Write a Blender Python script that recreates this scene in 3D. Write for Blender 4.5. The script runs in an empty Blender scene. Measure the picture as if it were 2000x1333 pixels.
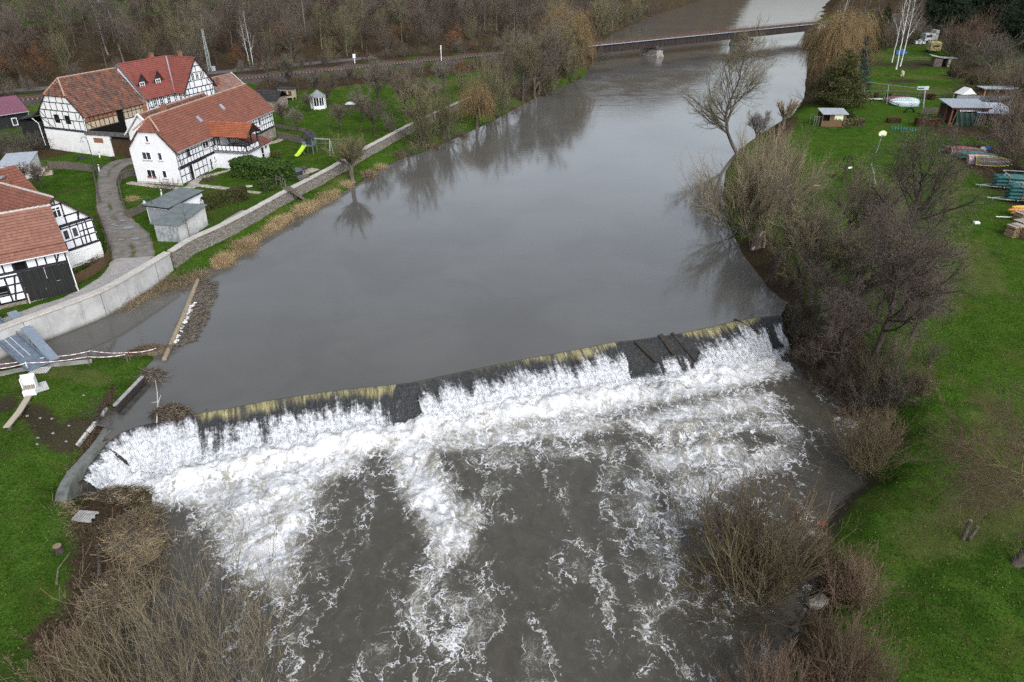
import bpy, math, random
import numpy as np
from mathutils import Matrix, Vector
random.seed(7)
R = math.radians
scene = bpy.context.scene
COL = scene.collection

# ---------------------------------------------------------------- camera
CAM_H, CAM_P, CAM_F = 30.0, R(29.3), 1387.0
cam = bpy.data.cameras.new('camera')
cam_o = bpy.data.objects.new('camera', cam)
COL.objects.link(cam_o)
cam_o.location = (0, 0, CAM_H)
cam_o.rotation_euler = (math.pi/2 - CAM_P, 0, 0)
cam.sensor_width = 36
cam.lens = CAM_F/2000*36
cam.clip_start = 0.5
cam.clip_end = 4000
scene.camera = cam_o

# ---------------------------------------------------------------- sky, sun, exposure
SUN_EL, SUN_AZ = R(42), R(155)
world = bpy.data.worlds.new('World')
scene.world = world
world.use_nodes = True
wn, wl = world.node_tree.nodes, world.node_tree.links
for n in list(wn): wn.remove(n)
wout = wn.new('ShaderNodeOutputWorld')
wbg = wn.new('ShaderNodeBackground'); wbg.inputs['Strength'].default_value = 0.105
sky = wn.new('ShaderNodeTexSky'); sky.sky_type = 'NISHITA'; sky.sun_disc = False
sky.sun_elevation = SUN_EL; sky.sun_rotation = SUN_AZ
sky.air_density = 1.6; sky.dust_density = 4.0; sky.ozone_density = 1.0
hsv = wn.new('ShaderNodeHueSaturation'); hsv.inputs['Saturation'].default_value = 0.34
# broken overcast: soft brighter and darker cloud patches
tc = wn.new('ShaderNodeTexCoord')
mp = wn.new('ShaderNodeMapping'); mp.inputs['Scale'].default_value = (1.0, 1.0, 2.6)
cn = wn.new('ShaderNodeTexNoise'); cn.inputs['Scale'].default_value = 2.2; cn.inputs['Detail'].default_value = 4
cr = wn.new('ShaderNodeMapRange'); cr.inputs['From Min'].default_value = .3; cr.inputs['From Max'].default_value = .7
cr.inputs['To Min'].default_value = .80; cr.inputs['To Max'].default_value = 1.18
mul = wn.new('ShaderNodeMix'); mul.data_type = 'RGBA'; mul.blend_type = 'MULTIPLY'; mul.inputs[0].default_value = 1.0
wl.new(tc.outputs['Generated'], mp.inputs['Vector']); wl.new(mp.outputs[0], cn.inputs['Vector'])
wl.new(cn.outputs['Fac'], cr.inputs['Value'])
wl.new(sky.outputs[0], hsv.inputs['Color']); wl.new(hsv.outputs[0], mul.inputs[6]); wl.new(cr.outputs[0], mul.inputs[7])
# overcast: the cloud deck is brighter overhead than towards the horizon
sz = wn.new('ShaderNodeSeparateXYZ'); wl.new(tc.outputs['Generated'], sz.inputs[0])
gr = wn.new('ShaderNodeMapRange'); gr.inputs['From Min'].default_value = .03; gr.inputs['From Max'].default_value = .26; gr.inputs['To Min'].default_value = 1.0; gr.inputs['To Max'].default_value = 2.1
wl.new(sz.outputs[2], gr.inputs['Value'])
gz = wn.new('ShaderNodeMapRange'); gz.inputs['From Min'].default_value = .42; gz.inputs['From Max'].default_value = .85; gz.inputs['To Min'].default_value = 1.0; gz.inputs['To Max'].default_value = .45
wl.new(sz.outputs[2], gz.inputs['Value'])                       # zenith dimmed to cut the daylight while the river keeps its reflection
gm = wn.new('ShaderNodeMath'); gm.operation = 'MULTIPLY'; wl.new(gr.outputs[0], gm.inputs[0]); wl.new(gz.outputs[0], gm.inputs[1])
mul2 = wn.new('ShaderNodeMix'); mul2.data_type = 'RGBA'; mul2.blend_type = 'MULTIPLY'; mul2.inputs[0].default_value = 1.0
tint = wn.new('ShaderNodeMix'); tint.data_type = 'RGBA'; tint.blend_type = 'MULTIPLY'; tint.inputs[0].default_value = 1.0; tint.inputs[7].default_value = (.96, 1.0, 1.085, 1)
wl.new(mul.outputs[2], mul2.inputs[6]); wl.new(gm.outputs[0], mul2.inputs[7])
gx_ = wn.new('ShaderNodeMapRange'); gx_.inputs['From Min'].default_value = -.3; gx_.inputs['From Max'].default_value = .5; gx_.inputs['To Min'].default_value = .94; gx_.inputs['To Max'].default_value = 1.45
wl.new(sz.outputs[0], gx_.inputs['Value'])                       # thinner cloud to the east
mul3 = wn.new('ShaderNodeMix'); mul3.data_type = 'RGBA'; mul3.blend_type = 'MULTIPLY'; mul3.inputs[0].default_value = 1.0
wl.new(mul2.outputs[2], mul3.inputs[6]); wl.new(gx_.outputs[0], mul3.inputs[7])
wl.new(mul3.outputs[2], tint.inputs[6]); wl.new(tint.outputs[2], wbg.inputs['Color']); wl.new(wbg.outputs[0], wout.inputs['Surface'])

sun = bpy.data.lights.new('sun', 'SUN'); sun.energy = 0.55; sun.angle = R(18); sun.color = (1.0, .97, .93)
sun_o = bpy.data.objects.new('sun', sun); COL.objects.link(sun_o)
# direction the light travels = -(unit vector to the sun)
sv = Vector((math.sin(SUN_AZ)*math.cos(SUN_EL), math.cos(SUN_AZ)*math.cos(SUN_EL), math.sin(SUN_EL)))
sun_o.rotation_euler = sv.to_track_quat('Z', 'Y').to_euler()
sun_o.location = (0, -40, 90)
vs = scene.view_settings
vs.view_transform = 'Standard'; vs.look = 'None'; vs.exposure = 0.24; vs.gamma = 1.0; vs.use_curve_mapping = False
scene.cycles.max_bounces = 6; scene.cycles.diffuse_bounces = 2; scene.cycles.glossy_bounces = 3
scene.cycles.transparent_max_bounces = 8; scene.cycles.transmission_bounces = 2
scene.cycles.use_denoising = False

# ---------------------------------------------------------------- helpers
_cp, _sp = math.cos(CAM_P), math.sin(CAM_P)
def at(px, py, z):
    """surveyed point: photo pixel -> world position on height z"""
    u = (px-1000)/CAM_F; v = (py-666.5)/CAM_F
    d = (u, _cp - v*_sp, -_sp - v*_cp)
    t = (z-CAM_H)/d[2]
    return np.array((d[0]*t, d[1]*t, z))
def line_at(pts, z): return np.array([at(x, y, z)[:2] for x, y in pts])

def tag(o, label=None, cat=None, group=None, kind=None):
    if label: o['label'] = label
    if cat: o['category'] = cat
    if group: o['group'] = group
    if kind: o['kind'] = kind
    return o
def thing(name, label, cat, loc=(0, 0, 0), rz=0.0, group=None):
    o = bpy.data.objects.new(name, None); COL.objects.link(o)
    o.empty_display_size = .3
    o.location = [float(v) for v in loc]; o.rotation_euler = (0, 0, rz)
    return tag(o, label, cat, group)
def link(name, me, parent=None):
    o = bpy.data.objects.new(name, me); COL.objects.link(o)
    if parent is not None: o.parent = parent
    return o
def dup(root, loc=None, rz=None, scale=None, label=None, group=None):
    r = root.copy(); COL.objects.link(r)
    if loc is not None: r.location = [float(v) for v in loc]
    if rz is not None: r.rotation_euler = (0, 0, rz)
    if scale is not None: r.scale = scale if hasattr(scale, '__len__') else (scale,)*3
    if label: r['label'] = label
    if group: r['group'] = group
    for ch in list(root.children):
        c = ch.copy(); COL.objects.link(c); c.parent = r
        for g in ch.children:
            d = g.copy(); COL.objects.link(d); d.parent = c
    return r

def np_mesh(name, V, quads=None, tris=None, mats=(), mi=None, attrs=None, uv=None, smooth=False):
    me = bpy.data.meshes.new(name)
    V = np.asarray(V, np.float32).reshape(-1, 3)
    nq = 0 if quads is None else len(quads); nt = 0 if tris is None else len(tris)
    loops = np.concatenate([np.asarray(quads, np.int32).ravel() if nq else np.zeros(0, np.int32),
                            np.asarray(tris, np.int32).ravel() if nt else np.zeros(0, np.int32)])
    starts = np.concatenate([np.arange(nq)*4, nq*4 + np.arange(nt)*3]).astype(np.int32)
    me.vertices.add(len(V)); me.vertices.foreach_set('co', V.ravel())
    me.loops.add(len(loops)); me.loops.foreach_set('vertex_index', loops)
    me.polygons.add(nq+nt); me.polygons.foreach_set('loop_start', starts)
    for m in mats: me.materials.append(m)
    if mi is not None: me.polygons.foreach_set('material_index', np.asarray(mi, np.int32))
    if smooth: me.polygons.foreach_set('use_smooth', np.ones(nq+nt, bool))
    if attrs:
        for k, a in attrs.items():
            at_ = me.attributes.new(k, 'FLOAT', 'POINT'); at_.data.foreach_set('value', np.asarray(a, np.float32))
    if uv is not None:
        l = me.uv_layers.new(name='UVMap'); l.data.foreach_set('uv', np.asarray(uv, np.float32)[loops].ravel())
    me.update(calc_edges=True); me.validate()
    return me

class MB:
    """collects boxes, bars, tubes and polygons; build() links them as ONE mesh object"""
    def __init__(s): s.v, s.f, s.m, s.uv = [], [], [], []
    def poly(s, pts, mi=0, uv=None):
        b = len(s.v); s.v += [tuple(map(float, p)) for p in pts]; s.f.append(tuple(range(b, b+len(pts)))); s.m.append(mi)
        s.uv += list(uv) if uv is not None else [(0, 0)]*len(pts)
    def faces(s, pts, fs, mi=0):
        b = len(s.v); s.v += [tuple(map(float, p)) for p in pts]
        for f in fs: s.f.append(tuple(b+i for i in f)); s.m.append(mi)
        s.uv += [None]
    def box(s, a, b, mi=0):
        x0, y0, z0 = a; x1, y1, z1 = b
        p = [(x0,y0,z0),(x1,y0,z0),(x1,y1,z0),(x0,y1,z0),(x0,y0,z1),(x1,y0,z1),(x1,y1,z1),(x0,y1,z1)]
        s.faces(p, [(3,2,1,0),(4,5,6,7),(0,1,5,4),(1,2,6,5),(2,3,7,6),(3,0,4,7)], mi)
        return s
    def bar(s, p, q, w, h, up=(0, 0, 1), mi=0):
        p, q = Vector(p), Vector(q); d = (q-p).normalized(); up = Vector(up)
        side = d.cross(up)
        if side.length < 1e-4: side = d.cross(Vector((1, 0, 0)))
        side.normalize(); u = side.cross(d)
        a, b = side*(w/2), u*(h/2)
        pts = [p-a-b, p+a-b, p+a+b, p-a+b, q-a-b, q+a-b, q+a+b, q-a+b]
        s.faces(pts, [(3,2,1,0),(4,5,6,7),(0,1,5,4),(1,2,6,5),(2,3,7,6),(3,0,4,7)], mi)
        return s
    def tube(s, pts, rad, k=8, mi=0, caps=True):
        pts = [Vector(p) for p in pts]
        if not hasattr(rad, '__len__'): rad = [rad]*len(pts)
        V = []; 
        for i, p in enumerate(pts):
            d = (pts[min(i+1, len(pts)-1)] - pts[max(i-1, 0)]).normalized()
            ref = Vector((0, 0, 1)) if abs(d.z) < .9 else Vector((1, 0, 0))
            u = d.cross(ref).normalized(); w = u.cross(d)
            for j in range(k):
                a = 2*math.pi*j/k; V.append(p + (u*math.cos(a) + w*math.sin(a))*rad[i])
        F = []
        for i in range(len(pts)-1):
            for j in range(k):
                F.append((i*k+j, i*k+(j+1) % k, (i+1)*k+(j+1) % k, (i+1)*k+j))
        if caps: F.append(tuple(range(k))[::-1]); F.append(tuple((len(pts)-1)*k+j for j in range(k)))
        s.faces(V, F, mi); return s
    def prism(s, poly2, z0, z1, mi=0):
        n = len(poly2)
        V = [(x, y, z0) for x, y in poly2] + [(x, y, z1) for x, y in poly2]
        F = [tuple(range(n))[::-1], tuple(range(n, 2*n))] + [(i, (i+1) % n, n+(i+1) % n, n+i) for i in range(n)]
        s.faces(V, F, mi); return s
    def build(s, name, mats, parent=None, smooth=False, loc=None):
        me = bpy.data.meshes.new(name)
        me.from_pydata(s.v, [], s.f)
        for m in (mats if isinstance(mats, (list, tuple)) else [mats]): me.materials.append(m)
        me.polygons.foreach_set('material_index', s.m)
        if smooth: me.polygons.foreach_set('use_smooth', [True]*len(s.f))
        if s.uv and None not in s.uv and len(s.uv) == len(s.v):
            l = me.uv_layers.new(name='UVMap')
            vi = np.zeros(len(me.loops), np.int32); me.loops.foreach_get('vertex_index', vi)
            l.data.foreach_set('uv', np.array(s.uv, np.float32)[vi].ravel())
        me.update()
        o = link(name, me, parent)
        if loc is not None: o.location = loc
        return o

# numpy value noise
def _hash(ix, iy, seed):
    h = (ix.astype(np.int64)*374761393 + iy.astype(np.int64)*668265263 + seed*1442695041) & 0xFFFFFFFF
    h = ((h ^ (h >> 13))*1274126177) & 0xFFFFFFFF
    return ((h ^ (h >> 16)) & 0xFFFF)/65535.0
def vnoise(x, y, seed=0):
    x = np.asarray(x, float); y = np.asarray(y, float)
    ix, iy = np.floor(x), np.floor(y); fx, fy = x-ix, y-iy
    fx = fx*fx*fx*(fx*(fx*6-15)+10); fy = fy*fy*fy*(fy*(fy*6-15)+10)
    a = _hash(ix, iy, seed); b = _hash(ix+1, iy, seed); c = _hash(ix, iy+1, seed); d = _hash(ix+1, iy+1, seed)
    return (a*(1-fx)+b*fx)*(1-fy) + (c*(1-fx)+d*fx)*fy
def fbm(x, y, seed=0, oct=4, gain=.5):
    s = 0; a = 1; t = 0
    for i in range(oct):
        s = s + a*vnoise(x*2**i+17.3*i, y*2**i-9.1*i, seed+i); t += a; a *= gain
    return s/t
def sstep(a, b, x):
    t = np.clip((x-a)/(b-a), 0, 1); return t*t*(3-2*t)
def seg_dist(X, Y, poly, closed=False):
    """distance of points to a polyline"""
    d = np.full(X.shape, 1e9); n = len(poly)
    for i in range(n if closed else n-1):
        a, b = poly[i], poly[(i+1) % n]; e = b-a; L = e@e + 1e-12
        t = np.clip(((X-a[0])*e[0] + (Y-a[1])*e[1])/L, 0, 1)
        d = np.minimum(d, np.hypot(X-a[0]-t*e[0], Y-a[1]-t*e[1]))
    return d
def inside(X, Y, poly):
    c = np.zeros(X.shape, bool); n = len(poly)
    for i in range(n):
        x0, y0 = poly[i]; x1, y1 = poly[(i+1) % n]
        if y0 == y1: continue
        k = ((y0 > Y) != (y1 > Y)) & (X < (x1-x0)*(Y-y0)/(y1-y0)+x0)
        c ^= k
    return c

# ---------------------------------------------------------------- materials
class NT:
    def __init__(s, name):
        s.m = bpy.data.materials.new(name); s.m.use_nodes = True
        s.n, s.l = s.m.node_tree.nodes, s.m.node_tree.links
        s.b = s.n['Principled BSDF']
    def node(s, t, **kw):
        n = s.n.new(t)
        for k, v in kw.items(): setattr(n, k, v)
        return n
    def set(s, sock, v):
        if hasattr(v, 'links') or isinstance(v, bpy.types.NodeSocket): s.l.new(v, sock)
        elif isinstance(v, (tuple, list)) and len(v) == 3 and sock.type == 'RGBA': sock.default_value = (*v, 1)
        else: sock.default_value = v
    def coord(s, kind='Object'):
        return s.node('ShaderNodeTexCoord').outputs[kind]
    def mapping(s, vec, scale=(1, 1, 1), rot=(0, 0, 0), loc=(0, 0, 0)):
        n = s.node('ShaderNodeMapping'); s.l.new(vec, n.inputs[0])
        n.inputs['Scale'].default_value = scale; n.inputs['Rotation'].default_value = rot; n.inputs['Location'].default_value = loc
        return n.outputs[0]
    def noise(s, vec, scale, detail=4, rough=.55, dist=0, type=None, out='Fac'):
        n = s.node('ShaderNodeTexNoise')
        if type: n.noise_type = type
        s.l.new(vec, n.inputs['Vector']); n.inputs['Scale'].default_value = scale; n.inputs['Detail'].default_value = detail
        n.inputs['Roughness'].default_value = rough; n.inputs['Distortion'].default_value = dist
        return n.outputs[out]
    def voro(s, vec, scale, feature='F1', out='Distance', rnd=1):
        n = s.node('ShaderNodeTexVoronoi'); n.feature = feature
        s.l.new(vec, n.inputs['Vector']); n.inputs['Scale'].default_value = scale; n.inputs['Randomness'].default_value = rnd
        return n.outputs[out]
    def math(s, op, a, b=0.0, c=None, clamp=False):
        n = s.node('ShaderNodeMath', operation=op); n.use_clamp = clamp
        s.set(n.inputs[0], a); s.set(n.inputs[1], b)
        if c is not None: s.set(n.inputs[2], c)
        return n.outputs[0]
    def ss(s, v, lo, hi, a=0.0, b=1.0):
        n = s.node('ShaderNodeMapRange'); n.interpolation_type = 'SMOOTHSTEP'
        s.set(n.inputs['Value'], v); s.set(n.inputs['From Min'], lo); s.set(n.inputs['From Max'], hi)
        n.inputs['To Min'].default_value = a; n.inputs['To Max'].default_value = b
        return n.outputs[0]
    def mix(s, f, a, b, mode='MIX'):
        n = s.node('ShaderNodeMix'); n.data_type = 'RGBA'; n.blend_type = mode
        s.set(n.inputs[0], f); s.set(n.inputs[6], a); s.set(n.inputs[7], b)
        return n.outputs[2]
    def attr(s, name):
        n = s.node('ShaderNodeAttribute'); n.attribute_name = name; return n.outputs['Fac']
    def bump(s, h, strength=.3, dist=.05):
        n = s.node('ShaderNodeBump'); s.l.new(h, n.inputs['Height']); n.inputs['Strength'].default_value = strength
        n.inputs['Distance'].default_value = dist; s.l.new(n.outputs[0], s.b.inputs['Normal']); return n
    def rnd(s): return s.node('ShaderNodeObjectInfo').outputs['Random']
    def out(s, col, rough=.8, spec=.3):
        s.set(s.b.inputs['Base Color'], col); s.set(s.b.inputs['Roughness'], rough)
        s.b.inputs['Specular IOR Level'].default_value = spec
        return s.m

_M = {}
def pm(name, c1, c2=None, scale=4.0, rough=.8, spec=.25, bump=0.0, stretch=(1, 1, 1), metal=0.0, rnd=0.0, bd=.02):
    """plain procedural material: two tones broken up by noise, optional bump and per-object tint"""
    if name in _M: return _M[name]
    t = NT(name)
    if c2 is None: c2 = tuple(min(1, c*1.25) for c in c1)
    co = t.mapping(t.coord(), stretch)
    f = t.ss(t.noise(co, scale, 5, .6), .3, .7)
    col = t.mix(f, c1, c2)
    if rnd:
        v = t.ss(t.rnd(), 0, 1, 1-rnd, 1+rnd)
        col = t.mix(1.0, col, v, 'MULTIPLY')
    if bump: t.bump(t.noise(co, scale*2.5, 4, .6), bump, bd)
    t.b.inputs['Metallic'].default_value = metal
    t.out(col, rough, spec)
    _M[name] = t.m
    return t.m
# ---------------------------------------------------------------- survey of the place
WALL_PX = [(-120, 697), (-60, 668), (0, 640), (100, 605), (200, 568), (275, 525), (330, 492), (370, 466), (420, 445), (480, 415),
           (560, 371), (640, 330), (720, 285), (800, 243), (880, 206), (940, 181), (966, 167), (972, 150)]
WALL = line_at(WALL_PX, 2.4)
CREST_PX = [(160, 938), (172, 912), (190, 888), (207, 866), (240, 843), (285, 829), (330, 820), (380, 808), (450, 797), (520, 783), (590, 772),
            (660, 762), (770, 751), (805, 747), (900, 726), (960, 714), (1020, 702), (1110, 686), (1200, 668), (1240, 664), (1325, 652),
            (1400, 636), (1432, 627), (1480, 620), (1525, 616)]
CREST_Z = np.array([-1.05, -.85, -.6, -.3]+[0.0]*21)
CREST = np.array([at(x, y, z)[:2] for (x, y), z in zip(CREST_PX, CREST_Z)])
# the left arm of the weir curls round to its bank lower than the crest
UP_L = [(-120, 735), (0, 715), (100, 702), (200, 692), (300, 681), (322, 695), (303, 722), (290, 748), (240, 805), (214, 838), (190, 870), (150, 925)]
UP_R = [(1545, 612), (1490, 560), (1445, 500), (1415, 440), (1405, 385), (1412, 335), (1440, 292), (1490, 256), (1545, 224), (1568, 190),
        (1572, 140), (1578, 100), (1586, 62), (1600, 40), (1614, 22), (1650, -4), (1740, -36)]
UP_T = [(1480, -36), (1390, -6), (1320, 16), (1262, 36), (1230, 50), (1192, 70), (1168, 95), (1157, 125), (1147, 150), (1110, 166), (1040, 196), (965, 238),
        (905, 266), (832, 298), (800, 306), (755, 327), (685, 372), (603, 416), (522, 461), (472, 497), (428, 523), (372, 549), (300, 565),
        (270, 580), (205, 604), (50, 656), (-120, 712)]
W_UP = np.vstack([line_at(UP_L, 0), CREST, line_at(UP_R + UP_T, 0)])
LO = [(1532, 690), (1565, 748), (1640, 797), (1708, 835), (1716, 858), (1668, 884), (1664, 910), (1682, 944), (1640, 972), (1612, 1010), (1592, 1042),
      (1592, 1090), (1576, 1150), (1552, 1210), (1502, 1290), (1470, 1400), (1460, 1700), (120, 1700), (175, 1420), (215, 1310), (240, 1235),
      (285, 1150), (318, 1100), (300, 1042), (283, 1003), (292, 972), (232, 957)]
W_LO = np.vstack([CREST, line_at(LO, -2.2)])
RAIL0, RAIL1 = at(50, 192, 5.0)[:2], at(1590, 44, 5.0)[:2]
RDIR = (RAIL1-RAIL0)/np.linalg.norm(RAIL1-RAIL0); RN = np.array((-RDIR[1], RDIR[0]))
ABUT = float((at(1128, 93, 5.0)[:2]-RAIL0)@RDIR)          # where the bridge starts along the line
BEND = float((at(1592, 44, 5.0)[:2]-RAIL0)@RDIR)
VILL = np.vstack([WALL, [RAIL0+RDIR*(ABUT-8)+RN*2, RAIL0+RN*60-RDIR*20, RAIL0-RDIR*260, (-260, 20), (-80, 30)]])
CP_V = [(-100, 660, 1.5), (30, 590, 1.6), (100, 585, 1.6), (200, 520, 1.7), (290, 480, 1.8), (250, 430, 1.9), (230, 330, 2.2), (330, 370, 2.0), (450, 350, 2.0),
        (560, 340, 2.0), (600, 300, 2.2), (700, 200, 2.8), (800, 180, 2.8), (900, 160, 3.0), (150, 300, 2.3), (200, 303, 2.3), (60, 280, 2.5), (350, 190, 2.8),
        (430, 300, 2.1), (520, 190, 3.0), (150, 400, 1.9), (100, 350, 2.1), (0, 250, 2.6), (700, 280, 2.2), (820, 215, 2.4), (640, 170, 3.0), (-200, 300, 2.5), (-300, 500, 2)]
CP_O = [(50, 720, .9), (150, 760, .7), (60, 850, .6), (50, 1000, 0), (60, 1200, -.6), (150, 900, .0), (110, 1100, -.9), (20, 1330, -.7), (250, 730, .5), (-200, 900, .6),
        (220, 1250, -1.6), (220, 1050, -1.3), (200, 980, -1.3), (200, 1500, -1.5),
        (400, 480, .8), (560, 400, .9), (700, 330, .9), (900, 245, 1.0), (1000, 195, 1.3), (1080, 120, 2.0), (350, 530, .6),
        (1600, 300, 1.3), (1700, 250, 1.5), (1900, 400, 1.5), (1700, 170, 1.6), (1800, 700, 1.0), (1550, 560, .9), (1480, 400, .9), (1600, 700, .5), (1800, 900, -.3),
        (1950, 1200, -.6), (1750, 1000, -.8), (1690, 1200, -1.0), (1600, 1150, -1.4), (1950, 600, 1.3), (1700, 60, 1.8), (1900, 100, 1.8), (2000, 20, 2), (2300, 300, 1.6), (1560, 1330, -1.5),
        (1700, 1330, -1.0), (1250, 10, 2.5), (1150, 20, 3.0)]
def _cps(c): 
    p = np.array([at(x, y, z) for x, y, z in c]); return p
_CV, _CO = _cps(CP_V), _cps(CP_O)
def _idw(X, Y, C):
    n = 0; d = 0
    for x, y, z in C:
        w = 1/(((X-x)**2+(Y-y)**2) + 9.0)**1.6
        n = n + w*z; d = d + w
    return n/d
def rail_q(X, Y):
    dx, dy = X-RAIL0[0], Y-RAIL0[1]
    return dx*RN[0]+dy*RN[1], dx*RDIR[0]+dy*RDIR[1]
def hill(q, s):
    """height behind the railway: road bench, wooded bank, meadow above"""
    h = 5.0 + 5.5*sstep(16, 48, q) + np.maximum(q-40, 0)*.055 
    fade = 1-sstep(ABUT-40, ABUT+60, s+q*.35)                    # the hill dies out towards the river
    return 2.2 + (h-2.2)*fade
def height(X, Y):
    X = np.asarray(X, float); Y = np.asarray(Y, float)
    vill = inside(X, Y, VILL)
    dw = seg_dist(X, Y, WALL)
    vill = vill & (dw > .24)
    h = np.where(vill, _idw(X, Y, _CV), _idw(X, Y, _CO))
    h = h + (fbm(X*.25, Y*.25, 3)-.5)*.35*np.where(vill, .4, 1) + (fbm(X*1.3, Y*1.3, 8, 3)-.5)*.12
    q, s = rail_q(X, Y)
    # behind the railway
    bh = hill(q, s) + (fbm(X*.08, Y*.08, 21)-.5)*1.6*sstep(14, 40, q)
    h = np.where(q > 0, np.where(s > ABUT+10, h*(1-sstep(0, 30, q)*(1-sstep(ABUT+10, ABUT+60, s))) + bh*sstep(0, 30, q)*(1-sstep(ABUT+10, ABUT+60, s)), bh), h)
    h = h + 85*sstep(400, 620, Y+.15*np.abs(X))*(1-sstep(100, 250, X)) # valley side upstream, out of view, raised for its dark reflection in the river
    # embankment
    aq = np.abs(q)
    emb = 4.75 - np.maximum(aq-2.6, 0)*.62
    on = (s < ABUT) | (s > BEND)
    h = np.where(on & (emb > h), emb, h)
    e2 = np.where(s < ABUT, 0, np.minimum(s-ABUT, np.maximum(BEND-s, 0)))
    h = np.where(~on & (4.75-e2*1.4-np.maximum(aq-2.6, 0)*.62 > h), 4.75-e2*1.4-np.maximum(aq-2.6, 0)*.62, h)
    # water
    iu, il = inside(X, Y, W_UP), inside(X, Y, W_LO)
    du = seg_dist(X, Y, W_UP, True); dl = seg_dist(X, Y, W_LO, True)
    k = np.where(vill, 0, 1)
    bank = 2.6 + 1.5*fbm(X*.3, Y*.3, 5)
    g = sstep(-.1, 1, du/bank)
    h = np.where((k > 0) & (h > -.12), -.12 + (h+.12)*g, h)
    bl = 2.2 + 2.2*fbm(X*.35, Y*.35, 9)
    near_lo = (dl < du+3.0) & (Y < 62)
    g2 = sstep(-.05, 1, dl/bl)**.8
    h = np.where((k > 0) & near_lo & ~iu, -2.3 + (h+2.3)*g2, h)
    h = np.where(iu, np.minimum(-.12-np.minimum(du*.8, 1.4), h), h)
    h = np.where(il, -2.35-np.minimum(dl*.7, 1.2), h)
    return h
def H1(x, y): return float(height(np.array([x]), np.array([y]))[0])
def on_ground(px, py, z0=1.5):
    z = z0
    for _ in range(8):
        p = at(px, py, z); z = .5*z+.5*H1(p[0], p[1])
    p = at(px, py, z); return np.array((p[0], p[1], H1(p[0], p[1])))
def top_z(p, py):
    """height of a point standing over ground point p whose photo row is py"""
    lo, hi = -5.0, 29.5
    for _ in range(40):
        m = (lo+hi)/2; Z = p[1]*_cp-(m-CAM_H)*_sp; v = -(p[1]*_sp+(m-CAM_H)*_cp)
        if 666.5+CAM_F*v/Z > py: lo = m
        else: hi = m
    return lo

# ---------------------------------------------------------------- ground sheet
def axis(lo, hi, step, far_lo, far_hi):
    a = list(np.arange(lo, hi+1e-6, step)); d = step
    while a[-1] < far_hi: d = min(d*1.12, 12); a.append(a[-1]+d)
    d = step
    while a[0] > far_lo: d = min(d*1.12, 12); a.insert(0, a[0]-d)
    return np.array(a)
gx = axis(-62, 60, .42, -420, 460); gy = axis(16, 132, .42, -40, 760)
GX, GY = np.meshgrid(gx, gy)
GZ = height(GX, GY)
def strokes(lst, z=1.0):
    """soft land-cover mask out of surveyed strokes (points, half width in metres)"""
    m = np.zeros(GX.shape)
    for pts, w in lst:
        P = np.array([at(x, y, z)[:2] for x, y in pts]) if len(pts[0]) == 2 else np.array([at(x, y, zz)[:2] for x, y, zz in pts])
        if len(P) == 1: P = np.vstack([P, P+1e-3])
        m = np.maximum(m, np.exp(-(seg_dist(GX, GY, P)/w)**2))
    return m
gq, gs = rail_q(GX, GY)
du_, dl_ = seg_dist(GX, GY, W_UP, True), seg_dist(GX, GY, W_LO, True)
forest = sstep(2.6, 4.5, gq+(fbm(GX*.2, GY*.2, 6)-.5)*4)*(1-sstep(58, 70, gq+(fbm(GX*.05, GY*.05, 4)-.5)*22-np.clip(gs-20, 0, 400)*.5))*(1-sstep(BEND-20, BEND, gs))
litter = np.maximum.reduce([forest, sstep(330, 380, GY)*(1-sstep(260, 420, GX)), (np.exp(-((gq+7)/4.5)**2))*(gs < ABUT+6)*(gs > 40),
    strokes([([(1480, 470), (1545, 600), (1630, 740), (1720, 800)], 2.6), ([(1640, 640), (1700, 740)], 1.6), ([(1660, 880)], 1.3), ([(1480, 420), (1500, 300), (1540, 235)], 2.0),
             ([(1900, 300), (1990, 360), (2080, 440)], 5), ([(1870, 262), (1960, 270)], 5), ([(1700, 60), (1800, 40)], 9), ([(1900, 60), (2050, 100)], 18), ([(1880, 130), (1960, 190), (2000, 260)], 5), ([(1690, 92), (1780, 88)], 5), ([(1632, 30), (1660, 8), (1700, -10)], 16), ([(1600, 200), (1630, 80)], 6)], 1.0),
    strokes([([(200, 985), (210, 1080), (190, 1200)], 2.0), ([(110, 1250), (160, 1333)], 1.4), ([(1620, 1080), (1600, 1200), (1590, 1333)], .9), ([(232, 790), (200, 850), (160, 900)], .35)], -1.2),
    strokes([([(-20, 300), (60, 290), (90, 300)], 4), ([(500, 175), (620, 165)], 2)], 2.3),
    strokes([([(1000, 190), (1100, 140), (1140, 110)], 4), ([(220, 590), (330, 545), (400, 520)], .9), ([(980, 140), (1110, 100)], 5), ([(1180, 60), (1260, 20), (1380, -10)], 14)], .8)])
dirt = np.maximum.reduce([strokes([([(1700, 122), (1760, 130), (1850, 122)], 5.5), ([(1730, 160), (1790, 158)], 1.2), ([(1890, 250)], 2.5)], 1.6),
    strokes([([(60, 800), (110, 850), (150, 820)], 1.1), ([(60, 760)], .8), ([(10, 790)], 1.2)], .6),
    np.exp(-(np.minimum(np.where(inside(GX, GY, VILL), 9, du_), dl_*.62)/.8)**2),
    strokes([([(380, 210), (530, 200)], 3), ([(205, 290), (230, 320), (205, 390)], .4), ([(525, 245), (600, 255)], .9)], 2.4)])
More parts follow.
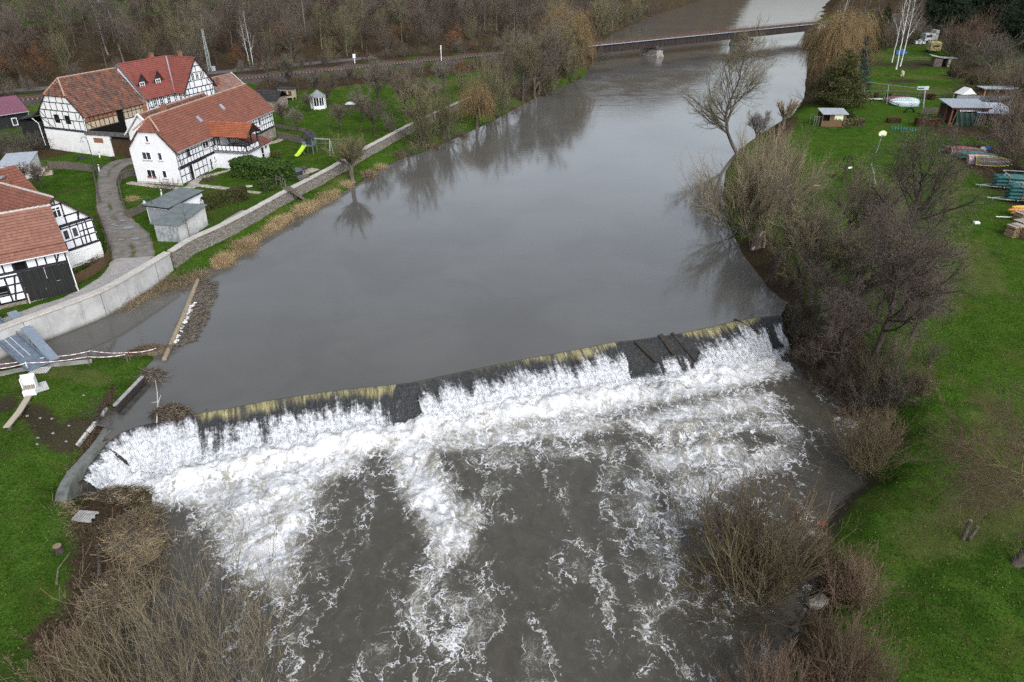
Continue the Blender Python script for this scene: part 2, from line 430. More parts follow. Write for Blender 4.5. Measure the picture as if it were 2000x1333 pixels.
dry = np.maximum.reduce([strokes([([(1840, 370), (1900, 380)], 2.2), ([(1880, 300), (1850, 420)], 1.2), ([(1700, 1010)], 1.0), ([(1930, 560), (1900, 480)], 2.2)], 1.3),
    strokes([([(640, 175), (760, 165), (820, 170)], 2.5), ([(850, 170), (960, 150)], 4)], 2.8), strokes([([(690, 330), (640, 370)], .8), ([(590, 420), (480, 480)], .7)], .8),
    strokes([([(1800, 1050), (1960, 1000), (1950, 850)], 2.0), ([(1830, 1050)], 1)], -.5), strokes([([(100, 720), (200, 740)], 1)], .7),
    strokes([([(1700, 108), (1790, 112)], 6), ([(1700, 165), (1760, 175), (1900, 180)], 5), ([(1700, 145), (1880, 155)], 4)], 1.6)])
grav = np.maximum(np.exp(-(np.maximum(np.abs(gq)-2.9, 0)/.55)**2)*.85*((gs < ABUT) | (gs > BEND)), strokes([([(255, 330), (222, 330), (200, 325)], 1.0)], 2.2))
rock = np.exp(-(np.minimum(dl_, 9)/.55)**2)
nx_, ny_ = len(gx), len(gy)
I = np.arange(nx_*ny_).reshape(ny_, nx_)
quads = np.stack([I[:-1, :-1], I[:-1, 1:], I[1:, 1:], I[1:, :-1]], -1).reshape(-1, 4)

t = NT('ground')
P = t.coord()
n_big, n_mid, n_fine = t.noise(P, .09, 5, .6), t.noise(P, .7, 6, .65), t.noise(P, 6, 4, .7)
n_blade = t.noise(t.mapping(P, (1, 1, .3)), 22, 3, .7)
g1 = t.mix(t.ss(n_big, .35, .65), (.031, .070, .009), (.050, .102, .013))
g2 = t.mix(t.ss(n_mid, .35, .68), g1, (.068, .130, .018))
g3 = t.mix(t.ss(n_fine, .42, .72), g2, (.016, .036, .005))
g4 = t.mix(t.ss(n_blade, .55, .8, 0, .55), g3, (.075, .115, .020))
g4 = t.mix(t.ss(t.noise(P, 9.5, 2, .5), .70, .76, 0, .8), g4, (.14, .11, .06))      # fallen leaves in the sward
g4 = t.mix(t.ss(t.noise(P, .28, 5, .65), .50, .72, 0, .65), g4, (.082, .092, .022))
g4 = t.mix(t.ss(t.noise(P, .16, 4, .6, .8), .56, .70, 0, .55), g4, (.060, .052, .024))
def msk(a, lo=.30, hi=.62, amp=.75, nn=None):
    return t.ss(t.math('ADD', t.attr(a), t.math('MULTIPLY', t.math('SUBTRACT', nn or n_mid, .5), amp)), lo, hi)
dryc = t.mix(n_fine, (.16, .125, .06), (.10, .105, .035))
c = t.mix(t.math('MULTIPLY', t.math('MULTIPLY', msk('dry', .25, .8, 1.1), t.ss(n_fine, .3, .62, .2, 1)), .55), g4, dryc)
lit = t.mix(t.ss(t.noise(P, 4.5, 5, .75), .3, .7), (.022, .016, .011), (.080, .056, .036))
lit = t.mix(t.ss(n_big, .45, .7, 0, .5), lit, (.060, .060, .022))
lit = t.mix(t.ss(t.noise(P, 14, 2, .5), .6, .7, 0, .8), lit, (.17, .115, .065))
c = t.mix(msk('litter', .30, .66, 1.0, t.noise(P, 1.3, 6, .7)), c, lit)
drt = t.mix(n_fine, (.022, .017, .012), (.075, .058, .042))
c = t.mix(t.math('MULTIPLY', msk('dirt', .34, .74, 1.2, t.noise(P, 1.7, 6, .72)), .9), c, drt)
grv = t.mix(t.ss(t.voro(P, 9, 'F1', 'Color'), 0, 1), (.042, .034, .030), (.115, .098, .09))
c = t.mix(msk('gravel', .35, .6, .5), c, grv)
rk = t.mix(t.ss(t.voro(P, 2.2), .1, .6), (.02, .018, .015), (.11, .10, .085))
c = t.mix(t.math('MULTIPLY', msk('rock', .4, .75), .7), c, rk)
hgt = t.math('ADD', t.math('MULTIPLY', n_blade, .5), t.math('ADD', n_fine, t.math('MULTIPLY', n_mid, 1.2)))
t.bump(hgt, .9, .14)
t.out(c, 1.0, 0.0)
ground_m = t.m
me = np_mesh('ground', np.stack([GX, GY, GZ], -1), quads, mats=[ground_m], smooth=True,
             attrs=dict(litter=litter.ravel(), dirt=dirt.ravel(), dry=dry.ravel(), gravel=grav.ravel(), rock=rock.ravel()))
tag(link('ground', me), kind='structure')

# ---------------------------------------------------------------- strips draped over the ground: lane, paths, road
def resample(P, step):
    P = np.asarray(P, float); d = np.r_[0, np.cumsum(np.linalg.norm(np.diff(P, axis=0), axis=1))]
    n = max(2, int(d[-1]/step)+1); s = np.linspace(0, d[-1], n)
    # smooth (Catmull-like) by interpolating then averaging
    q = np.stack([np.interp(s, d, P[:, i]) for i in range(P.shape[1])], 1)
    for _ in range(6):
        q[1:-1] = .25*q[:-2]+.5*q[1:-1]+.25*q[2:]
    return q, s
def normals(q):
    d = np.gradient(q[:, :2], axis=0); d /= np.linalg.norm(d, axis=1)[:, None]+1e-9
    return np.stack([-d[:, 1], d[:, 0]], 1)
def drape(name, pts, width, mat, lift=.05, step=.5, cols=9, kind='structure', zoff=None):
    q, s = resample(pts, step); nr = normals(q)
    w = np.interp(np.linspace(0, 1, len(q)), np.linspace(0, 1, len(width)), width) if hasattr(width, '__len__') else np.full(len(q), width)
    u = np.linspace(-.5, .5, cols)
    jag = 1 + .16*(fbm(s*.9, s*0+3, 5)-.5)
    X = q[:, 0:1] + nr[:, 0:1]*(w*jag)[:, None]*u; Y = q[:, 1:2] + nr[:, 1:2]*(w*jag)[:, None]*u
    Z = height(X, Y)+lift
    Z[:, 0] -= .10; Z[:, -1] -= .10
    J = np.arange(X.size).reshape(X.shape)
    qd = np.stack([J[:-1, :-1], J[1:, :-1], J[1:, 1:], J[:-1, 1:]], -1).reshape(-1, 4)
    uv = np.stack([np.broadcast_to(u*1.0, X.shape)*w[:, None], np.broadcast_to(s[:, None], X.shape)], -1).reshape(-1, 2)
    me = np_mesh(name, np.stack([X, Y, Z], -1), qd, mats=[mat], uv=uv, smooth=True, attrs=dict(across=np.abs(np.broadcast_to(u*2, X.shape)).ravel()))
    o = link(name, me)
    if kind: tag(o, kind=kind)
    return o
def G(pts, z=2.0): return [on_ground(x, y, z)[:2] for x, y in pts]
t = NT('lane_gravel'); P = t.coord()
a = t.attr('across')
base = t.mix(t.ss(t.noise(P, 1.1, 5, .7), .3, .7), (.130, .118, .102), (.215, .195, .170))
base = t.mix(t.ss(t.noise(P, 12, 3, .6), .5, .75, 0, .6), base, (.34, .315, .28))
base = t.mix(t.ss(t.noise(P, .5, 4, .6), .55, .7, 0, .8), base, (.12, .103, .085))
grs = t.mix(t.noise(P, 5, 4, .7), (.03, .05, .012), (.09, .105, .03))
na = t.math('ADD', a, t.math('MULTIPLY', t.math('SUBTRACT', t.noise(P, 1.8, 5, .7), .5), .55))
mid = t.math('MULTIPLY', t.math('SUBTRACT', 1.0, t.ss(na, .02, .20)), t.ss(t.noise(P, .22, 3, .5), .42, .6))
c = t.mix(t.math('MAXIMUM', mid, t.ss(na, .80, 1.0)), base, grs)
t.bump(t.noise(P, 9, 4, .7), .5, .05); lane_m = t.out(c, .9, .15)
drape('lane', G([(262, 314), (235, 318), (215, 332), (208, 355), (210, 385), (218, 415), (236, 445), (256, 475), (262, 505), (250, 528)]), [4.2, 3.4, 2.6, 2.7, 3.0, 3.3, 3.7, 4.6, 4.4, 4.0], lane_m, .06, .4, 13)
t = NT('lane_paving')
n = t.node('ShaderNodeTexBrick'); t.l.new(t.coord('UV'), n.inputs['Vector']); n.inputs['Scale'].default_value = 1
n.inputs['Brick Width'].default_value = .30; n.inputs['Row Height'].default_value = .2; n.inputs['Mortar Size'].default_value = .012
n.inputs['Color1'].default_value = (.30, .28, .265, 1); n.inputs['Color2'].default_value = (.40, .375, .355, 1); n.inputs['Mortar'].default_value = (.16, .15, .14, 1)
c = t.mix(t.ss(t.noise(t.coord(), .8, 4, .6), .4, .7, 0, .5), n.outputs['Color'], (.24, .225, .21)); pave_m = t.out(c, .85, .2)
drape('lane_paving', G([(262, 505), (245, 527), (215, 548), (180, 566), (140, 584), (90, 600), (30, 622), (-40, 650)], 1.7), [4.2, 3.9, 3.0, 2.2, 1.7, 1.7, 1.7, 1.7], pave_m, .085, .4, 11)
t = NT('path_slabs'); P = t.coord()
e = t.voro(P, 2.2, 'DISTANCE_TO_EDGE'); cc = t.voro(P, 2.2, 'F1', 'Color')
c = t.mix(t.ss(e, .02, .07), (.10, .10, .06), t.mix(t.ss(cc, 0, 1), (.33, .29, .25), (.45, .41, .36))); path_m = t.out(c, .85, .2)
drape('garden_path', G([(325, 388), (352, 378), (372, 368), (385, 350), (420, 340), (452, 332), (462, 320)]), [1.0, 1.3, 1.5, 1.3, 1.0, .9, .9], path_m, .06, .35, 7)
drape('garden_path', G([(385, 362), (420, 366), (465, 372), (510, 378)]), [1.1, 1.0, .9, .8], path_m, .075, .35, 7)
drape('house_apron', G([(252, 357), (300, 364), (358, 369), (372, 364)]), [1.2, 1.0, 1.2, 1.0], path_m, .065, .35, 7)
drape('terrace_paving', G([(480, 412), (440, 435), (420, 447)]), [1.3, 1.2, 1.2], pm('concrete_path', (.24, .23, .215), (.32, .31, .29), 2), .06, .4, 7)
drape('terrace_paving', G([(560, 345), (590, 338), (615, 330)]), [2.2, 2.6, 2.0], path_m, .06, .4, 7)
drape('terrace_paving', G([(520, 282), (545, 275), (552, 270)]), [1.6, 1.6, 1.4], path_m, .06, .4, 7)
asph = pm('old_asphalt', (.085, .083, .082), (.125, .12, .115), 1.5, .9, .15, .2)
rd = [RAIL0 + RDIR*s + RN*(11.5 - 2*math.exp(-((s-20)/40)**2)) for s in range(-60, 78, 4)]
drape('hill_road', rd, 4.2, asph, .09, 1.5, 7)
# ---------------------------------------------------------------- upper river: still dark water up to the crest
t = NT('river_water'); P = t.coord()
rip1 = t.noise(t.mapping(P, (.35, .8, 1)), 1.0, 3, .5)
rip2 = t.noise(t.mapping(P, (1.2, 2.2, 1)), 1.6, 3, .55)
swirl = t.noise(P, .10, 4, .6, .6)
far = t.ss(t.node('ShaderNodeSeparateXYZ').outputs[1], 90, 230)
sep = [n for n in t.n if n.bl_idname == 'ShaderNodeSeparateXYZ'][0]; t.l.new(P, sep.inputs[0])
h = t.math('ADD', t.math('MULTIPLY', rip1, .35), t.math('MULTIPLY', t.math('MULTIPLY', rip2, .22), t.ss(swirl, .40, .62, .35, 1.6)))
h = t.math('MULTIPLY', h, t.math('ADD', .52, t.math('MULTIPLY', far, 3.4)))
t.bump(h, .12, .10)
col = t.mix(t.ss(swirl, .3, .7), (.084, .080, .071), (.104, .100, .089))
t.b.inputs['IOR'].default_value = 1.37
river_m = t.out(col, .07, .5)
UPW = np.vstack([line_at([(-140, 760), (100, 770), (190, 832), (221, 838)], 0), CREST[4:], line_at([(1532, 606), (1545, 570), (1640, 480), (1640, 200), (1690, 60), (1900, -50), (1200, -60), (1000, 150), (600, 380), (300, 500), (-140, 640)], 0)])
import bmesh
def flat_poly(name, P, z, m):
    bm = bmesh.new()
    bm.faces.new([bm.verts.new((p[0], p[1], z)) for p in P])
    bmesh.ops.triangulate(bm, faces=bm.faces[:])
    me = bpy.data.meshes.new(name); bm.to_mesh(me); bm.free(); me.materials.append(m)
    return tag(link(name, me), kind='structure')
flat_poly('river', UPW, 0.0, river_m)
# thin water sliding down the side channel between wing wall and the curled end of the crest
sa = [(221, 838, 0), (196, 868, -.22), (165, 900, -.5), (135, 930, -.95), (116, 962, -1.3)]
sA = np.array([at(*p) for p in sa]); sB = np.c_[CREST[[4, 3, 2, 1, 0]], CREST_Z[[4, 3, 2, 1, 0]]]
m = MB(); V = [tuple(p) for p in sA]+[tuple(p) for p in sB]; m.faces(V, [(i, i+5, i+6, i+1) for i in range(4)])
tag(m.build('side_channel', river_m, smooth=True), kind='structure')

RUN_X, RUN_V = [160, 190, 240, 300, 380, 560, 690, 785, 900, 1110, 1240, 1330, 1430, 1500, 1525], [.9, 1.4, 2.3, 3.3, 4.0, 3.8, 3.8, 3.3, 3.7, 3.7, 3.7, 3.8, 3.9, 3.3, 2.8]
# ---------------------------------------------------------------- lower pool: turbulent water with foam
lx = np.arange(-36, 34.01, .16); ly = np.arange(15, 63, .16)
LX, LY = np.meshgrid(lx, ly)
def cap(lst, z=-2.2):
    m = np.zeros(LX.shape)
    for pts, w, k in lst:
        P = np.array([at(x, y, z)[:2] for x, y in pts]); ww = w/41.0
        if len(P) == 1: P = np.vstack([P, P+1e-3])
        m = np.maximum(m, k*np.exp(-(seg_dist(LX, LY, P)/ww)**2.0))
    return m
# (points in the photo, half width in photo pixels, strength)
FO = [([(170, 945), (300, 945), (420, 930), (560, 905), (700, 870), (790, 845)], 62, 1.25),
      ([(300, 960), (420, 965), (560, 950), (680, 900)], 62, 1.1),
      ([(500, 960), (500, 1030), (520, 1090)], 88, 1.05), ([(590, 930), (560, 1030)], 70, 1.0), ([(520, 1080), (545, 1150)], 50, .85), ([(400, 980), (440, 1050), (480, 1110)], 45, .75),
      ([(540, 1150), (560, 1240), (575, 1333)], 55, .42), ([(600, 1180), (620, 1290)], 40, .34), ([(640, 1010), (610, 1080)], 35, .5),
      ([(800, 850), (900, 820), (1040, 800), (1150, 790), (1240, 770)], 75, 1.25), ([(840, 870), (1000, 850), (1180, 830)], 52, .9), ([(930, 900), (1050, 885), (1180, 880)], 55, .55),
      ([(790, 870), (830, 950), (860, 1010)], 72, 1.1), ([(850, 1010), (880, 1070)], 55, .9), ([(870, 1060), (840, 1130), (820, 1190)], 45, .72), ([(900, 1060), (915, 1000)], 50, .75),
      ([(820, 1180), (815, 1240), (870, 1262), (950, 1235), (970, 1200)], 30, .62), ([(860, 1190), (940, 1170)], 60, .50), ([(900, 1230), (860, 1300)], 45, .42), ([(940, 1100), (980, 1180)], 40, .42),
      ([(1000, 900), (960, 980)], 60, .38), ([(960, 960), (1000, 1020)], 30, .34), ([(1060, 900), (1090, 960)], 50, .34),
      ([(1250, 775), (1350, 760), (1460, 735), (1530, 712)], 55, 1.25), ([(1260, 830), (1400, 800), (1500, 780)], 60, .98), ([(1290, 900), (1420, 880)], 70, .9), ([(1340, 850), (1480, 830)], 45, .8), ([(1240, 820), (1300, 850)], 40, .8), ([(1500, 800), (1540, 850)], 50, .72),
      ([(1330, 960), (1420, 930), (1520, 890)], 60, .82), ([(1540, 900), (1580, 850)], 60, .45), ([(1400, 960), (1330, 1010)], 45, .7), ([(1250, 940), (1260, 990)], 55, .62),
      ([(1230, 980), (1280, 1070), (1310, 1130)], 38, .60), ([(1300, 1020), (1320, 1100)], 45, .55), ([(1215, 880), (1180, 960), (1190, 1010)], 30, .55), ([(1190, 1000), (1230, 1110), (1260, 1180)], 26, .50),
      ([(1260, 1180), (1250, 1240), (1300, 1265)], 26, .52), ([(1280, 1200), (1330, 1150)], 40, .42), ([(1330, 1180), (1400, 1130), (1440, 1120)], 30, .5), ([(1380, 1220), (1450, 1170)], 40, .42),
      ([(1240, 1290), (1270, 1333)], 20, .5), ([(1150, 1110), (1180, 1200), (1160, 1300)], 30, .30), ([(1090, 1080), (1060, 1200), (1040, 1290)], 28, .36), ([(1120, 1040), (1150, 1100)], 40, .33),
      ([(712, 955), (712, 1000), (700, 1040), (722, 1075)], 13, .70), ([(710, 920), (716, 960)], 16, .42), ([(718, 1080), (712, 1200), (700, 1333)], 15, .34), ([(770, 1100), (760, 1250)], 20, .30),
      ([(930, 1300), (900, 1333)], 40, .4), ([(770, 1290), (800, 1333)], 30, .36), ([(1480, 960), (1560, 960)], 40, .35), ([(1600, 880), (1560, 940)], 40, .30),
      ([(300, 960), (292, 1000)], 10, 1.0), ([(262, 1240), (240, 1310)], 12, .8), ([(300, 1290)], 14, .6), ([(1350, 990), (1450, 1010)], 30, .35), ([(1480, 1180), (1400, 1230)], 30, .36),
      ([(1500, 1270), (1470, 1310)], 30, .35), ([(1580, 1020), (1590, 1050)], 10, .5), ([(400, 1100), (420, 1160)], 50, .28), ([(1330, 1300), (1400, 1333)], 60, .26)]
foam = cap(FO)
sm = foam.copy()
for _ in range(26):
    sm[1:-1, 1:-1] = (sm[1:-1, 1:-1]*2+sm[:-2, 1:-1]+sm[2:, 1:-1]+sm[1:-1, :-2]+sm[1:-1, 2:])/6
foam = sm
flow = cap([([(300, 930), (560, 890), (790, 840)], 60, 1), ([(820, 830), (1230, 765)], 60, 1), ([(1260, 765), (1520, 700)], 55, 1), ([(500, 980), (520, 1080)], 110, .7), ([(830, 900), (860, 1030)], 90, .7), ([(1300, 850), (1450, 850)], 130, .75), ([(1290, 1000)], 90, .5)])
base_n = fbm(LX*.5, LY*.38, 31, 4)
# whole pool carries a faint scatter of flecks in downstream lines
lines = fbm(LX*.55, LY*.10, 77, 3)
foam = np.maximum(foam, .34*sstep(.44, .70, lines)*sstep(-40, 30, -LY+60))
run0 = np.interp(np.arange(len(CREST_PX)), np.arange(len(CREST_PX)), np.interp([p[0] for p in CREST_PX], RUN_X, RUN_V))
nr0 = -normals(CREST); TOE = CREST+nr0*run0[:, None]
dt = seg_dist(LX, LY, TOE)
bay = 1-.55*np.exp(-(np.hypot(LX-at(788, 842, -2.2)[0], LY-at(788, 842, -2.2)[1])/1.1)**2)-.25*np.exp(-(np.hypot(LX-at(1265, 745, -2.2)[0], LY-at(1265, 745, -2.2)[1])/2.0)**2)
foam = np.maximum(foam, 1.12*bay*np.exp(-(dt/2.6)**2))
foam = foam*(.90+.36*(fbm(LX*.45, LY*.3, 12, 3)))
dc = seg_dist(LX, LY, np.vstack([CREST]))
turb = np.clip(flow+.35*foam, 0, 1.2)
wx = LX+.9*(fbm(LX*.5, LY*.5, 41)-.5); wy = LY+.9*(fbm(LX*.5, LY*.5, 43)-.5)
rid = 1-np.abs(2*fbm(wx*1.1, wy*.8, 51, 4)-1)
rid2 = 1-np.abs(2*fbm(wx*2.6, wy*2.0, 61, 3)-1)
LZ = -2.2 + turb*((fbm(wx*.45, wy*.4, 55, 3)-.42)*.8 + (rid-.75)*.50 + (rid2-.75)*.18) + .10*(fbm(LX*.8, LY*.6, 91, 4)-.5)
# standing boil along the toe
LZ += .55*np.exp(-((dt-.5)/1.0)**2)*cap([([(380, 930), (560, 890), (770, 845)], 60, 1), ([(820, 830), (1230, 765)], 60, 1), ([(1330, 745), (1500, 705)], 40, .8)])
I = np.arange(LX.size).reshape(LX.shape)
qd = np.stack([I[:-1, :-1], I[:-1, 1:], I[1:, 1:], I[1:, :-1]], -1)
cxm = (inside(LX, LY, np.vstack([CREST, line_at([(1800, 700), (1800, 1800), (-200, 1800), (-200, 1000)], -2.2)])) | (dc < 1.0))
keep = cxm[:-1, :-1] & cxm[1:, 1:]
t = NT('foaming_water'); P = t.coord()
d = t.attr('foam')
wv = t.noise(P, .45, 4, .6, 0, None, 'Color')
wv2 = t.noise(P, 1.9, 3, .6, 0, None, 'Color')
def vadd(a, b, k):
    s1 = t.node('ShaderNodeVectorMath', operation='SCALE'); t.l.new(b, s1.inputs[0]); s1.inputs['Scale'].default_value = k
    s2 = t.node('ShaderNodeVectorMath', operation='ADD'); t.l.new(a, s2.inputs[0]); t.l.new(s1.outputs[0], s2.inputs[1]); return s2.outputs[0]
W = vadd(vadd(t.mapping(P, (1, .66, 0)), wv, 2.6), wv2, .34)
nn = t.noise(W, 1.1, 6, .66); nf = t.noise(W, 4.2, 6, .72)
r1 = t.math('ABSOLUTE', t.math('SUBTRACT', t.noise(W, .62, 6, .58), .5)); r2 = t.math('ABSOLUTE', t.math('SUBTRACT', t.noise(W, 1.7, 5, .6), .5))
e2 = t.voro(W, 1.9, 'DISTANCE_TO_EDGE')
dd = t.math('ADD', d, t.math('MULTIPLY', t.math('SUBTRACT', nn, .5), 1.0))
def lace(e, k, off, soft):                                       # threads of froth that widen where the water is whiter
    w = t.math('MAXIMUM', t.math('MULTIPLY', t.math('SUBTRACT', dd, off), k), 0.0)
    f_ = t.math('DIVIDE', t.math('SUBTRACT', w, e), t.math('ADD', t.math('MULTIPLY', w, .9), soft)); return t.math('MULTIPLY', t.ss(f_, 0, .9), t.ss(dd, off, off+.22))
f = t.math('MAXIMUM', lace(r1, .075, .10, .006), t.math('MULTIPLY', lace(r2, .08, .30, .008), .85))
f = t.math('MAXIMUM', f, t.math('MULTIPLY', lace(e2, .15, .22, .02), .7))
fleck = t.math('MULTIPLY', t.ss(nf, .63, .70), t.ss(dd, .05, .3)); f = t.math('MAXIMUM', f, t.math('MULTIPLY', fleck, .6))
veil = t.math('MULTIPLY', t.ss(t.math('ADD', d, t.math('MULTIPLY', t.math('SUBTRACT', nn, .5), 1.3)), .40, 1.10), .62)        # thin see-through froth
body = t.math('MULTIPLY', t.ss(t.math('ADD', d, t.math('MULTIPLY', t.math('SUBTRACT', t.math('ADD', t.math('MULTIPLY', nf, .6), t.math('MULTIPLY', nn, .4)), .5), 2.6)), .70, 1.70), .93)
f = t.math('MAXIMUM', f, t.math('MAXIMUM', veil, body), None, True)
wcol = t.mix(t.ss(nn, .3, .7), (.062, .055, .042), (.082, .075, .059))
aer = t.mix(t.ss(t.noise(P, .7, 5, .65), .38, .68), (.125, .112, .078), (.27, .25, .19))         # aerated, silty water under the froth
wcol = t.mix(t.math('MULTIPLY', t.ss(d, .25, .95), .8), wcol, aer)
sw = t.math('ADD', t.math('MULTIPLY', t.ss(r2, .0, .16), .5), t.math('MULTIPLY', t.ss(t.noise(W, 1.1, 6, .60), .36, .64), .6))
sw = t.math('SUBTRACT', sw, t.math('MULTIPLY', t.ss(d, .80, 1.2), .22))
white = t.mix(t.ss(sw, .28, .86), (.74, .745, .745), (.37, .35, .30))
white = t.mix(t.ss(nf, .56, .76, 0, .5), white, (.76, .76, .755))
col = t.mix(f, wcol, white)
hh = t.math('ADD', t.math('MULTIPLY', nf, .5), t.math('ADD', t.math('MULTIPLY', nn, 1.0), t.math('MULTIPLY', f, .15)))
t.bump(hh, .40, .14)
t.b.inputs['IOR'].default_value = 1.34
foam_m = t.out(col, t.ss(f, 0, .7, .09, .8), .45)
me = np_mesh('lower_pool', np.stack([LX, LY, LZ], -1), qd[keep], mats=[foam_m], attrs=dict(foam=foam.ravel()), smooth=True)
tag(link('lower_pool', me), kind='structure')

# ---------------------------------------------------------------- the weir: concrete body and the sheet of water that runs over it
CQ, cs = resample(CREST, .07)
# crest parameter in photo x, so the bays can be laid out as surveyed
cd0 = np.r_[0, np.cumsum(np.linalg.norm(np.diff(CREST, axis=0), axis=1))]
cpx = np.interp(cs, cd0, [p[0] for p in CREST_PX])
cn = -normals(CQ)                                                # points downstream
cn = np.where((cn[:, 1] > 0)[:, None] & (cpx > 300)[:, None], -cn, cn)
for _ in range(40): cn[1:-1] = .25*cn[:-2]+.5*cn[1:-1]+.25*cn[2:]
cn /= np.linalg.norm(cn, axis=1)[:, None]
# length of the sloping apron along the crest
run = np.interp(cpx, RUN_X, RUN_V)
NTt = 46
T = np.linspace(0, 1, NTt)
def B(lo, hi, s=8.0):                                            # soft window along the crest
    return 1/(1+np.exp(-(cpx-lo)/s)) * 1/(1+np.exp((cpx-hi)/s))
S2, T2 = np.meshgrid(cs, T, indexing='ij'); PX2 = np.broadcast_to(cpx[:, None], S2.shape)
streak = fbm(S2*2.6, T2*1.6, 101, 4); jag = fbm(S2*1.4, T2*0+2, 111, 3); jag2 = fbm(S2*5, T2*0+2, 113, 2)
# t at which the sheet breaks into white water, per bay
brk_v = ([.02, .03, .05, .16, .44, .40, .36, .28, .28, .32, .6, 1.3, 1.3, .27, .24, .24, .24, .24, .22, 1.3, .85, .85, .32, .28, .16, .18, 1.3, 1.3, .15, .15, .9])
lx_, lipw_v = ([160, 370, 384, 600, 770, 780, 805, 1015, 1026, 1200, 1212, 1325, 1334, 1478, 1486, 1526], [0, 0, .26, .22, .24, 0, .10, .14, .24, .22, 0, 0, .24, .22, 0, 0])
lc_, lipc_v = ([370, 384, 600, 770, 800, 820, 1010, 1026, 1200, 1325, 1334, 1478, 1526], [0, .9, .85, 1, 0, .22, .3, .85, 1, 0, .95, .9, .3])
PXW = PX2 + 26*(fbm(S2*1.1, T2*2.2, 131, 3)-.5)*np.minimum(1, T2*4)
bx_ = [160, 240, 370, 378, 384, 470, 560, 620, 690, 740, 768, 776, 802, 806, 860, 1010, 1026, 1100, 1205, 1212, 1270, 1325, 1332, 1425, 1436, 1478, 1486, 1504, 1508, 1520, 1526]
BRK = np.interp(PXW, bx_, brk_v)
fw = sstep(-.20, .42, T2 - BRK - (jag-.5)*.30 - (jag2-.5)*.10 + (streak-.5)*.35)
def B2(lo, hi, s=8.0): return 1/(1+np.exp(-(PXW-lo)/s)) * 1/(1+np.exp((PXW-hi)/s))
fw = np.maximum(fw, B2(380, 690)*sstep(.22, .45, T2)*(.42+.45*sstep(.38, .64, streak)))
fw = np.maximum(fw, B2(1262, 1330, 5)*sstep(.35, .7, T2)*(.15+.7*sstep(.42, .62, streak)))
fw = np.maximum(fw*(1-.45*B2(735, 775, 5)), B2(700, 775, 5)*sstep(.2, .4, T2)*.5*sstep(.38, .62, streak))
endf = sstep(.72, .98, T2)*(1-.7*B2(774, 804, 5))*(.75+.5*streak); fw = np.maximum(fw, endf)
LW, LC = np.interp(PXW, lx_, lipw_v)*(.55+.9*fbm(S2*.45, S2*0+9, 141, 2)), np.interp(PX2+8*(jag-.5), lc_, lipc_v)
lip = sstep(0, .02, T2)*(1-sstep(LW-.13, LW+.05, T2+(jag2-.5)*.16+(jag-.5)*.14))*LC*(.65+.7*sstep(.3, .65, jag))
# profile: rounded crest, then a steep apron
prof_u = T**1.0
z0 = np.where(T < .12, -6.0*T**2, -.0864-(T-.12)*(2.25-.0864)/.88)
U = run[:, None]*prof_u
bulge = fw*(.10+.55*(fbm(S2*1.3, T2*3.0, 121, 4)-.3)*np.minimum(1, T2*3)) + .05*lip
bulge += np.clip(fw, 0, 1)*.30*np.exp(-((T2-BRK-.2)/.18)**2)*sstep(.4, .65, jag)*(PX2 > 780)*(PX2 < 1480)
nup = np.array([.66, .75])
zdrop = np.interp(cpx, [160, 250], [.75, 1.0])[:, None]
FX = CQ[:, 0:1] + cn[:, 0:1]*(U + bulge*nup[0]); FY = CQ[:, 1:2] + cn[:, 1:2]*(U + bulge*nup[0])
left_low = np.interp(cs, cd0, CREST_Z)[:, None]
FZ = left_low + (z0[None, :])*(1+left_low/2.25) + bulge*nup[1]
FZ[:, 0] = left_low[:, 0] + .002
t = NT('falling_water'); uvc = t.coord('UV'); P = t.coord()
d = t.attr('foam'); lp = t.attr('lip')
st = t.noise(t.mapping(uvc, (5.5, .75, 0)), 1.0, 6, .7, .35)
st2 = t.noise(t.mapping(uvc, (16, 2.2, 0)), 1.0, 4, .65, .3)
cl = t.noise(P, 3.2, 6, .72, .4)
fm = t.ss(t.math('ADD', d, t.math('ADD', t.math('MULTIPLY', t.math('SUBTRACT', st, .5), 1.3), t.math('MULTIPLY', t.math('SUBTRACT', cl, .5), 1.3))), .22, 1.0)
dark = t.mix(t.ss(st2, .35, .7), (.020, .021, .022), (.050, .050, .048))
olive = t.mix(t.ss(st, .34, .66), (.085, .070, .022), (.36, .325, .165))
olive = t.mix(t.ss(st2, .58, .72, 0, .55), olive, (.62, .60, .48))
olive = t.mix(t.ss(t.noise(t.mapping(uvc, (1.5, .2, 0)), 1, 3, .5), .48, .66, 0, .9), olive, (.075, .072, .058))
c0 = t.mix(lp, dark, olive)
white = t.mix(t.ss(t.math('ADD', t.math('MULTIPLY', cl, .6), t.math('MULTIPLY', st2, .4)), .34, .62), (.22, .23, .23), (.72, .73, .74))
c = t.mix(fm, c0, white)
# the skin of still river water at the very crest
c = t.mix(t.ss(t.attr('tt'), .0, .05), (.060, .056, .044), c)
t.bump(t.math('ADD', t.math('MULTIPLY', cl, 1.0), t.math('MULTIPLY', st, .7)), .7, .16)
t.b.inputs['IOR'].default_value = 1.34
fall_m = t.out(c, t.ss(fm, 0, 1, .12, .75), .45)
J = np.arange(S2.size).reshape(S2.shape)
qd = np.stack([J[:-1, :-1], J[:-1, 1:], J[1:, 1:], J[1:, :-1]], -1).reshape(-1, 4)
me = np_mesh('waterfall', np.stack([FX, FY, FZ], -1), qd, mats=[fall_m], smooth=True, uv=np.stack([S2, T2*2.8], -1).reshape(-1, 2),
             attrs=dict(foam=fw.ravel(), lip=lip.ravel(), tt=T2.ravel()))
tag(link('waterfall', me), kind='structure')

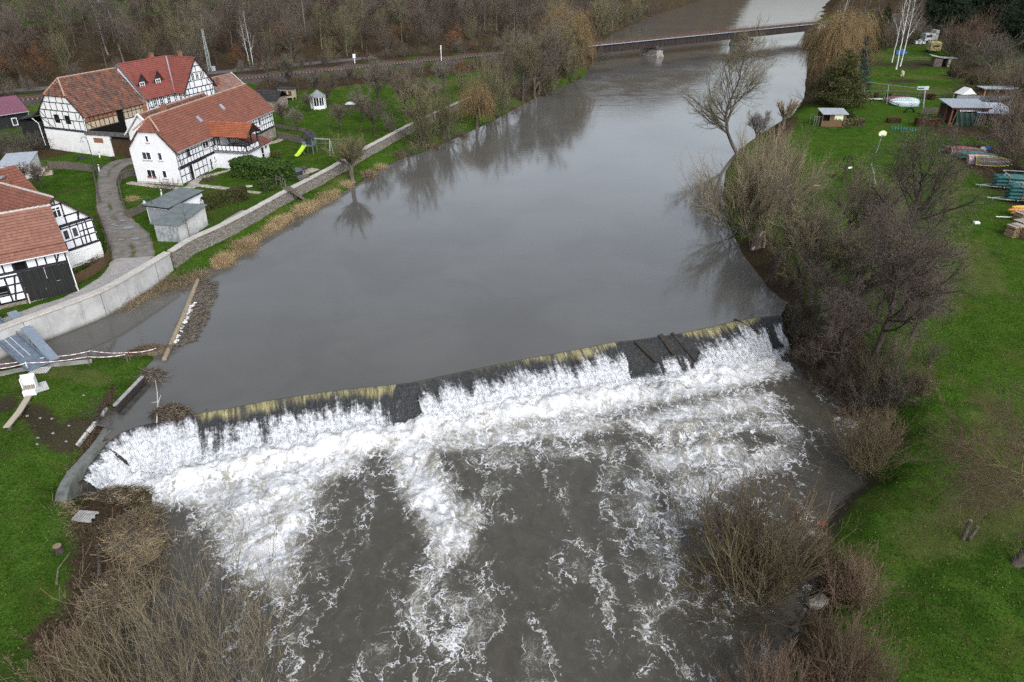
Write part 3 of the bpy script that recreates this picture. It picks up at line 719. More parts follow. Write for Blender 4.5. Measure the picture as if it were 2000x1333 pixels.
# spray thrown up where the sheet meets the pool: fine droplets nobody could count
rng = np.random.default_rng(5)
n = 5200
ii = rng.integers(0, len(cs), n*3); tt = rng.uniform(.25, 1.12, n*3)
ok = (fw[ii, np.minimum((tt*(NTt-1)).astype(int), NTt-1)] > .6); ii, tt = ii[ok][:n], tt[ok][:n]
q = np.minimum((tt*(NTt-1)).astype(int), NTt-1)
C0 = np.stack([FX[ii, q], FY[ii, q], FZ[ii, q]], 1); ex = np.maximum(tt-1, 0)[:, None]*np.c_[cn[ii]*3.2, np.zeros(len(ii))]
C0 = C0+ex+np.c_[rng.normal(0, .12, (len(ii), 2)), np.abs(rng.normal(.05, .13, len(ii)))]
r = rng.uniform(.012, .038, len(ii))[:, None, None]
oct_v = np.array([(1, 0, 0), (-1, 0, 0), (0, 1, 0), (0, -1, 0), (0, 0, 1), (0, 0, -1)], float)
V = (C0[:, None, :]+oct_v[None]*r).reshape(-1, 3)
ot = np.array([(0, 2, 4), (2, 1, 4), (1, 3, 4), (3, 0, 4), (2, 0, 5), (1, 2, 5), (3, 1, 5), (0, 3, 5)])
tr = (np.arange(len(ii))[:, None, None]*6+ot[None]).reshape(-1, 3)
me = np_mesh('spray', V, tris=tr, mats=[pm('spray_white', (.68, .69, .70), (.72, .72, .72), 2, .6)])
tag(link('spray', me), 'white spray of droplets thrown up along the falling water', 'spray', kind='stuff')

# concrete weir body under the sheet
mb = MB(); step = 12
conc_dark = pm('wet_weir_concrete', (.028, .028, .027), (.075, .070, .062), 1.6, .5, .4, .4)
conc = pm('weathered_concrete', (.16, .155, .145), (.30, .29, .27), 1.2, .85, .2, .3)
idx = list(range(0, len(cs), step))+[len(cs)-1]
rows = []
for i in idx:
    p, nrm, ru, ll = CQ[i], cn[i], run[i], left_low[i, 0]
    prof = [(-.75, -1.9), (-.75, -.30+ll), (-.05, -.22+ll), (.22*ru, -.62+ll*.8), (ru*.97, -2.5), (ru*.97, -3.2), (-.75, -3.2)]
    rows.append([(p[0]+nrm[0]*a, p[1]+nrm[1]*a, z) for a, z in prof])
V = [v for r_ in rows for v in r_]; n = 7
F = [(i*n+j, i*n+(j+1) % n, (i+1)*n+(j+1) % n, (i+1)*n+j) for i in range(len(rows)-1) for j in range(n)] + [tuple(range(n))[::-1], tuple((len(rows)-1)*n+j for j in range(n))]
mb.faces(V, F)
weir = thing('weir', 'low curved concrete weir across the river with water pouring over it', 'weir', (0, 0, 0))
mb.build('sill', conc_dark, weir)
oldwood = pm('wet_dark_timber', (.016, .014, .012), (.050, .042, .034), 3, .7, .3, .4, (1, 1, 6))
def fall_pt(px, tt, lift=0.0):
    i = int(np.argmin(np.abs(cpx-px))); j = min(NTt-1, int(tt*(NTt-1)))
    p, nrm = CQ[i], cn[i]
    return np.array([p[0]+nrm[0]*run[i]*T[j], p[1]+nrm[1]*run[i]*T[j], z0[j]+left_low[i, 0]+lift])
for pxa, ta, pxb, tb, w in [(1434, -.0, 1466, .42, .16), (1238, .12, 1262, .62, .4), (1288, .02, 1300, .5, .5), (1312, .0, 1334, .9, .3), (206, .25, 222, .85, .28)]:
    m = MB(); a, b = fall_pt(pxa, max(ta, 0), .16), fall_pt(pxb, tb, .18)
    m.bar(a, b, w, .14); m.build('baffle_beam', oldwood, weir)
# ---------------------------------------------------------------- building materials
def roof_mat(name, c1, c2, c3, moss=0.0, patch=None):
    t = NT(name); uv = t.coord('UV'); P = t.coord()
    cell = t.node('ShaderNodeTexWhiteNoise'); cell.noise_dimensions = '2D'
    fl = t.node('ShaderNodeVectorMath', operation='FLOOR'); t.l.new(t.mapping(uv, (4.0, 2.7, 1)), fl.inputs[0]); t.l.new(fl.outputs[0], cell.inputs['Vector'])
    r = cell.outputs['Value']
    c = t.mix(r, c1, c2)
    c = t.mix(t.ss(t.noise(P, .8, 5, .65), .42, .7, 0, .7), c, c3)
    if patch:
        f = t.math('MULTIPLY', t.ss(t.noise(t.mapping(uv, (1.6, .5, 1)), 1.0, 5, .65), .45, .55), t.ss(r, .1, .6))
        c = t.mix(f, c, patch)
        c = t.mix(t.ss(r, .975, .995, 0, .7), c, (.33, .11, .05))
        c = t.mix(t.ss(r, .02, .008, 0, .5), c, (.30, .26, .235))
    if moss: c = t.mix(t.ss(t.noise(P, 2.2, 5, .7), .55, .75, 0, moss), c, (.07, .065, .045))
    # barrel of each tile
    w = t.node('ShaderNodeTexWave'); w.wave_type = 'BANDS'; w.bands_direction = 'X'; t.l.new(uv, w.inputs['Vector']); w.inputs['Scale'].default_value = 4.0*math.pi/ (2*math.pi) * .62
    w.inputs['Distortion'].default_value = 0
    t.bump(w.outputs['Fac'], .35, .05)
    return t.out(c, .8, .25)
ROOF_RED = roof_mat('clay_tiles_red', (.180, .068, .045), (.240, .094, .062), (.145, .062, .046), .45)
ROOF_BRIGHT = roof_mat('clay_tiles_orange', (.29, .085, .040), (.35, .120, .058), (.20, .07, .045), .5)
ROOF_DARKRED = roof_mat('clay_tiles_deep_red', (.200, .060, .046), (.245, .076, .058), (.165, .056, .046), .15)
ROOF_OLD = roof_mat('clay_tiles_weathered', (.155, .066, .042), (.225, .090, .056), (.14, .075, .058), .45, (.055, .048, .044))
ROOF_BROWN = roof_mat('clay_tiles_brown', (.215, .102, .072), (.280, .138, .100), (.20, .095, .07), .35)
def plaster_mat(name, c1, c2, stain=(.42, .40, .36), amt=.35):
    t = NT(name); P = t.coord()
    c = t.mix(t.ss(t.noise(P, .9, 5, .6), .3, .7), c1, c2)
    z = t.node('ShaderNodeSeparateXYZ'); t.l.new(P, z.inputs[0])
    lowf = t.math('MULTIPLY', t.ss(z.outputs[2], 1.1, -.1), t.ss(t.noise(P, 1.6, 6, .7), .42, .62))
    c = t.mix(t.math('MULTIPLY', lowf, amt), c, stain)
    c = t.mix(t.ss(t.noise(t.mapping(P, (3, 3, .25)), 1.2, 4, .6), .60, .78, 0, amt*.5), c, stain)
    t.bump(t.noise(P, 14, 3, .6), .15, .01)
    return t.out(c, .9, .15)
PLASTER = plaster_mat('white_plaster', (.70, .70, .715), (.76, .76, .775), (.50, .47, .41), .5)
PLASTER_OLD = plaster_mat('old_white_plaster', (.70, .69, .665), (.79, .78, .76), (.40, .37, .33), .75)
PLASTER_GREY = plaster_mat('grey_render', (.27, .25, .215), (.36, .335, .29), (.2, .19, .17), .5)
TIMBER = pm('black_timber', (.012, .013, .017), (.030, .031, .036), 3, .75, .25, .2, (1, 1, .3))
TIMBER_BR = pm('brown_black_timber', (.030, .022, .017), (.060, .045, .034), 3, .8, .2, .2)
CLAYFILL = plaster_mat('bare_clay_infill', (.40, .31, .21), (.50, .41, .30), (.22, .10, .06), .9)
BRICKFILL = pm('brick_infill', (.22, .075, .045), (.34, .20, .12), 3, .9, .15, .4)
WFRAME = pm('white_window_frame', (.76, .76, .75), (.82, .82, .81), 3, .5, .4)
def glass_mat():
    t = NT('window_glass'); c = t.mix(t.ss(t.noise(t.coord(), .7, 2, .5), .4, .65), (.010, .012, .016), (.05, .055, .062))
    return t.out(c, .06, .6)
GLASS = glass_mat()
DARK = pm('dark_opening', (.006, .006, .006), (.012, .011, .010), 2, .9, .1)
ZINC = pm('zinc_sheet', (.28, .30, .32), (.40, .42, .44), 2, .45, .5, 0, (1, 1, 1), .5)
SILL = pm('sandstone_sill', (.42, .37, .32), (.52, .47, .41), 3, .85)
BRICK = pm('chimney_brick', (.20, .085, .055), (.29, .14, .095), 6, .9, .15, .5)
def stone_mat(name='rubble_stone', tint=(1, 1, 1), sc=3.0):
    t = NT(name); P = t.coord()
    Pm = t.mapping(P, (1, 1, 1.9))
    e = t.voro(Pm, sc, 'DISTANCE_TO_EDGE'); cc = t.voro(Pm, sc, 'F1', 'Color')
    sep = t.node('ShaderNodeSeparateColor'); t.l.new(cc, sep.inputs[0])
    a = t.mix(sep.outputs[0], tuple(.15*k for k in tint), tuple(.36*k for k in tint)); a = t.mix(t.ss(sep.outputs[1], .5, 1, 0, .6), a, (.32*tint[0], .25*tint[1], .185*tint[2]))
    a = t.mix(t.ss(t.noise(P, 8, 4, .7), .4, .75, 0, .5), a, (.08, .08, .07))
    c = t.mix(t.ss(e, .015, .075), (.22, .205, .18), a)
    t.bump(t.ss(e, 0, .12), .8, .06)
    return t.out(c, .92, .15)
STONE = stone_mat(tint=(.86, .79, .70)); STONE_BROWN = stone_mat('brown_rubble_stone', (1.15, .95, .8), 3.2)
BOARDS_BLACK = pm('black_boards', (.010, .011, .011), (.028, .028, .026), 3, .75, .25, .5, (5, 5, .25), 0, 0, .03)
BOARDS_GREY = pm('weathered_boards', (.085, .072, .060), (.17, .148, .125), 3, .9, .15, .5, (6, 6, .4))
BOARDS_BROWN = pm('brown_boards', (.075, .045, .024), (.125, .078, .042), 3, .8, .2, .5, (6, 6, .4))
BOARDS_PALE = pm('pale_boards', (.33, .27, .20), (.46, .40, .32), 3, .85, .2, .3, (6, 6, .4))
BITUMEN = pm('grey_green_bitumen', (.115, .135, .135), (.165, .185, .180), 1.3, .9, .15, .2)
BITUMEN_DARK = pm('dark_bitumen', (.030, .031, .032), (.055, .055, .055), 1.5, .9, .15, .2)

# ---------------------------------------------------------------- roof builder: stepped courses of tiles on any convex slope
def courses(mb, eaveL, eaveR, topL, topR, row=.38, lift=.075, bulge=None, mi=0):
    """rows of tiles between the eave edge and the top edge of one slope; corners given counter-clockwise from the eave"""
    a, b, c, d = map(lambda p: np.array(p, float), (eaveL, eaveR, topR, topL))
    slope = (c+d)/2-(a+b)/2; L = np.linalg.norm(slope)
    ux = (b-a)/max(1e-6, np.linalg.norm(b-a)); n = np.cross(ux, slope/L); n /= np.linalg.norm(n)
    if n[2] < 0: n = -n
    nr = max(1, int(round(L/row)))
    for i in range(nr):
        t0, t1 = i/nr, (i+1)/nr
        p0, p1 = a+(d-a)*t0, b+(c-b)*t0; q0, q1 = a+(d-a)*t1, b+(c-b)*t1
        w0 = [(p-a)@ux for p in (p0, p1, q1, q0)]
        ov = slope/L*.07
        P = [p0-ov+n*lift, p1-ov+n*lift, q1, q0]
        mb.poly(P, mi, [(w, i*.37+k*.37) for w, k in zip(w0, (0, 0, 1, 1))])
        mb.poly([p0, p1, p1-ov+n*lift, p0-ov+n*lift], mi, [(w0[0], i*.37), (w0[1], i*.37), (w0[1], i*.37), (w0[0], i*.37)])
def gable_roof(mb, W, L, ze, zr, o=.35, og=.25, hip0=None, hip1=None, x0=0.0, y0=0.0, row=.34):
    """ridge along y; hip0/hip1 = (height of half-hip eave, ridge set-back) at the y=0 / y=L end"""
    sl = (zr-ze)/(W/2)
    xe0, xe1, zee = x0-o, x0+W+o, ze-o*sl; xm = x0+W/2
    ya, yb = y0-og, y0+L+og
    def xs(z): return (z-zee)/sl                                 # inset from the eave edge at height z
    lo0 = hip0[0] if hip0 else None; lo1 = hip1[0] if hip1 else None
    for side in (0, 1):
        e = (lambda k: xe0+k) if side == 0 else (lambda k: xe1-k)
        pts_y = lambda z: (ya if not hip0 or z <= lo0 else ya+(z-lo0)/(zr-lo0)*hip0[1], yb if not hip1 or z <= lo1 else yb-(z-lo1)/(zr-lo1)*hip1[1])
        zs = [zee]+sorted({z for z in (lo0, lo1) if z})+[zr]
        for za, zb in zip(zs[:-1], zs[1:]):
            (y00, y01), (y10, y11) = pts_y(za), pts_y(zb)
            A, Bp, C, D = (e(xs(za)), y00, za), (e(xs(za)), y01, za), (e(xs(zb)), y11, zb), (e(xs(zb)), y10, zb)
            if side == 0: courses(mb, Bp, A, C, D, row)
            else: courses(mb, A, Bp, D, C, row)
            # underside
            mb.poly([tuple(np.array(p)-(0, 0, .12)) for p in (A, Bp, C, D)], 0)
    for hp, y, s, lo in ((hip0, ya, 1, lo0), (hip1, yb, -1, lo1)):
        if hp:
            A, Bp, C = (xe0+xs(lo), y-.05*s, lo), (xe1-xs(lo), y-.05*s, lo), (xm, y+s*hp[1], zr)
            courses(mb, A, Bp, C, C, row) if s > 0 else courses(mb, Bp, A, C, C, row)
            mb.poly([tuple(np.array(p)-(0, 0, .12)) for p in (A, Bp, C)], 0)
    return (xm, ya+(hip0[1] if hip0 else 0), zr), (xm, yb-(hip1[1] if hip1 else 0), zr)
def ridge_caps(parent, a, b, mat, extra=()):
    m = MB(); a, b = np.array(a), np.array(b)
    for p, q in ((a, b),)+tuple((np.array(x), np.array(y)) for x, y in extra):
        L = np.linalg.norm(q-p); n = max(2, int(L/.42))
        for i in range(n):
            u, v = p+(q-p)*i/n, p+(q-p)*(i+1.06)/n
            m.tube([u+(0, 0, .02), v+(0, 0, .05)], [.10, .125], 6)
    m.build('ridge_tiles', mat, parent)
def verge(parent, W, ze, zr, y, o=.35, x0=0, mat=None, top=None, w=.05):
    """barge boards along a gable edge"""
    sl = (zr-ze)/(W/2)
    for s in (0, 1):
        m = MB(); xa = x0-o if s == 0 else x0+W+o
        zt = top or zr; xb = xa+((zt-(ze-o*sl))/sl)*(1 if s == 0 else -1)
        m.bar((xa, y, ze-o*sl-.07), (xb, y, zt-.07), w, .17); m.build('barge_board', mat or TIMBER, parent)
def gable_walls(mb, W, L, ze, zr, x0=0, y0=0, zb=-.4, hip0=None, hip1=None, mi=0):
    sl = (zr-ze)/(W/2)
    def prof(hp):
        if hp:
            k = (hp[0]-ze)/sl; return [(x0, zb), (x0+W, zb), (x0+W, ze), (x0+W-k, hp[0]), (x0+k, hp[0]), (x0, ze)]
        return [(x0, zb), (x0+W, zb), (x0+W, ze), (x0+W/2, zr), (x0, ze)]
    mb.poly([(x, y0, z-.03*(z > zb)) for x, z in prof(hip0)], mi)
    mb.poly([(x, y0+L, z-.03*(z > zb)) for x, z in prof(hip1)][::-1], mi)
    mb.poly([(x0+W, y0, zb), (x0+W, y0+L, zb), (x0+W, y0+L, ze), (x0+W, y0, ze)], mi)
    mb.poly([(x0, y0+L, zb), (x0, y0, zb), (x0, y0, ze), (x0, y0+L, ze)], mi)
class Face:
    """one wall plane: u runs along the wall, v is height, n is the outward normal"""
    def __init__(s, o, u, n): s.o, s.u, s.n = np.array(o, float), np.array(u, float), np.array(n, float)
    def p(s, a, z, d=0.0): return s.o+s.u*a+np.array((0, 0, z))+s.n*d
    def beam(s, mb, a, za, b, zb, w=.16, d=.022, mi=0):
        mb.bar(s.p(a, za, d-.05), s.p(b, zb, d-.05), w, .10, up=tuple(s.n), mi=mi)
    def slab(s, mb, a0, z0, a1, z1, d0, d1, mi=0):
        P = [s.p(a, z, d) for d in (d0, d1) for a, z in ((a0, z0), (a1, z0), (a1, z1), (a0, z1))]
        mb.faces(P, [(3, 2, 1, 0), (4, 5, 6, 7), (0, 1, 5, 4), (1, 2, 6, 5), (2, 3, 7, 6), (3, 0, 4, 7)], mi)
    def window(s, parent, a0, z0, a1, z1, mull=(), trans=(), fw=.09, sill=True, frame=WFRAME, depth=.05, shade=None):
        m = MB(); d = depth
        s.slab(m, a0, z0, a1, z0+fw, -.02, d); s.slab(m, a0, z1-fw, a1, z1, -.02, d)
        s.slab(m, a0, z0+fw, a0+fw, z1-fw, -.02, d); s.slab(m, a1-fw, z0+fw, a1, z1-fw, -.02, d)
        for k in mull: s.slab(m, a0+(a1-a0)*k-fw*.35, z0+fw, a0+(a1-a0)*k+fw*.35, z1-fw, -.02, d-.01)
        cuts = [a0+fw]+[a0+(a1-a0)*k for k in mull]+[a1-fw]
        for k in trans:
            z = z0+(z1-z0)*k
            for i in range(len(cuts)-1): s.slab(m, cuts[i]+(fw*.35 if i else 0), z-fw*.25, cuts[i+1]-(fw*.35 if i < len(cuts)-2 else 0), z+fw*.25, -.02, d-.015)
        w = m.build('window', frame, parent)
        g = MB(); g.poly([s.p(a0+fw*.5, z0+fw*.5, .012), s.p(a1-fw*.5, z0+fw*.5, .012), s.p(a1-fw*.5, z1-fw*.5, .012), s.p(a0+fw*.5, z1-fw*.5, .012)]); g.build('pane', GLASS, w)
        if sill:
            q = MB(); s.slab(q, a0-.06, z0-.09, a1+.06, z0-.003, -.02, d+.08); q.build('sill', SILL if frame is WFRAME else frame, w)
        return w
    def opening(s, parent, a0, z0, a1, z1, name='window', mat=None):
        m = MB(); s.slab(m, a0, z0, a1, z1, -.02, .012); return m.build(name, mat or DARK, parent)
    def grid(s, mb, a0, a1, zs, posts, w=.15, diag=()):
        for z in zs: s.beam(mb, a0, z, a1, z, w)
        for a in posts:
            for i in range(len(zs)-1): s.beam(mb, a, zs[i]+w/2-.005, a, zs[i+1]-w/2+.005, w, .018)
        for d in diag: s.beam(mb, *d, w, .013)
def downpipe(parent, pts, mat=None):
    m = MB(); m.tube(pts, .05, 6); m.build('downpipe', mat or ZINC, parent)
def gutter(parent, a, b):
    m = MB(); m.tube([a, b], .07, 6); m.build('gutter', ZINC, parent)
def chimney(parent, x, y, z0, z1, w=.55, cap=True, mat=None):
    m = MB(); m.box((x-w/2, y-w/2, z0), (x+w/2, y+w/2, z1)); m.box((x-w/2-.05, y-w/2-.05, z1), (x+w/2+.05, y+w/2+.05, z1+.09))
    c = m.build('chimney', mat or BRICK, parent)
    if cap:
        k = MB(); n = 8
        for i in range(n):
            a0, a1 = math.pi*i/n, math.pi*(i+1)/n
            k.faces([(x-.36*math.cos(a0), y-.3, z1+.18+.26*math.sin(a0)), (x-.36*math.cos(a1), y-.3, z1+.18+.26*math.sin(a1)), (x-.36*math.cos(a1), y+.3, z1+.18+.26*math.sin(a1)), (x-.36*math.cos(a0), y+.3, z1+.18+.26*math.sin(a0))], [(0, 1, 2, 3)])
        for sx in (-.34, .34):
            for sy in (-.26, .26): k.bar((x+sx, y+sy, z1+.08), (x+sx, y+sy, z1+.2), .03, .03)
        k.build('chimney_hood', ZINC, c)
    return c

# ================================================================ 1 main farmhouse
FH = thing('farmhouse', 'long white farmhouse with red tiled roof, black half-timbering and a roofed balcony facing the river', 'house', (-49.9, 93.0, 2.0), R(-10.5))
W, L, ZE, ZR = 6.5, 26.5, 4.75, 8.5
m = MB(); gable_walls(m, W, L, ZE, ZR, hip0=(6.9, 1.2), hip1=(6.9, 1.2)); m.build('wall', PLASTER, FH)
m = MB(); m.box((-.04, -.04, -.4), (W+.04, .1, .32)); m.build('plinth', SILL, FH)
m = MB(); ra, rb = gable_roof(m, W, L, ZE, ZR, .35, .2, (6.95, 1.2), (6.95, 1.2)); RF = m.build('roof', ROOF_RED, FH)
ridge_caps(RF, ra, rb, pm('ridge_mortar', (.30, .17, .12), (.42, .30, .23), 4), extra=(((1.35, -.2, 6.98), ra), ((5.1, -.2, 6.98), ra)))
verge(FH, W, ZE, ZR, -.22, .35, 0, TIMBER_BR, top=6.85)
for x, y in ((5.0, 9.0), (4.7, 15.6)):
    z = ZE+(W-x)*(ZR-ZE)/(W/2); m = MB(); P = [(x-.28, y-.32, z+.40), (x+.28, y-.32, z-.24), (x+.28, y+.32, z-.24), (x-.28, y+.32, z+.40)]
    P2 = [(a, b, c+.16) for a, b, c in P]; m.faces(P+P2, [(3, 2, 1, 0), (4, 5, 6, 7), (0, 1, 5, 4), (1, 2, 6, 5), (2, 3, 7, 6), (3, 0, 4, 7)]); m.build('skylight', ZINC, RF)
chimney(RF, 2.6, 5.2, 7.4, 9.1, .5, False)
F0 = Face((0, 0, 0), (1, 0, 0), (0, -1, 0)); FS = Face((W, 0, 0), (0, 1, 0), (1, 0, 0))
F0.window(FH, 1.64, 3.22, 2.96, 4.27, (.5,)); F0.window(FH, 3.92, 3.24, 4.55, 4.29); F0.window(FH, 1.71, .90, 3.01, 1.96, (.5,)); F0.window(FH, 3.95, .88, 4.62, 1.94); F0.window(FH, 2.70, 5.5, 3.2, 6.40)
fb = MB()
for x in (1.9, 2.2, 2.7, 2.9): fb.box((x-.1, -.2, .93), (x+.12, -.06, 1.08))
fb.build('flower_box', pm('red_brown_flowers', (.10, .03, .025), (.20, .06, .05), 12), FH)
tm = MB(); z0_, z1_, zm1, zm2 = 2.38, 4.62, 3.15, 3.9
posts = [.12, .75, 1.45, 2.25, 3.05, 3.7, 4.4, 5.15, 6.0, 7.75, 8.45, 9.2]
FS.grid(tm, .05, 9.3, [z0_, zm1, zm2, z1_], [p for p in posts if not 6.1 < p < 7.7], .115, [(.3, 4.5, .7, 2.5), (.95, 2.5, 1.3, 3.1)])
FS.beam(tm, -.05, 2.22, 9.3, 2.22, .26, .06)
FS.grid(tm, .1, 6.45, [.12, 1.12, 2.05], [.12, 1.15, 2.15, 3.25, 4.3, 5.4, 6.4], .12)
posts2 = [19.0+.72*i for i in range(11)]
FS.grid(tm, 18.2, 26.4, [2.05, 2.85, 3.65, 4.55], posts2, .12, [(18.9, 2.1, 19.6, 3.6), (26.2, 2.1, 25.5, 4.4)])
FS.beam(tm, 18.2, 1.88, 26.5, 1.88, .22, .05)
tm.build('timber_frame', TIMBER, FH)
FS.window(FH, 2.43, 3.32, 3.0, 4.5, frame=TIMBER); FS.window(FH, 6.15, 3.18, 7.65, 4.5, (.5,)); FS.window(FH, 21.7, 2.95, 22.45, 4.2); FS.window(FH, 18.7, 3.5, 19.6, 4.3)
FS.window(FH, 24.3, .7, 25.3, 1.8); FS.window(FH, 8.1, 1.15, 8.6, 1.75)
sw = MB(); FS.slab(sw, 23.2, -.5, 26.56, 1.78, -.05, .09); FS.slab(sw, 18.0, -.5, 23.2, 1.78, -.05, .05); 
sw.build('stone_base', STONE_BROWN, FH)
dr = MB(); FS.slab(dr, 2.3, .05, 3.15, 2.1, -.02, .07); D_ = dr.build('door', pm('dark_door', (.02, .018, .016), (.04, .035, .03), 4, .5), FH)
dg = MB(); FS.slab(dg, 2.38, .75, 2.75, 1.95, .07, .085); dg.build('pane', GLASS, D_)
dg = MB(); FS.slab(dg, 2.86, .1, 3.12, 2.06, .071, .10); dg.build('door_frame', WFRAME, D_)
# wrought-iron figure on the wall
rl = MB()
for a, b in ((( 7.25, .2), (7.3, 1.6)), ((7.1, .9), (7.5, 1.1)), ((7.15, .5), (7.45, .45)), ((7.2, 1.3), (7.4, 1.5)), ((7.12, .3), (7.42, .22))): FS.beam(rl, a[0], a[1], b[0], b[1], .16, .06)
rl.build('wall_figure', TIMBER, FH)
gutter(FH, (W+.42, -.1, ZE-.38), (W+.42, L, ZE-.38))
downpipe(FH, [(W+.4, .1, ZE-.4), (W+.1, .05, ZE-.9), (W+.08, .05, .1)])
# balcony block
vb = MB(); vb.box((W, 8.65, -.5), (11.5, 12.15, 2.25)); VB = vb.build('balcony_block', PLASTER, FH)
vd = MB(); vd.box((W, 8.45, 2.25), (11.72, 12.35, 2.42)); vd.build('balcony_floor', pm('lead_edge', (.10, .105, .115), (.16, .165, .175), 3, .6), VB)
pr = MB(); pr.box((W+.02, 8.62, 2.42), (11.5, 8.74, 3.26)); pr.box((11.42, 8.74, 2.42), (11.54, 12.12, 3.26)); pr.build('parapet', PLASTER, VB)
bt = MB(); BF = Face((W, 8.62, 0), (1, 0, 0), (0, -1, 0)); BR = Face((11.54, 8.62, 0), (0, 1, 0), (1, 0, 0))
BF.grid(bt, .05, 5.0, [2.5, 3.24], [.08, .7, 1.3, 1.9, 2.5, 3.1, 3.7, 4.3, 4.95], .10, [(.15, 3.2, .65, 2.5), (4.85, 3.2, 4.4, 2.5)])
BR.grid(bt, .0, 3.5, [2.5, 3.24], [.05, .9, 1.75, 2.6, 3.45], .10, [(.1, 2.5, .85, 3.2), (.95, 3.2, 1.7, 2.5), (1.8, 2.5, 2.55, 3.2)])
for x, y in ((6.75, 8.7), (9.1, 8.7), (11.45, 8.7), (11.45, 12.05), (11.45, 10.4)): bt.bar((x, y, 3.2), (x, y, 4.75), .16, .16, up=(1, 0, 0))
bt.bar((6.6, 8.7, 4.7), (11.9, 8.7, 4.7), .16, .16); bt.bar((6.6, 12.05, 4.7), (11.9, 12.05, 4.7), .16, .16); bt.bar((11.45, 8.6, 4.7), (11.45, 12.2, 4.7), .16, .16)
for x0, x1 in ((6.8, 7.5), (9.1, 8.4), (9.1, 9.8), (11.4, 10.7)): bt.bar((x0, 8.7, 4.0), (x1, 8.7, 4.66), .1, .1, up=(0, 1, 0))
bt.bar((11.85, 8.8, 5.0), (11.85, 12.0, 5.0), .1, .12); bt.bar((11.85, 10.4, 4.9), (11.85, 10.4, 6.0), .1, .1, up=(1, 0, 0))
bt.build('balcony_frame', TIMBER, VB)
BR2 = Face((W+.001, 8.75, 0), (0, 1, 0), (1, 0, 0)); BR2.window(VB, .8, 2.5, 1.8, 4.3, (.5,), frame=WFRAME, sill=False)
tb = MB(); tb.tube([(8.9, 10.3, 2.42), (8.9, 10.3, 3.1)], .06); tb.tube([(8.9, 10.3, 3.1), (8.9, 10.3, 3.15)], .55, 12); tb.build('balcony_table', BOARDS_BROWN, VB)
rr = MB()
courses(rr, (6.15, 8.3, 4.55), (12.05, 8.3, 4.55), (4.6, 10.4, 6.15), (12.05, 10.4, 6.15), .3); courses(rr, (12.05, 12.5, 4.55), (6.15, 12.5, 4.55), (12.05, 10.4, 6.15), (4.6, 10.4, 6.15), .3)
rr.poly([(6.2, 8.3, 4.43), (12.05, 8.3, 4.43), (12.05, 10.4, 6.03), (6.2, 10.4, 6.03)]); rr.poly([(6.2, 12.5, 4.43), (6.2, 10.4, 6.03), (12.05, 10.4, 6.03), (12.05, 12.5, 4.43)])
BRF = rr.build('balcony_roof', ROOF_BRIGHT, FH)
vl = MB(); vl.bar((6.1, 8.36, 4.72), (4.72, 10.4, 6.3), .25, .05); vl.build('valley_flashing', ZINC, BRF)
# small annex beyond the balcony
ax = MB(); ax.box((W, 12.15, -.5), (11.1, 15.6, 2.4)); AX = ax.build('annex', PLASTER_OLD, FH)
ar = MB(); courses(ar, (11.6, 12.16, 2.42), (11.6, 15.9, 2.42), (W, 12.16, 3.9), (W, 15.9, 3.9), .3); ar.poly([(11.6, 12.16, 2.3), (11.6, 15.9, 2.3), (W, 15.9, 3.78), (W, 12.16, 3.78)]); ar.build('annex_roof', ROOF_RED, AX)
AF = Face((11.1, 12.15, 0), (0, 1, 0), (1, 0, 0)); AF.window(AX, .9, .05, 1.8, 2.0, (), (.5,), frame=WFRAME, sill=False)
vt = MB(); vt.tube([(11.05, 14.6, 1.7), (11.16, 14.6, 1.7)], .22, 10); vt.build('round_vent', TIMBER, AX)

# ================================================================ 2 rear range behind the farmhouse
RR = thing('rear_range', 'low rear range with mottled old roof behind the long white farmhouse', 'outbuilding', FH.location, R(-10.5))
m = MB(); gable_walls(m, 4.6, 16.5, 4.6, 7.0, -6.3, 8.6); m.build('wall', PLASTER_OLD, RR)
m = MB(); a, b = gable_roof(m, 4.6, 16.5, 4.6, 7.0, .3, .05, x0=-6.3, y0=8.6); r_ = m.build('roof', ROOF_OLD, RR); ridge_caps(r_, a, b, pm('ridge_mortar', (.3, .2, .15)))
m = MB(); m.bar((-6.75, 8.35, 4.15), (-4.0, 8.35, 7.12), .35, .12); m.bar((-1.3, 8.35, 4.15), (-4.0, 8.35, 7.12), .35, .12); m.build('gable_coping', PLASTER, RR)

# ================================================================ 3 big barn
BO = np.array((-69.7, 109.2, 2.3)); BA = R(-21)
BN = thing('barn', 'large half-timbered barn with patched weathered roof and white half-hipped gable', 'barn', BO, BA)
X0, W, L, ZE, ZR = -1.3, 8.8, 11.6, 5.75, 10.4
m = MB(); gable_walls(m, W, L, ZE, ZR, X0, 0, -.6, hip0=(8.15, 1.3)); m.build('wall', PLASTER_OLD, BN)
m = MB(); a, b = gable_roof(m, W, L-.1, ZE, ZR, .3, .12, (8.2, 1.35), None, X0); r_ = m.build('roof', ROOF_OLD, BN)
ridge_caps(r_, a, b, pm('ridge_mortar', (.3, .2, .15)), extra=(((X0+2.3, -.15, 8.25), a), ((X0+W-2.3, -.15, 8.25), a)))
verge(BN, W, ZE, ZR, -.14, .3, X0, TIMBER, top=8.1)
F0 = Face((X0, 0, 0), (1, 0, 0), (0, -1, 0)); FS = Face((X0+W, 0, 0), (0, 1, 0), (1, 0, 0))
tm = MB(); F0.beam(tm, 0, 3.25, W, 3.25, .22, .05)
F0.grid(tm, .05, W-.05, [3.4, 4.75], [.1, 1.4, 2.6, 4.2, 5.3, 6.5, 7.7, W-.1], .13, [(.2, 4.7, 2.2, 3.4)])
F0.grid(tm, .1, W-.1, [4.75, 6.0], [1.2, 2.4, 3.6, 4.8, 6.0, 7.4], .13, [(.1, 5.9, 1.1, 4.8), (7.8, 5.0, 8.4, 5.9)])
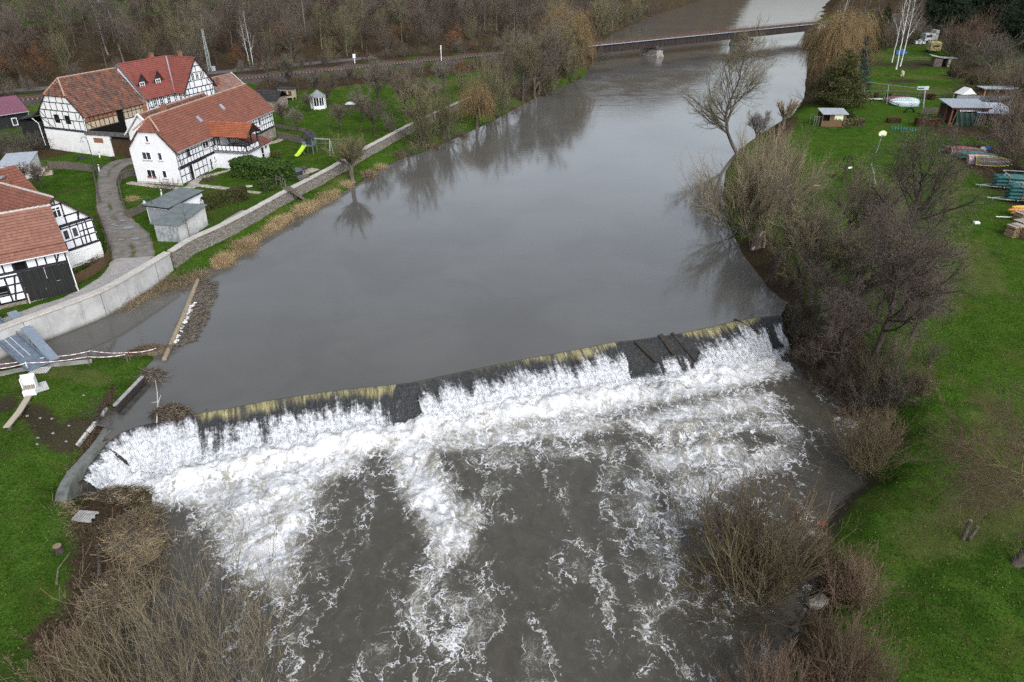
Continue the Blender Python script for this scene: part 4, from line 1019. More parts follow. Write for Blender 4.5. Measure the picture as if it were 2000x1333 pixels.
F0.grid(tm, 1.0, W-1.0, [6.0, 7.15], [1.7, 2.8, 4.0, 5.2, 6.3], .13); F0.grid(tm, 2.1, W-2.1, [7.15, 8.05], [2.9, 4.3, 5.6], .13)
F0.beam(tm, .12, 3.3, .12, 5.7, .16); F0.beam(tm, W-.12, 3.3, W-.12, 5.7, .16)
tm.build('timber_frame', pm('blue_black_timber', (.020, .024, .036), (.045, .05, .065), 3, .75), BN)
F0.opening(BN, 2.85, 4.2, 3.9, 5.42); F0.opening(BN, 5.0, 4.2, 6.05, 5.42)
cf = MB(); FS.slab(cf, .1, 3.6, 5.9, 5.72, -.02, .012); cf.build('clay_infill', CLAYFILL, BN)
cf = MB(); FS.slab(cf, .12, 4.65, 5.88, 5.7, .012, .016); cf.build('brick_infill', BRICKFILL, BN)
cf = MB(); FS.slab(cf, 7.0, 3.7, 10.9, 5.72, -.02, .014); cf.build('clay_infill', CLAYFILL, BN)
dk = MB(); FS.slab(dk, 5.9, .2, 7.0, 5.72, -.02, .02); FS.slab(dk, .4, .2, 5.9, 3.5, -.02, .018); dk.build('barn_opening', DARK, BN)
tm = MB(); FS.grid(tm, .05, 5.95, [3.55, 4.62, 5.7], [.1, .95, 1.75, 2.55, 3.35, 4.2, 5.05, 5.85], .14, [(.2, 4.6, 1.5, 3.55)]); FS.grid(tm, 7.0, 11.2, [3.75, 4.75, 5.7], [7.1, 7.9, 8.7, 9.5, 10.4, 11.1], .13, [(10.3, 3.8, 9.7, 5.6)])
tm.build('side_frame', TIMBER_BR, BN)
m = MB(); m.box((X0+W-.02, 10.9, -.4), (X0+W+.35, 11.5, 6.0)); m.build('brick_pier', BRICKFILL, BN)
downpipe(BN, [(X0+W+.3, .1, ZE-.35), (X0+W+.12, -.12, ZE-.8), (X0+W+.1, -.1, .1)], WFRAME)

# ================================================================ 4 back house with dormers
BH = thing('dormer_house', 'white half-timbered house with bright red roof, two dormers and a cross gable', 'house', BO, BA)
m = MB(); gable_walls(m, 7.5, 13.2, 6.35, 10.95, 0, 11.6); gable_m = m
# cross wing
sl = (11.0-6.4)/3.5
m.poly([(9.5, 18.2, -.4), (9.5, 25.2, -.4), (9.5, 25.2, 6.4), (9.5, 21.7, 10.95), (9.5, 18.2, 6.4)]); m.poly([(7.4, 18.2, -.4), (9.5, 18.2, -.4), (9.5, 18.2, 6.4), (7.4, 18.2, 6.4)]); m.poly([(9.5, 25.2, -.4), (0, 25.2, -.4), (0, 25.2, 6.4), (9.5, 25.2, 6.4)])
m.build('wall', PLASTER, BH)
m = MB(); a, b = gable_roof(m, 7.5, 10.2, 6.35, 10.95, .35, .15, x0=0, y0=11.6, row=.32)
courses(m, (3.75, 17.85, 5.95), (9.8, 17.85, 5.95), (3.75, 21.7, 11.0), (9.8, 21.7, 11.0), .32); courses(m, (9.8, 25.55, 5.95), (0, 25.55, 5.95), (9.8, 21.7, 11.0), (0, 21.7, 11.0), .32)
m.poly([(7.4, 17.85, 5.83), (9.8, 17.85, 5.83), (9.8, 21.7, 10.88), (7.4, 21.7, 10.88)]); m.poly([(9.8, 25.55, 5.83), (9.8, 21.7, 10.88), (0, 21.7, 10.88), (0, 25.55, 5.83)])
m.poly([(-.1, 21.7, 11), (-.1, 25.5, 5.95), (-.1, 17.9, 5.95)]); r_ = m.build('roof', ROOF_DARKRED, BH)
ridge_caps(r_, (3.75, 11.5, 10.97), (3.75, 21.7, 10.97), ROOF_DARKRED, extra=(((3.75, 21.7, 11.0), (9.8, 21.7, 11.0)),))
v_ = MB(); v_.bar((7.85, 17.95, 6.05), (3.9, 21.55, 10.98), .22, .05); v_.build('valley_flashing', ZINC, r_)
for x_ in (7.95, -.4): v_ = MB(); v_.bar((x_, 11.42, 5.95), (3.75, 11.42, 10.95), .05, .35); v_.build('barge_board', pm('grey_sheet', (.10, .105, .115), (.15, .155, .165), 3, .6), BH)
for y_ in (17.8, 25.6): v_ = MB(); v_.bar((9.82, y_, 5.85), (9.82, 21.7, 10.92), .05, .2); v_.build('barge_board', TIMBER, BH)
chimney(r_, 3.4, 19.0, 10.2, 11.7, .5, False); chimney(r_, 5.6, 23.0, 9.6, 11.6, .5, False)
FS = Face((7.5, 11.6, 0), (0, 1, 0), (1, 0, 0)); FG = Face((9.5, 18.2, 0), (0, 1, 0), (1, 0, 0)); FC = Face((7.5, 18.2, 0), (1, 0, 0), (0, -1, 0))
tm = MB(); FS.grid(tm, .5, 6.5, [2.6, 3.5, 4.5, 5.5, 6.2], [.6, 1.5, 2.7, 3.9, 5.1, 6.3], .14, [(.6, 6.1, 1.4, 3.6)])
FC.grid(tm, .05, 1.95, [2.6, 3.5, 4.5, 5.5, 6.3], [.1, 1.9], .14)
FG.grid(tm, .05, 6.95, [2.6, 3.6, 4.6, 5.5, 6.4], [.1, 1.0, 2.0, 3.0, 4.0, 5.0, 6.0, 6.9], .14, [(.2, 6.3, .9, 4.7), (6.8, 6.3, 6.1, 4.7)])
FG.grid(tm, .9, 6.1, [6.4, 7.5], [1.5, 2.6, 4.4, 5.5], .14, [(.4, 6.5, 1.2, 7.4), (6.6, 6.5, 5.8, 7.4)]); FG.grid(tm, 1.6, 5.4, [7.5, 8.7], [1.9, 3.5, 5.1], .14); FG.grid(tm, 2.6, 4.4, [8.7, 9.7], [3.5], .14)
tm.build('timber_frame', TIMBER, BH)
for a0 in (1.65, 2.95, 4.55): FS.window(BH, a0, 4.4, a0+.8, 5.85, (.5,), (.33, .66), .07, False)
for a0 in (2.15, 3.15, 4.15): FG.window(BH, a0, 7.55, a0+.75, 8.65, (.5,), (.33, .66), .07, False)
FC.window(BH, .7, 4.4, 1.4, 5.8, (.5,), (.33, .66), .07, False)
for y in (12.9, 16.2):                                            # dormers
    xf = 6.45
    d = MB(); d.faces([(xf, y-.8, 6.6), (xf, y+.8, 6.6), (xf, y+.8, 8.35), (xf, y, 9.45), (xf, y-.8, 8.35), (xf-1.5, y-.8, 8.3), (xf-1.5, y+.8, 8.3), (xf-2.2, y, 9.45)], [(0, 1, 2, 3, 4), (0, 4, 5), (1, 6, 2)])
    D_ = d.build('dormer', pm('dark_slate_cladding', (.020, .022, .028), (.04, .042, .05), 5, .7), r_)
    q = MB(); courses(q, (xf-1.8, y-1.1, 8.05), (xf+.25, y-1.1, 8.05), (xf-2.9, y, 9.6), (xf+.25, y, 9.6), .3); courses(q, (xf+.25, y+1.1, 8.05), (xf-1.8, y+1.1, 8.05), (xf+.25, y, 9.6), (xf-2.9, y, 9.6), .3)
    q.poly([(xf+.25, y-1.1, 7.97), (xf+.25, y, 9.52), (xf-2.3, y, 9.52), (xf-1.8, y-1.1, 7.97)]); q.poly([(xf+.25, y+1.1, 7.97), (xf-1.8, y+1.1, 7.97), (xf-2.3, y, 9.52), (xf+.25, y, 9.52)]); q.build('dormer_roof', ROOF_DARKRED, D_)
    DF = Face((xf, y, 0), (0, 1, 0), (1, 0, 0)); DF.window(D_, -.5, 6.85, .5, 8.3, (.5,), (.33, .66), .1, False)
    fl = MB(); fl.bar((xf+.05, y-.75, 6.72), (xf+.05, y+.75, 6.72), .5, .05); fl.build('lead_flashing', ZINC, D_)
    fl = MB(); fl.bar((xf-2.75, y-.1, 9.5), (xf-1.75, y-1.15, 8.1), .25, .05); fl.build('lead_flashing', ZINC, D_)
# ================================================================ 5 grey outbuilding behind
GO = thing('grey_outbuilding', 'grey rendered outbuilding with mottled brown roof between the dormer house and the orchard', 'outbuilding', BO, BA)
m = MB(); gable_walls(m, 6.6, 7, 3.7, 6.2, .2, 29.6, -.3); m.build('wall', PLASTER_GREY, GO)
m = MB(); a, b = gable_roof(m, 6.6, 7, 3.7, 6.2, .25, .12, x0=.2, y0=29.6); r_ = m.build('roof', roof_mat('clay_tiles_mottled', (.20, .10, .08), (.30, .19, .15), (.16, .11, .09), .3), GO); chimney(r_, 5.2, 31.2, 4.0, 6.1, .5, False)
m = MB(); m.tube([(4.7, 30.4, 4.5), (4.7, 30.4, 5.9)], .22, 10); m.build('flue', pm('black_flue', (.015, .015, .016)), r_)
m = MB(); m.bar((3.5, 36.75, 6.28), (7.1, 36.75, 3.55), .05, .14); m.build('barge_board', WFRAME, GO)
m = MB(); m.bar((3.5, 29.46, 6.26), (7.1, 29.46, 3.5), .08, .2); m.build('verge_flashing', ZINC, GO)

# ================================================================ 6 gate wall of the farmyard
GW = thing('gate_wall', 'white farmyard wall with grey capped top and a brown double gate', 'gate wall', (-62.6, 106.4, 2.3), R(-13.5))
m = MB(); m.box((-.2, -.2, -.6), (3.7, .2, 3.0)); m.build('wall', PLASTER_OLD, GW)
m = MB(); m.box((-.4, -.35, 3.0), (8.6, .35, 3.12)); m.bar((-.4, 0, 3.3), (8.6, 0, 3.3), .5, .35); m.build('coping', pm('lichened_tiles', (.065, .063, .06), (.13, .125, .115), 3, .9, .15, .5), GW)
m = MB(); m.box((3.7, -.06, .0), (5.95, .02, 2.55)); m.box((6.0, -.06, 0), (8.3, .02, 2.55)); G_ = m.build('gate', pm('brown_gate', (.045, .026, .012), (.075, .045, .022), 3, .7, .25, .4, (6, 6, .3)), GW)
m = MB(); m.bar((3.8, -.08, .3), (5.9, -.08, 2.4), .12, .05, up=(0, 1, 0)); m.bar((8.2, -.08, .3), (6.1, -.08, 2.4), .12, .05, up=(0, 1, 0)); m.bar((3.7, -.08, 2.45), (8.3, -.08, 2.45), .14, .05, up=(0, 1, 0)); m.build('gate_brace', TIMBER_BR, G_)
m = MB(); m.box((.9, -.23, 1.9), (2.5, -.2, 2.6)); m.build('tile_panel', BRICK, GW)
# ================================================================ 7 black shed, left edge
BS = thing('black_shed', 'black boarded shed with purple-red sheet roof and one white window', 'shed', (-85.7, 121.3, 2.4), R(52))
m = MB(); m.box((-14, 0, -.5), (4.6, 7, 2.6)); m.build('wall', BOARDS_BLACK, BS)
m = MB()
t = NT('purple_sheet_roof'); w_ = t.node('ShaderNodeTexWave'); t.l.new(t.coord(), w_.inputs['Vector']); w_.inputs['Scale'].default_value = 2.2; w_.bands_direction = 'X'
c = t.mix(t.noise(t.coord(), .8, 4), (.16, .055, .085), (.21, .085, .12)); t.bump(w_.outputs['Fac'], .8, .06); PURPLE = t.out(c, .5, .4)
m.poly([(-14.3, -.35, 2.5), (4.9, -.35, 2.5), (4.9, 3.5, 4.7), (-14.3, 3.5, 4.7)]); m.poly([(-14.3, 3.5, 4.7), (4.9, 3.5, 4.7), (4.9, 7.3, 2.5), (-14.3, 7.3, 2.5)]); m.poly([(-14.3, -.35, 2.42), (-14.3, 3.5, 4.62), (4.9, 3.5, 4.62), (4.9, -.35, 2.42)]); m.build('roof', PURPLE, BS)
m = MB(); m.poly([(4.6, 0, 2.5), (4.6, 7, 2.5), (4.6, 3.5, 4.6)]); m.build('gable_board', BOARDS_BLACK, BS)
Face((0, 0, 0), (1, 0, 0), (0, -1, 0)).window(BS, 1.9, .5, 2.75, 1.75, fw=.12, sill=False)
gutter(BS, (-14.2, -.42, 2.45), (4.9, -.42, 2.45)); downpipe(BS, [(4.7, -.4, 2.4), (4.75, -.1, 2.0), (4.75, -.1, .0)], WFRAME)
LT = thing('dark_lean_to', 'dark bitumen-roofed lean-to between the black shed and the barn gable', 'lean-to', BO, BA)
m = MB(); m.poly([(-1.45, .3, 5.9), (-1.45, 6, 5.9), (-6.3, 6, 4.3), (-6.3, -.6, 4.1), (-2.2, -.8, 4.9)]); m.poly([(-2.2, -.8, 4.8), (-6.3, -.6, 4.0), (-6.3, 6, 4.2), (-1.45, 6, 5.8), (-1.45, .3, 5.8)]); m.build('roof', BITUMEN_DARK, LT)
m = MB(); m.box((-6.0, -.2, -.5), (-1.5, .0, 4.1)); m.box((-6.0, .0, -.5), (-5.8, 5.8, 4.0)); m.build('wall', BOARDS_BLACK, LT)
downpipe(LT, [(-2.3, -.7, 4.7), (-1.8, -.3, 3.9), (-1.75, -.3, .6)], WFRAME)

# ================================================================ 8 house with the framed gable, lower left
H2 = thing('gabled_house', 'white half-timbered house with gable window row and orange-red roof, beside the lane bend', 'house', (-43.8, 65.2, 1.6), R(60))
X0, W, L, ZE, ZR = -2.9, 6.3, 26, 4.4, 7.35
m = MB(); gable_walls(m, W, L, ZE, ZR, X0, 0, -.5); m.build('wall', PLASTER, H2)
m = MB(); m.box((X0-.05, -.05, -.5), (X0+W+.06, .2, 1.78)); m.box((X0+W-.1, .2, -.5), (X0+W+.06, 8, 1.78)); m.build('base_wall', PLASTER_OLD, H2)
m = MB(); a, b = gable_roof(m, W, L, ZE, ZR, .35, .25, x0=X0); r_ = m.build('roof', ROOF_RED, H2); ridge_caps(r_, a, b, pm('ridge_mortar_pale', (.38, .33, .29), (.5, .45, .41), 5))
verge(H2, W, ZE, ZR, -.28, .35, X0, TIMBER_BR)
F0 = Face((X0, 0, 0), (1, 0, 0), (0, -1, 0))
tm = MB(); F0.beam(tm, 0, 1.92, W, 1.92, .2, .04); F0.beam(tm, 0, 4.42, W, 4.42, .24, .04)
F0.grid(tm, .1, W-.1, [2.0, 2.85, 4.15, 4.4], [.1, 1.2, 2.2, 3.05, 3.9, 4.65, 5.5, W-.08], .13, [(5.05, 2.1, 5.15, 4.1), (1.1, 2.1, .3, 4.1)])
F0.beam(tm, 4.65, 3.4, W-.1, 3.4, .12)
F0.grid(tm, .9, W-.9, [4.5, 5.3], [1.4, 2.7, 3.75, 5.0], .14, [(4.9, 4.6, 5.15, 5.2), (1.4, 4.6, 1.1, 5.2)]); F0.grid(tm, 2.0, W-2.0, [5.3, 6.55], [2.7, 3.75], .14, []); F0.beam(tm, 3.2, 6.6, 3.2, 7.1, .12); F0.beam(tm, 3.1, 6.6, 2.75, 6.8, .1)
tm.build('timber_frame', TIMBER, H2)
F0.window(H2, 2.7, 5.25, 3.6, 6.4, (.5,), (.7,), .11, False)
for a0 in (2.15, 3.0, 3.9): F0.window(H2, a0, 2.92, a0+.72, 4.05, (), (), .13, False)
for a0 in (3.3, 4.4): F0.window(H2, a0, .45, a0+.75, 1.6, (.5,), (.75,), .08, True, depth=.10)
m = MB(); m.box((-9, 18.2, -.5), (7.6, 24, 3.2)); m.poly([(7.6, 18.2, 3.2), (7.6, 24, 3.2), (7.6, 21.1, 5.6)]); WG = m.build('rear_wing', PLASTER, H2)
m = MB(); courses(m, (-9, 17.9, 2.95), (7.85, 17.9, 2.95), (-9, 21.1, 5.7), (7.85, 21.1, 5.7)); courses(m, (7.85, 24.3, 2.95), (-9, 24.3, 2.95), (7.85, 21.1, 5.7), (-9, 21.1, 5.7)); m.poly([(-9, 17.9, 2.85), (-9, 21.1, 5.6), (7.85, 21.1, 5.6), (7.85, 17.9, 2.85)])
m.build('wing_roof', ROOF_RED, WG); chimney(WG, 5.0, 18.6, 3.2, 5.0, .6, True)
# ================================================================ 9 barn with the black gate
GB = thing('gate_barn', 'half-timbered barn with big black boarded gate beside the concrete flood wall', 'barn', (-45.4, 56.5, 1.6), R(37))
X0, W, L, ZE, ZR = -10, 16.1, 7.6, 4.35, 7.2
m = MB(); 
m.box((X0, 0, -.5), (6.1, L, 4.35)); m.poly([(6.1, 0, 4.35), (6.1, L, 4.35), (6.1, L/2, 7.05)]); m.build('wall', PLASTER, GB)
m = MB(); z_ = ZE-.35*.75
courses(m, (X0, -.4, z_), (6.3, -.4, z_), (X0, 3.8, ZR), (6.3, 3.8, ZR), .33); courses(m, (6.3, L+.4, z_), (X0, L+.4, z_), (6.3, 3.8, ZR), (X0, 3.8, ZR), .33); m.poly([(X0, -.4, z_-.1), (X0, 3.8, ZR-.1), (6.3, 3.8, ZR-.1), (6.3, -.4, z_-.1)]); m.poly([(6.3, L+.4, z_-.1), (6.3, 3.8, ZR-.1), (X0, 3.8, ZR-.1), (X0, L+.4, z_-.1)])
r_ = m.build('roof', ROOF_BROWN, GB); ridge_caps(r_, (X0, 3.8, ZR+.02), (6.3, 3.8, ZR+.02), pm('ridge_mortar_pale', (.4, .35, .3)))
sb = MB(); sb.bar((X0, .25, z_+.66), (6.2, .25, z_+.66), .05, .16, up=(0, -.6, .8)); sb.build('snow_guard', ROOF_BROWN, r_)
gutter(GB, (X0, -.46, z_-.02), (6.3, -.46, z_-.02)); downpipe(GB, [(6.15, -.4, z_-.1), (6.1, -.1, z_-.5), (6.1, -.1, .1)], WFRAME)
F0 = Face((0, 0, 0), (1, 0, 0), (0, -1, 0))
m = MB(); F0.slab(m, X0, -.5, 2.1, .3, -.02, .05); m.build('stone_base', STONE_BROWN, GB)
tm = MB(); F0.beam(tm, X0, 3.02, 6.1, 3.02, .16, .04); F0.beam(tm, X0, 2.72, 2.2, 2.72, .16, .04); F0.beam(tm, X0, .35, 2.2, .35, .16)
F0.grid(tm, X0, 6.05, [3.1, 4.2], [-3.2, -2.0, -.9, .4, 1.15, 1.9, 2.9, 3.7, 4.4, 5.2, 6.0], .13, [(5.25, 3.2, 5.6, 4.1)])
F0.grid(tm, X0, 2.1, [.4, 1.1, 1.95, 2.7], [-3.0, -1.8, -.8, .05, 1.0, 2.05], .15, [(1.25, .5, 1.75, 2.65), (-.7, .5, -.1, 1.0)])
F0.beam(tm, 2.08, 0, 2.08, 3.0, .2, .05); F0.beam(tm, 6.02, 0, 6.02, 3.0, .16, .05)
tm.build('timber_frame', TIMBER, GB)
F0.opening(GB, 1.97, 3.12, 2.85, 4.15); w_ = F0.opening(GB, .1, 1.0, .95, 1.9)
bw = MB(); F0.slab(bw, .15, 1.4, .85, 1.44, .012, .05); F0.slab(bw, .15, 1.15, .85, 1.19, .012, .05); bw.build('window_bar', ZINC, w_)
g = MB(); F0.slab(g, 2.2, .04, 4.05, 2.92, -.02, .05); F0.slab(g, 4.09, .04, 5.94, 2.92, -.02, .05); G_ = g.build('gate', BOARDS_BLACK, GB)
g = MB(); pts = [(3.65, .06), (4.5, .06), (4.5, 1.55), (4.42, 1.72), (4.22, 1.84), (3.93, 1.84), (3.73, 1.72), (3.65, 1.55)]
g.faces([F0.p(a, z, d) for d in (.05, .075) for a, z in pts], [tuple(range(8)), tuple(range(8, 16))]+[(i, (i+1) % 8, 8+(i+1) % 8, 8+i) for i in range(8)]); wk = g.build('wicket_door', BOARDS_BLACK, G_)
g = MB(); F0.slab(g, 4.72, 1.42, 5.0, 1.47, .05, .10); F0.slab(g, 3.70, .85, 3.73, 1.05, .075, .10); g.build('handle', ZINC, G_)
g = MB()
for a in [2.2+.23*i for i in range(17)]:
    F0.slab(g, a-.008, .06, a+.008, 2.9, .05, .058)
g.build('board_seam', pm('black_seam', (.004, .004, .004)), G_)
m = MB(); m.bar((2.15, -.3, 0), (2.2, -.15, .9), .12, .12, up=(0, 1, 0)); m.bar((6.12, -.35, 0), (6.05, -.15, .7), .12, .12, up=(0, 1, 0)); m.build('guard_stone', SILL, GB)

# ================================================================ 10 garden sheds by the wall
def flat_shed(name, label, o, ang, w, l, h0, h1, wall, ov=.25, roofm=BITUMEN):
    T_ = thing(name, label, 'shed', o, ang)
    m = MB(); m.faces([(0, 0, -.4), (w, 0, -.4), (w, l, -.4), (0, l, -.4), (0, 0, h0), (w, 0, h0), (w, l, h1), (0, l, h1)], [(0, 1, 5, 4), (1, 2, 6, 5), (2, 3, 7, 6), (3, 0, 4, 7), (4, 5, 6, 7)]); m.build('wall', wall, T_)
    m = MB(); s = (h1-h0)/l; z = lambda y: h0+s*y+.03
    P = [(-ov, -ov, z(-ov)), (w+ov, -ov, z(-ov)), (w+ov, l+ov, z(l+ov)), (-ov, l+ov, z(l+ov))]
    m.faces(P+[(x, y, q+.12) for x, y, q in P], [(3, 2, 1, 0), (4, 5, 6, 7), (0, 1, 5, 4), (1, 2, 6, 5), (2, 3, 7, 6), (3, 0, 4, 7)]); m.build('roof', roofm, T_)
    return T_
gA, gB_ = at(294, 438, 1.85), at(318, 456, 1.8)
S1 = flat_shed('garden_garage', 'white garden garage with grey-green flat roof and grey door, left of the hedge', (-41.4, 77.5, 1.8), R(-18), 3.1, 5.6, 2.25, 2.5, PLASTER)
m = MB(); m.box((.15, -.05, .0), (2.9, 0, 2.0)); m.build('garage_door', pm('grey_blue_door', (.22, .24, .26), (.28, .30, .32), 3, .6, .3, .3, (.3, 1, 7)), S1)
m = MB(); m.bar((-.27, -.27, 2.3), (3.37, -.27, 2.3), .04, .14); m.bar((3.37, -.27, 2.3), (3.37, 5.87, 2.56), .04, .14); m.build('fascia', TIMBER, S1)
S2_ = flat_shed('old_garden_shed', 'old shed with peeling grey-blue doors and grey-green roof, nearest the river wall', (-38.35, 72.4, 1.75), R(-8), 2.9, 5.4, 2.0, 2.3, plaster_mat('shabby_plaster', (.42, .41, .39), (.58, .57, .55), (.2, .19, .17), .9))
m = MB(); m.box((.1, -.05, .0), (1.4, 0, 1.85)); m.box((1.43, -.05, 0), (2.75, 0, 1.85)); m.build('shed_door', pm('peeling_blue_paint', (.16, .19, .21), (.36, .37, .36), 3, .8, .2, .4, (1, 1, .5)), S2_)
WS = flat_shed('white_garden_shed', 'pale sheet-metal garden shed with grey roof beside the small lawn', (-68.3, 93.6, 2.1), R(20), 3.6, 5.6, 1.9, 2.15, pm('pale_sheet_wall', (.55, .56, .53), (.66, .67, .64), 2, .6, .3, .3, (7, 7, .3)), .12, pm('pale_grey_roof', (.30, .33, .36), (.38, .41, .44), 2, .6))
# ---------------------------------------------------------------- bare winter trees: tapered trunk, limbs, thousands of twigs
def bark(name, c1, c2, rnd=.18, scale=6): return pm(name, tuple(k*1.28 for k in c1), tuple(k*1.28 for k in c2), scale, .95, .1, .6, (1, 1, .35), 0, rnd, .03)
BARK = bark('grey_brown_bark', (.050, .042, .034), (.115, .098, .080))
BARK_DK = bark('dark_bark', (.026, .021, .018), (.066, .054, .045))
BARK_GR = bark('mossy_bark', (.055, .056, .034), (.12, .115, .078))
BARK_PALE = bark('pale_grey_bark', (.10, .095, .082), (.19, .18, .158))
BARK_WHITE = bark('birch_bark', (.34, .33, .315), (.54, .53, .505), .05, 5)
TW_BROWN = bark('brown_twigs', (.076, .060, .047), (.138, .110, .088), .25, 1.2)
TW_GREY = bark('grey_twigs', (.085, .075, .058), (.145, .128, .098), .2, 1.2)
TW_RED = bark('red_brown_twigs', (.090, .062, .043), (.150, .105, .072), .25, 1.2)
TW_OLIVE = bark('olive_twigs', (.105, .095, .050), (.180, .155, .085), .2, 1.2)
TW_TAN = bark('tan_willow_twigs', (.175, .142, .090), (.270, .220, .140), .15, 1.2)
TW_ORANGE = bark('orange_willow_twigs', (.135, .094, .046), (.205, .145, .074), .15, 1.2)
TW_PURPLE = bark('purple_catkins', (.072, .056, .050), (.130, .104, .090), .15, 4)
TW_COPPER = bark('copper_leaves', (.105, .055, .030), (.17, .085, .045), .2, 3)
TW_YELLOW = bark('lichen_twigs', (.13, .115, .050), (.20, .17, .075), .15, 1.5)
STRAW = pm('straw_reed', (.30, .215, .115), (.46, .345, .20), 2, .9, .15, 0, (1, 1, 1), 0, .15)
DEADGRASS = pm('dead_grass', (.135, .105, .065), (.30, .235, .145), 1.5, .95, .1, 0, (1, 1, 1), 0, .2)

def norm(v): return v/(np.linalg.norm(v, axis=-1, keepdims=True)+1e-9)
def spawn(par, n, t0, t1, ln, ang, N, trop, gnarl, rr, rng, shrink=.5, lvar=.35, rmin=.008, taper=.35, flat=0.0, tpow=1.0):
    """children on a batch of parent branches. par = (pts (B,N,3), rad (B,N))"""
    pts, rad = par; B, M = rad.shape
    t = t0+(t1-t0)*((np.arange(n)[None]+rng.random((B, n)))/n)**tpow
    f = t*(M-1); i = np.minimum(f.astype(int), M-2); w = (f-i)[..., None]
    b = np.arange(B)[:, None]
    p = pts[b, i]*(1-w)+pts[b, i+1]*w; tan = norm(pts[b, i+1]-pts[b, i])
    r = (rad[b, i]*(1-w[..., 0])+rad[b, i+1]*w[..., 0])
    rv = rng.normal(size=(B, n, 3)); rv[..., 2] *= (1-flat); perp = norm(rv-(rv*tan).sum(-1, keepdims=True)*tan)
    a = R(ang)*(1+.3*rng.normal(size=(B, n, 1)))
    d = norm(np.cos(a)*tan+np.sin(a)*perp)
    L = ln*(1-shrink*(t-t0)/(max(t1-t0, 1e-6)))*(1+lvar*rng.uniform(-1, 1, (B, n)))
    p, d, L, r = p.reshape(-1, 3), d.reshape(-1, 3), L.reshape(-1), r.reshape(-1)
    out = np.zeros((len(p), N, 3)); out[:, 0] = p
    for k in range(1, N):
        d = norm(d+np.array([0, 0, trop/(N-1)])+gnarl*rng.normal(size=d.shape)/math.sqrt(N))
        out[:, k] = out[:, k-1]+d*(L/(N-1))[:, None]
    r0 = np.maximum(np.minimum(r*rr, r*.95), rmin)
    return out, np.maximum(r0[:, None]*(1-(1-taper)*np.linspace(0, 1, N)[None]), rmin*.6)
def tubes(batches):
    """batches of (pts, rad, sides, material) -> arrays for np_mesh"""
    V, Q, MI, off = [], [], [], 0
    for (pts, rad), k, mi in batches:
        B, N = rad.shape
        if B == 0: continue
        d = norm(pts[:, -1]-pts[:, 0]); ref = np.where(np.abs(d[:, 2:3]) < .9, np.array([[0, 0, 1.]]), np.array([[1., 0, 0]]))
        u = norm(np.cross(d, ref)); w = np.cross(d, u)
        a = 2*np.pi*np.arange(k)/k
        ring = u[:, None, None]*np.cos(a)[None, None, :, None]+w[:, None, None]*np.sin(a)[None, None, :, None]
        v = pts[:, :, None]+ring*rad[:, :, None, None]
        I = off+np.arange(B*N*k).reshape(B, N, k); J = np.roll(I, -1, 2)
        q = np.stack([I[:, :-1], J[:, :-1], J[:, 1:], I[:, 1:]], -1).reshape(-1, 4)
        V.append(v.reshape(-1, 3)); Q.append(q); MI.append(np.full(len(q), mi)); off += B*N*k
    return np.concatenate(V), np.concatenate(Q), np.concatenate(MI)
def tube_mesh(name, batches, mats):
    V, Q, MI = tubes(batches); return np_mesh(name, V, Q, mats=mats, mi=MI)
def trunk_line(H, r0, rng, N=9, lean=(0, 0), wob=.03, r1=.35):
    z = np.linspace(0, 1, N); p = np.zeros((1, N, 3)); p[0, :, 2] = z*H
    p[0, :, 0] = lean[0]*z**1.4*H+np.cumsum(rng.normal(0, wob*H/N**.5, N))*(z > 0); p[0, :, 1] = lean[1]*z**1.4*H+np.cumsum(rng.normal(0, wob*H/N**.5, N))*(z > 0)
    r = r0*(1-(1-r1)*z); r[0] *= 1.35
    return p, r[None]
def leaf_quads(P, size, rng, aspect=.6, up=None):
    n = len(P); a = norm(rng.normal(size=(n, 3))); b = norm(np.cross(a, rng.normal(size=(n, 3))))
    if up is not None: a = norm(a+np.array(up))
    s = size*rng.uniform(.6, 1.4, (n, 1))
    V = np.stack([P-a*s-b*s*aspect, P+a*s-b*s*aspect*.4, P+a*s+b*s*aspect*.4, P-a*s+b*s*aspect], 1).reshape(-1, 3)
    return V, np.arange(4*n).reshape(-1, 4)
PROTO = {}
def make_tree(key, name, label, cat, trunk_b, crown_b, tmat, cmats, leaves=None, group=None):
    """prototype tree: trunk + crown; parked until first placed"""
    o = thing(name, label, cat, (0, 0, 0), 0, group)
    tr = link('trunk', tube_mesh('trunk', [(trunk_b, 8, 0)], [tmat]), o)
    V, Q, MI = tubes(crown_b)
    if leaves is not None:
        lv, lq, lm = leaves; Q = np.concatenate([Q, lq+len(V)]); MI = np.concatenate([MI, np.full(len(lq), lm)]); V = np.concatenate([V, lv])
    link('crown', np_mesh('crown', V, Q, mats=cmats, mi=MI), o)
    PROTO[key] = [o, False]
    return o
def place(key, p, h=1.0, rz=None, label=None, group=None, sxy=None, name=None):
    pr = PROTO[key]; rz = random.uniform(0, 6.28) if rz is None else rz
    s = (sxy or h, sxy or h, h)
    if not pr[1]:
        pr[1] = True; o = pr[0]; o.location = [float(v) for v in p]; o.rotation_euler = (0, 0, rz); o.scale = s
        if label: o['label'] = label
        if group: o['group'] = group
        pr.append(o.name.split('.')[0]); o.name = name or pr[2]
        return o
    o = dup(pr[0], p, rz, s, label, group); o.name = name or pr[2]
    return o
def drop_unused():
    for k, (o, used, *_) in PROTO.items():
        if not used:
            for c in list(o.children): bpy.data.objects.remove(c)
            bpy.data.objects.remove(o)

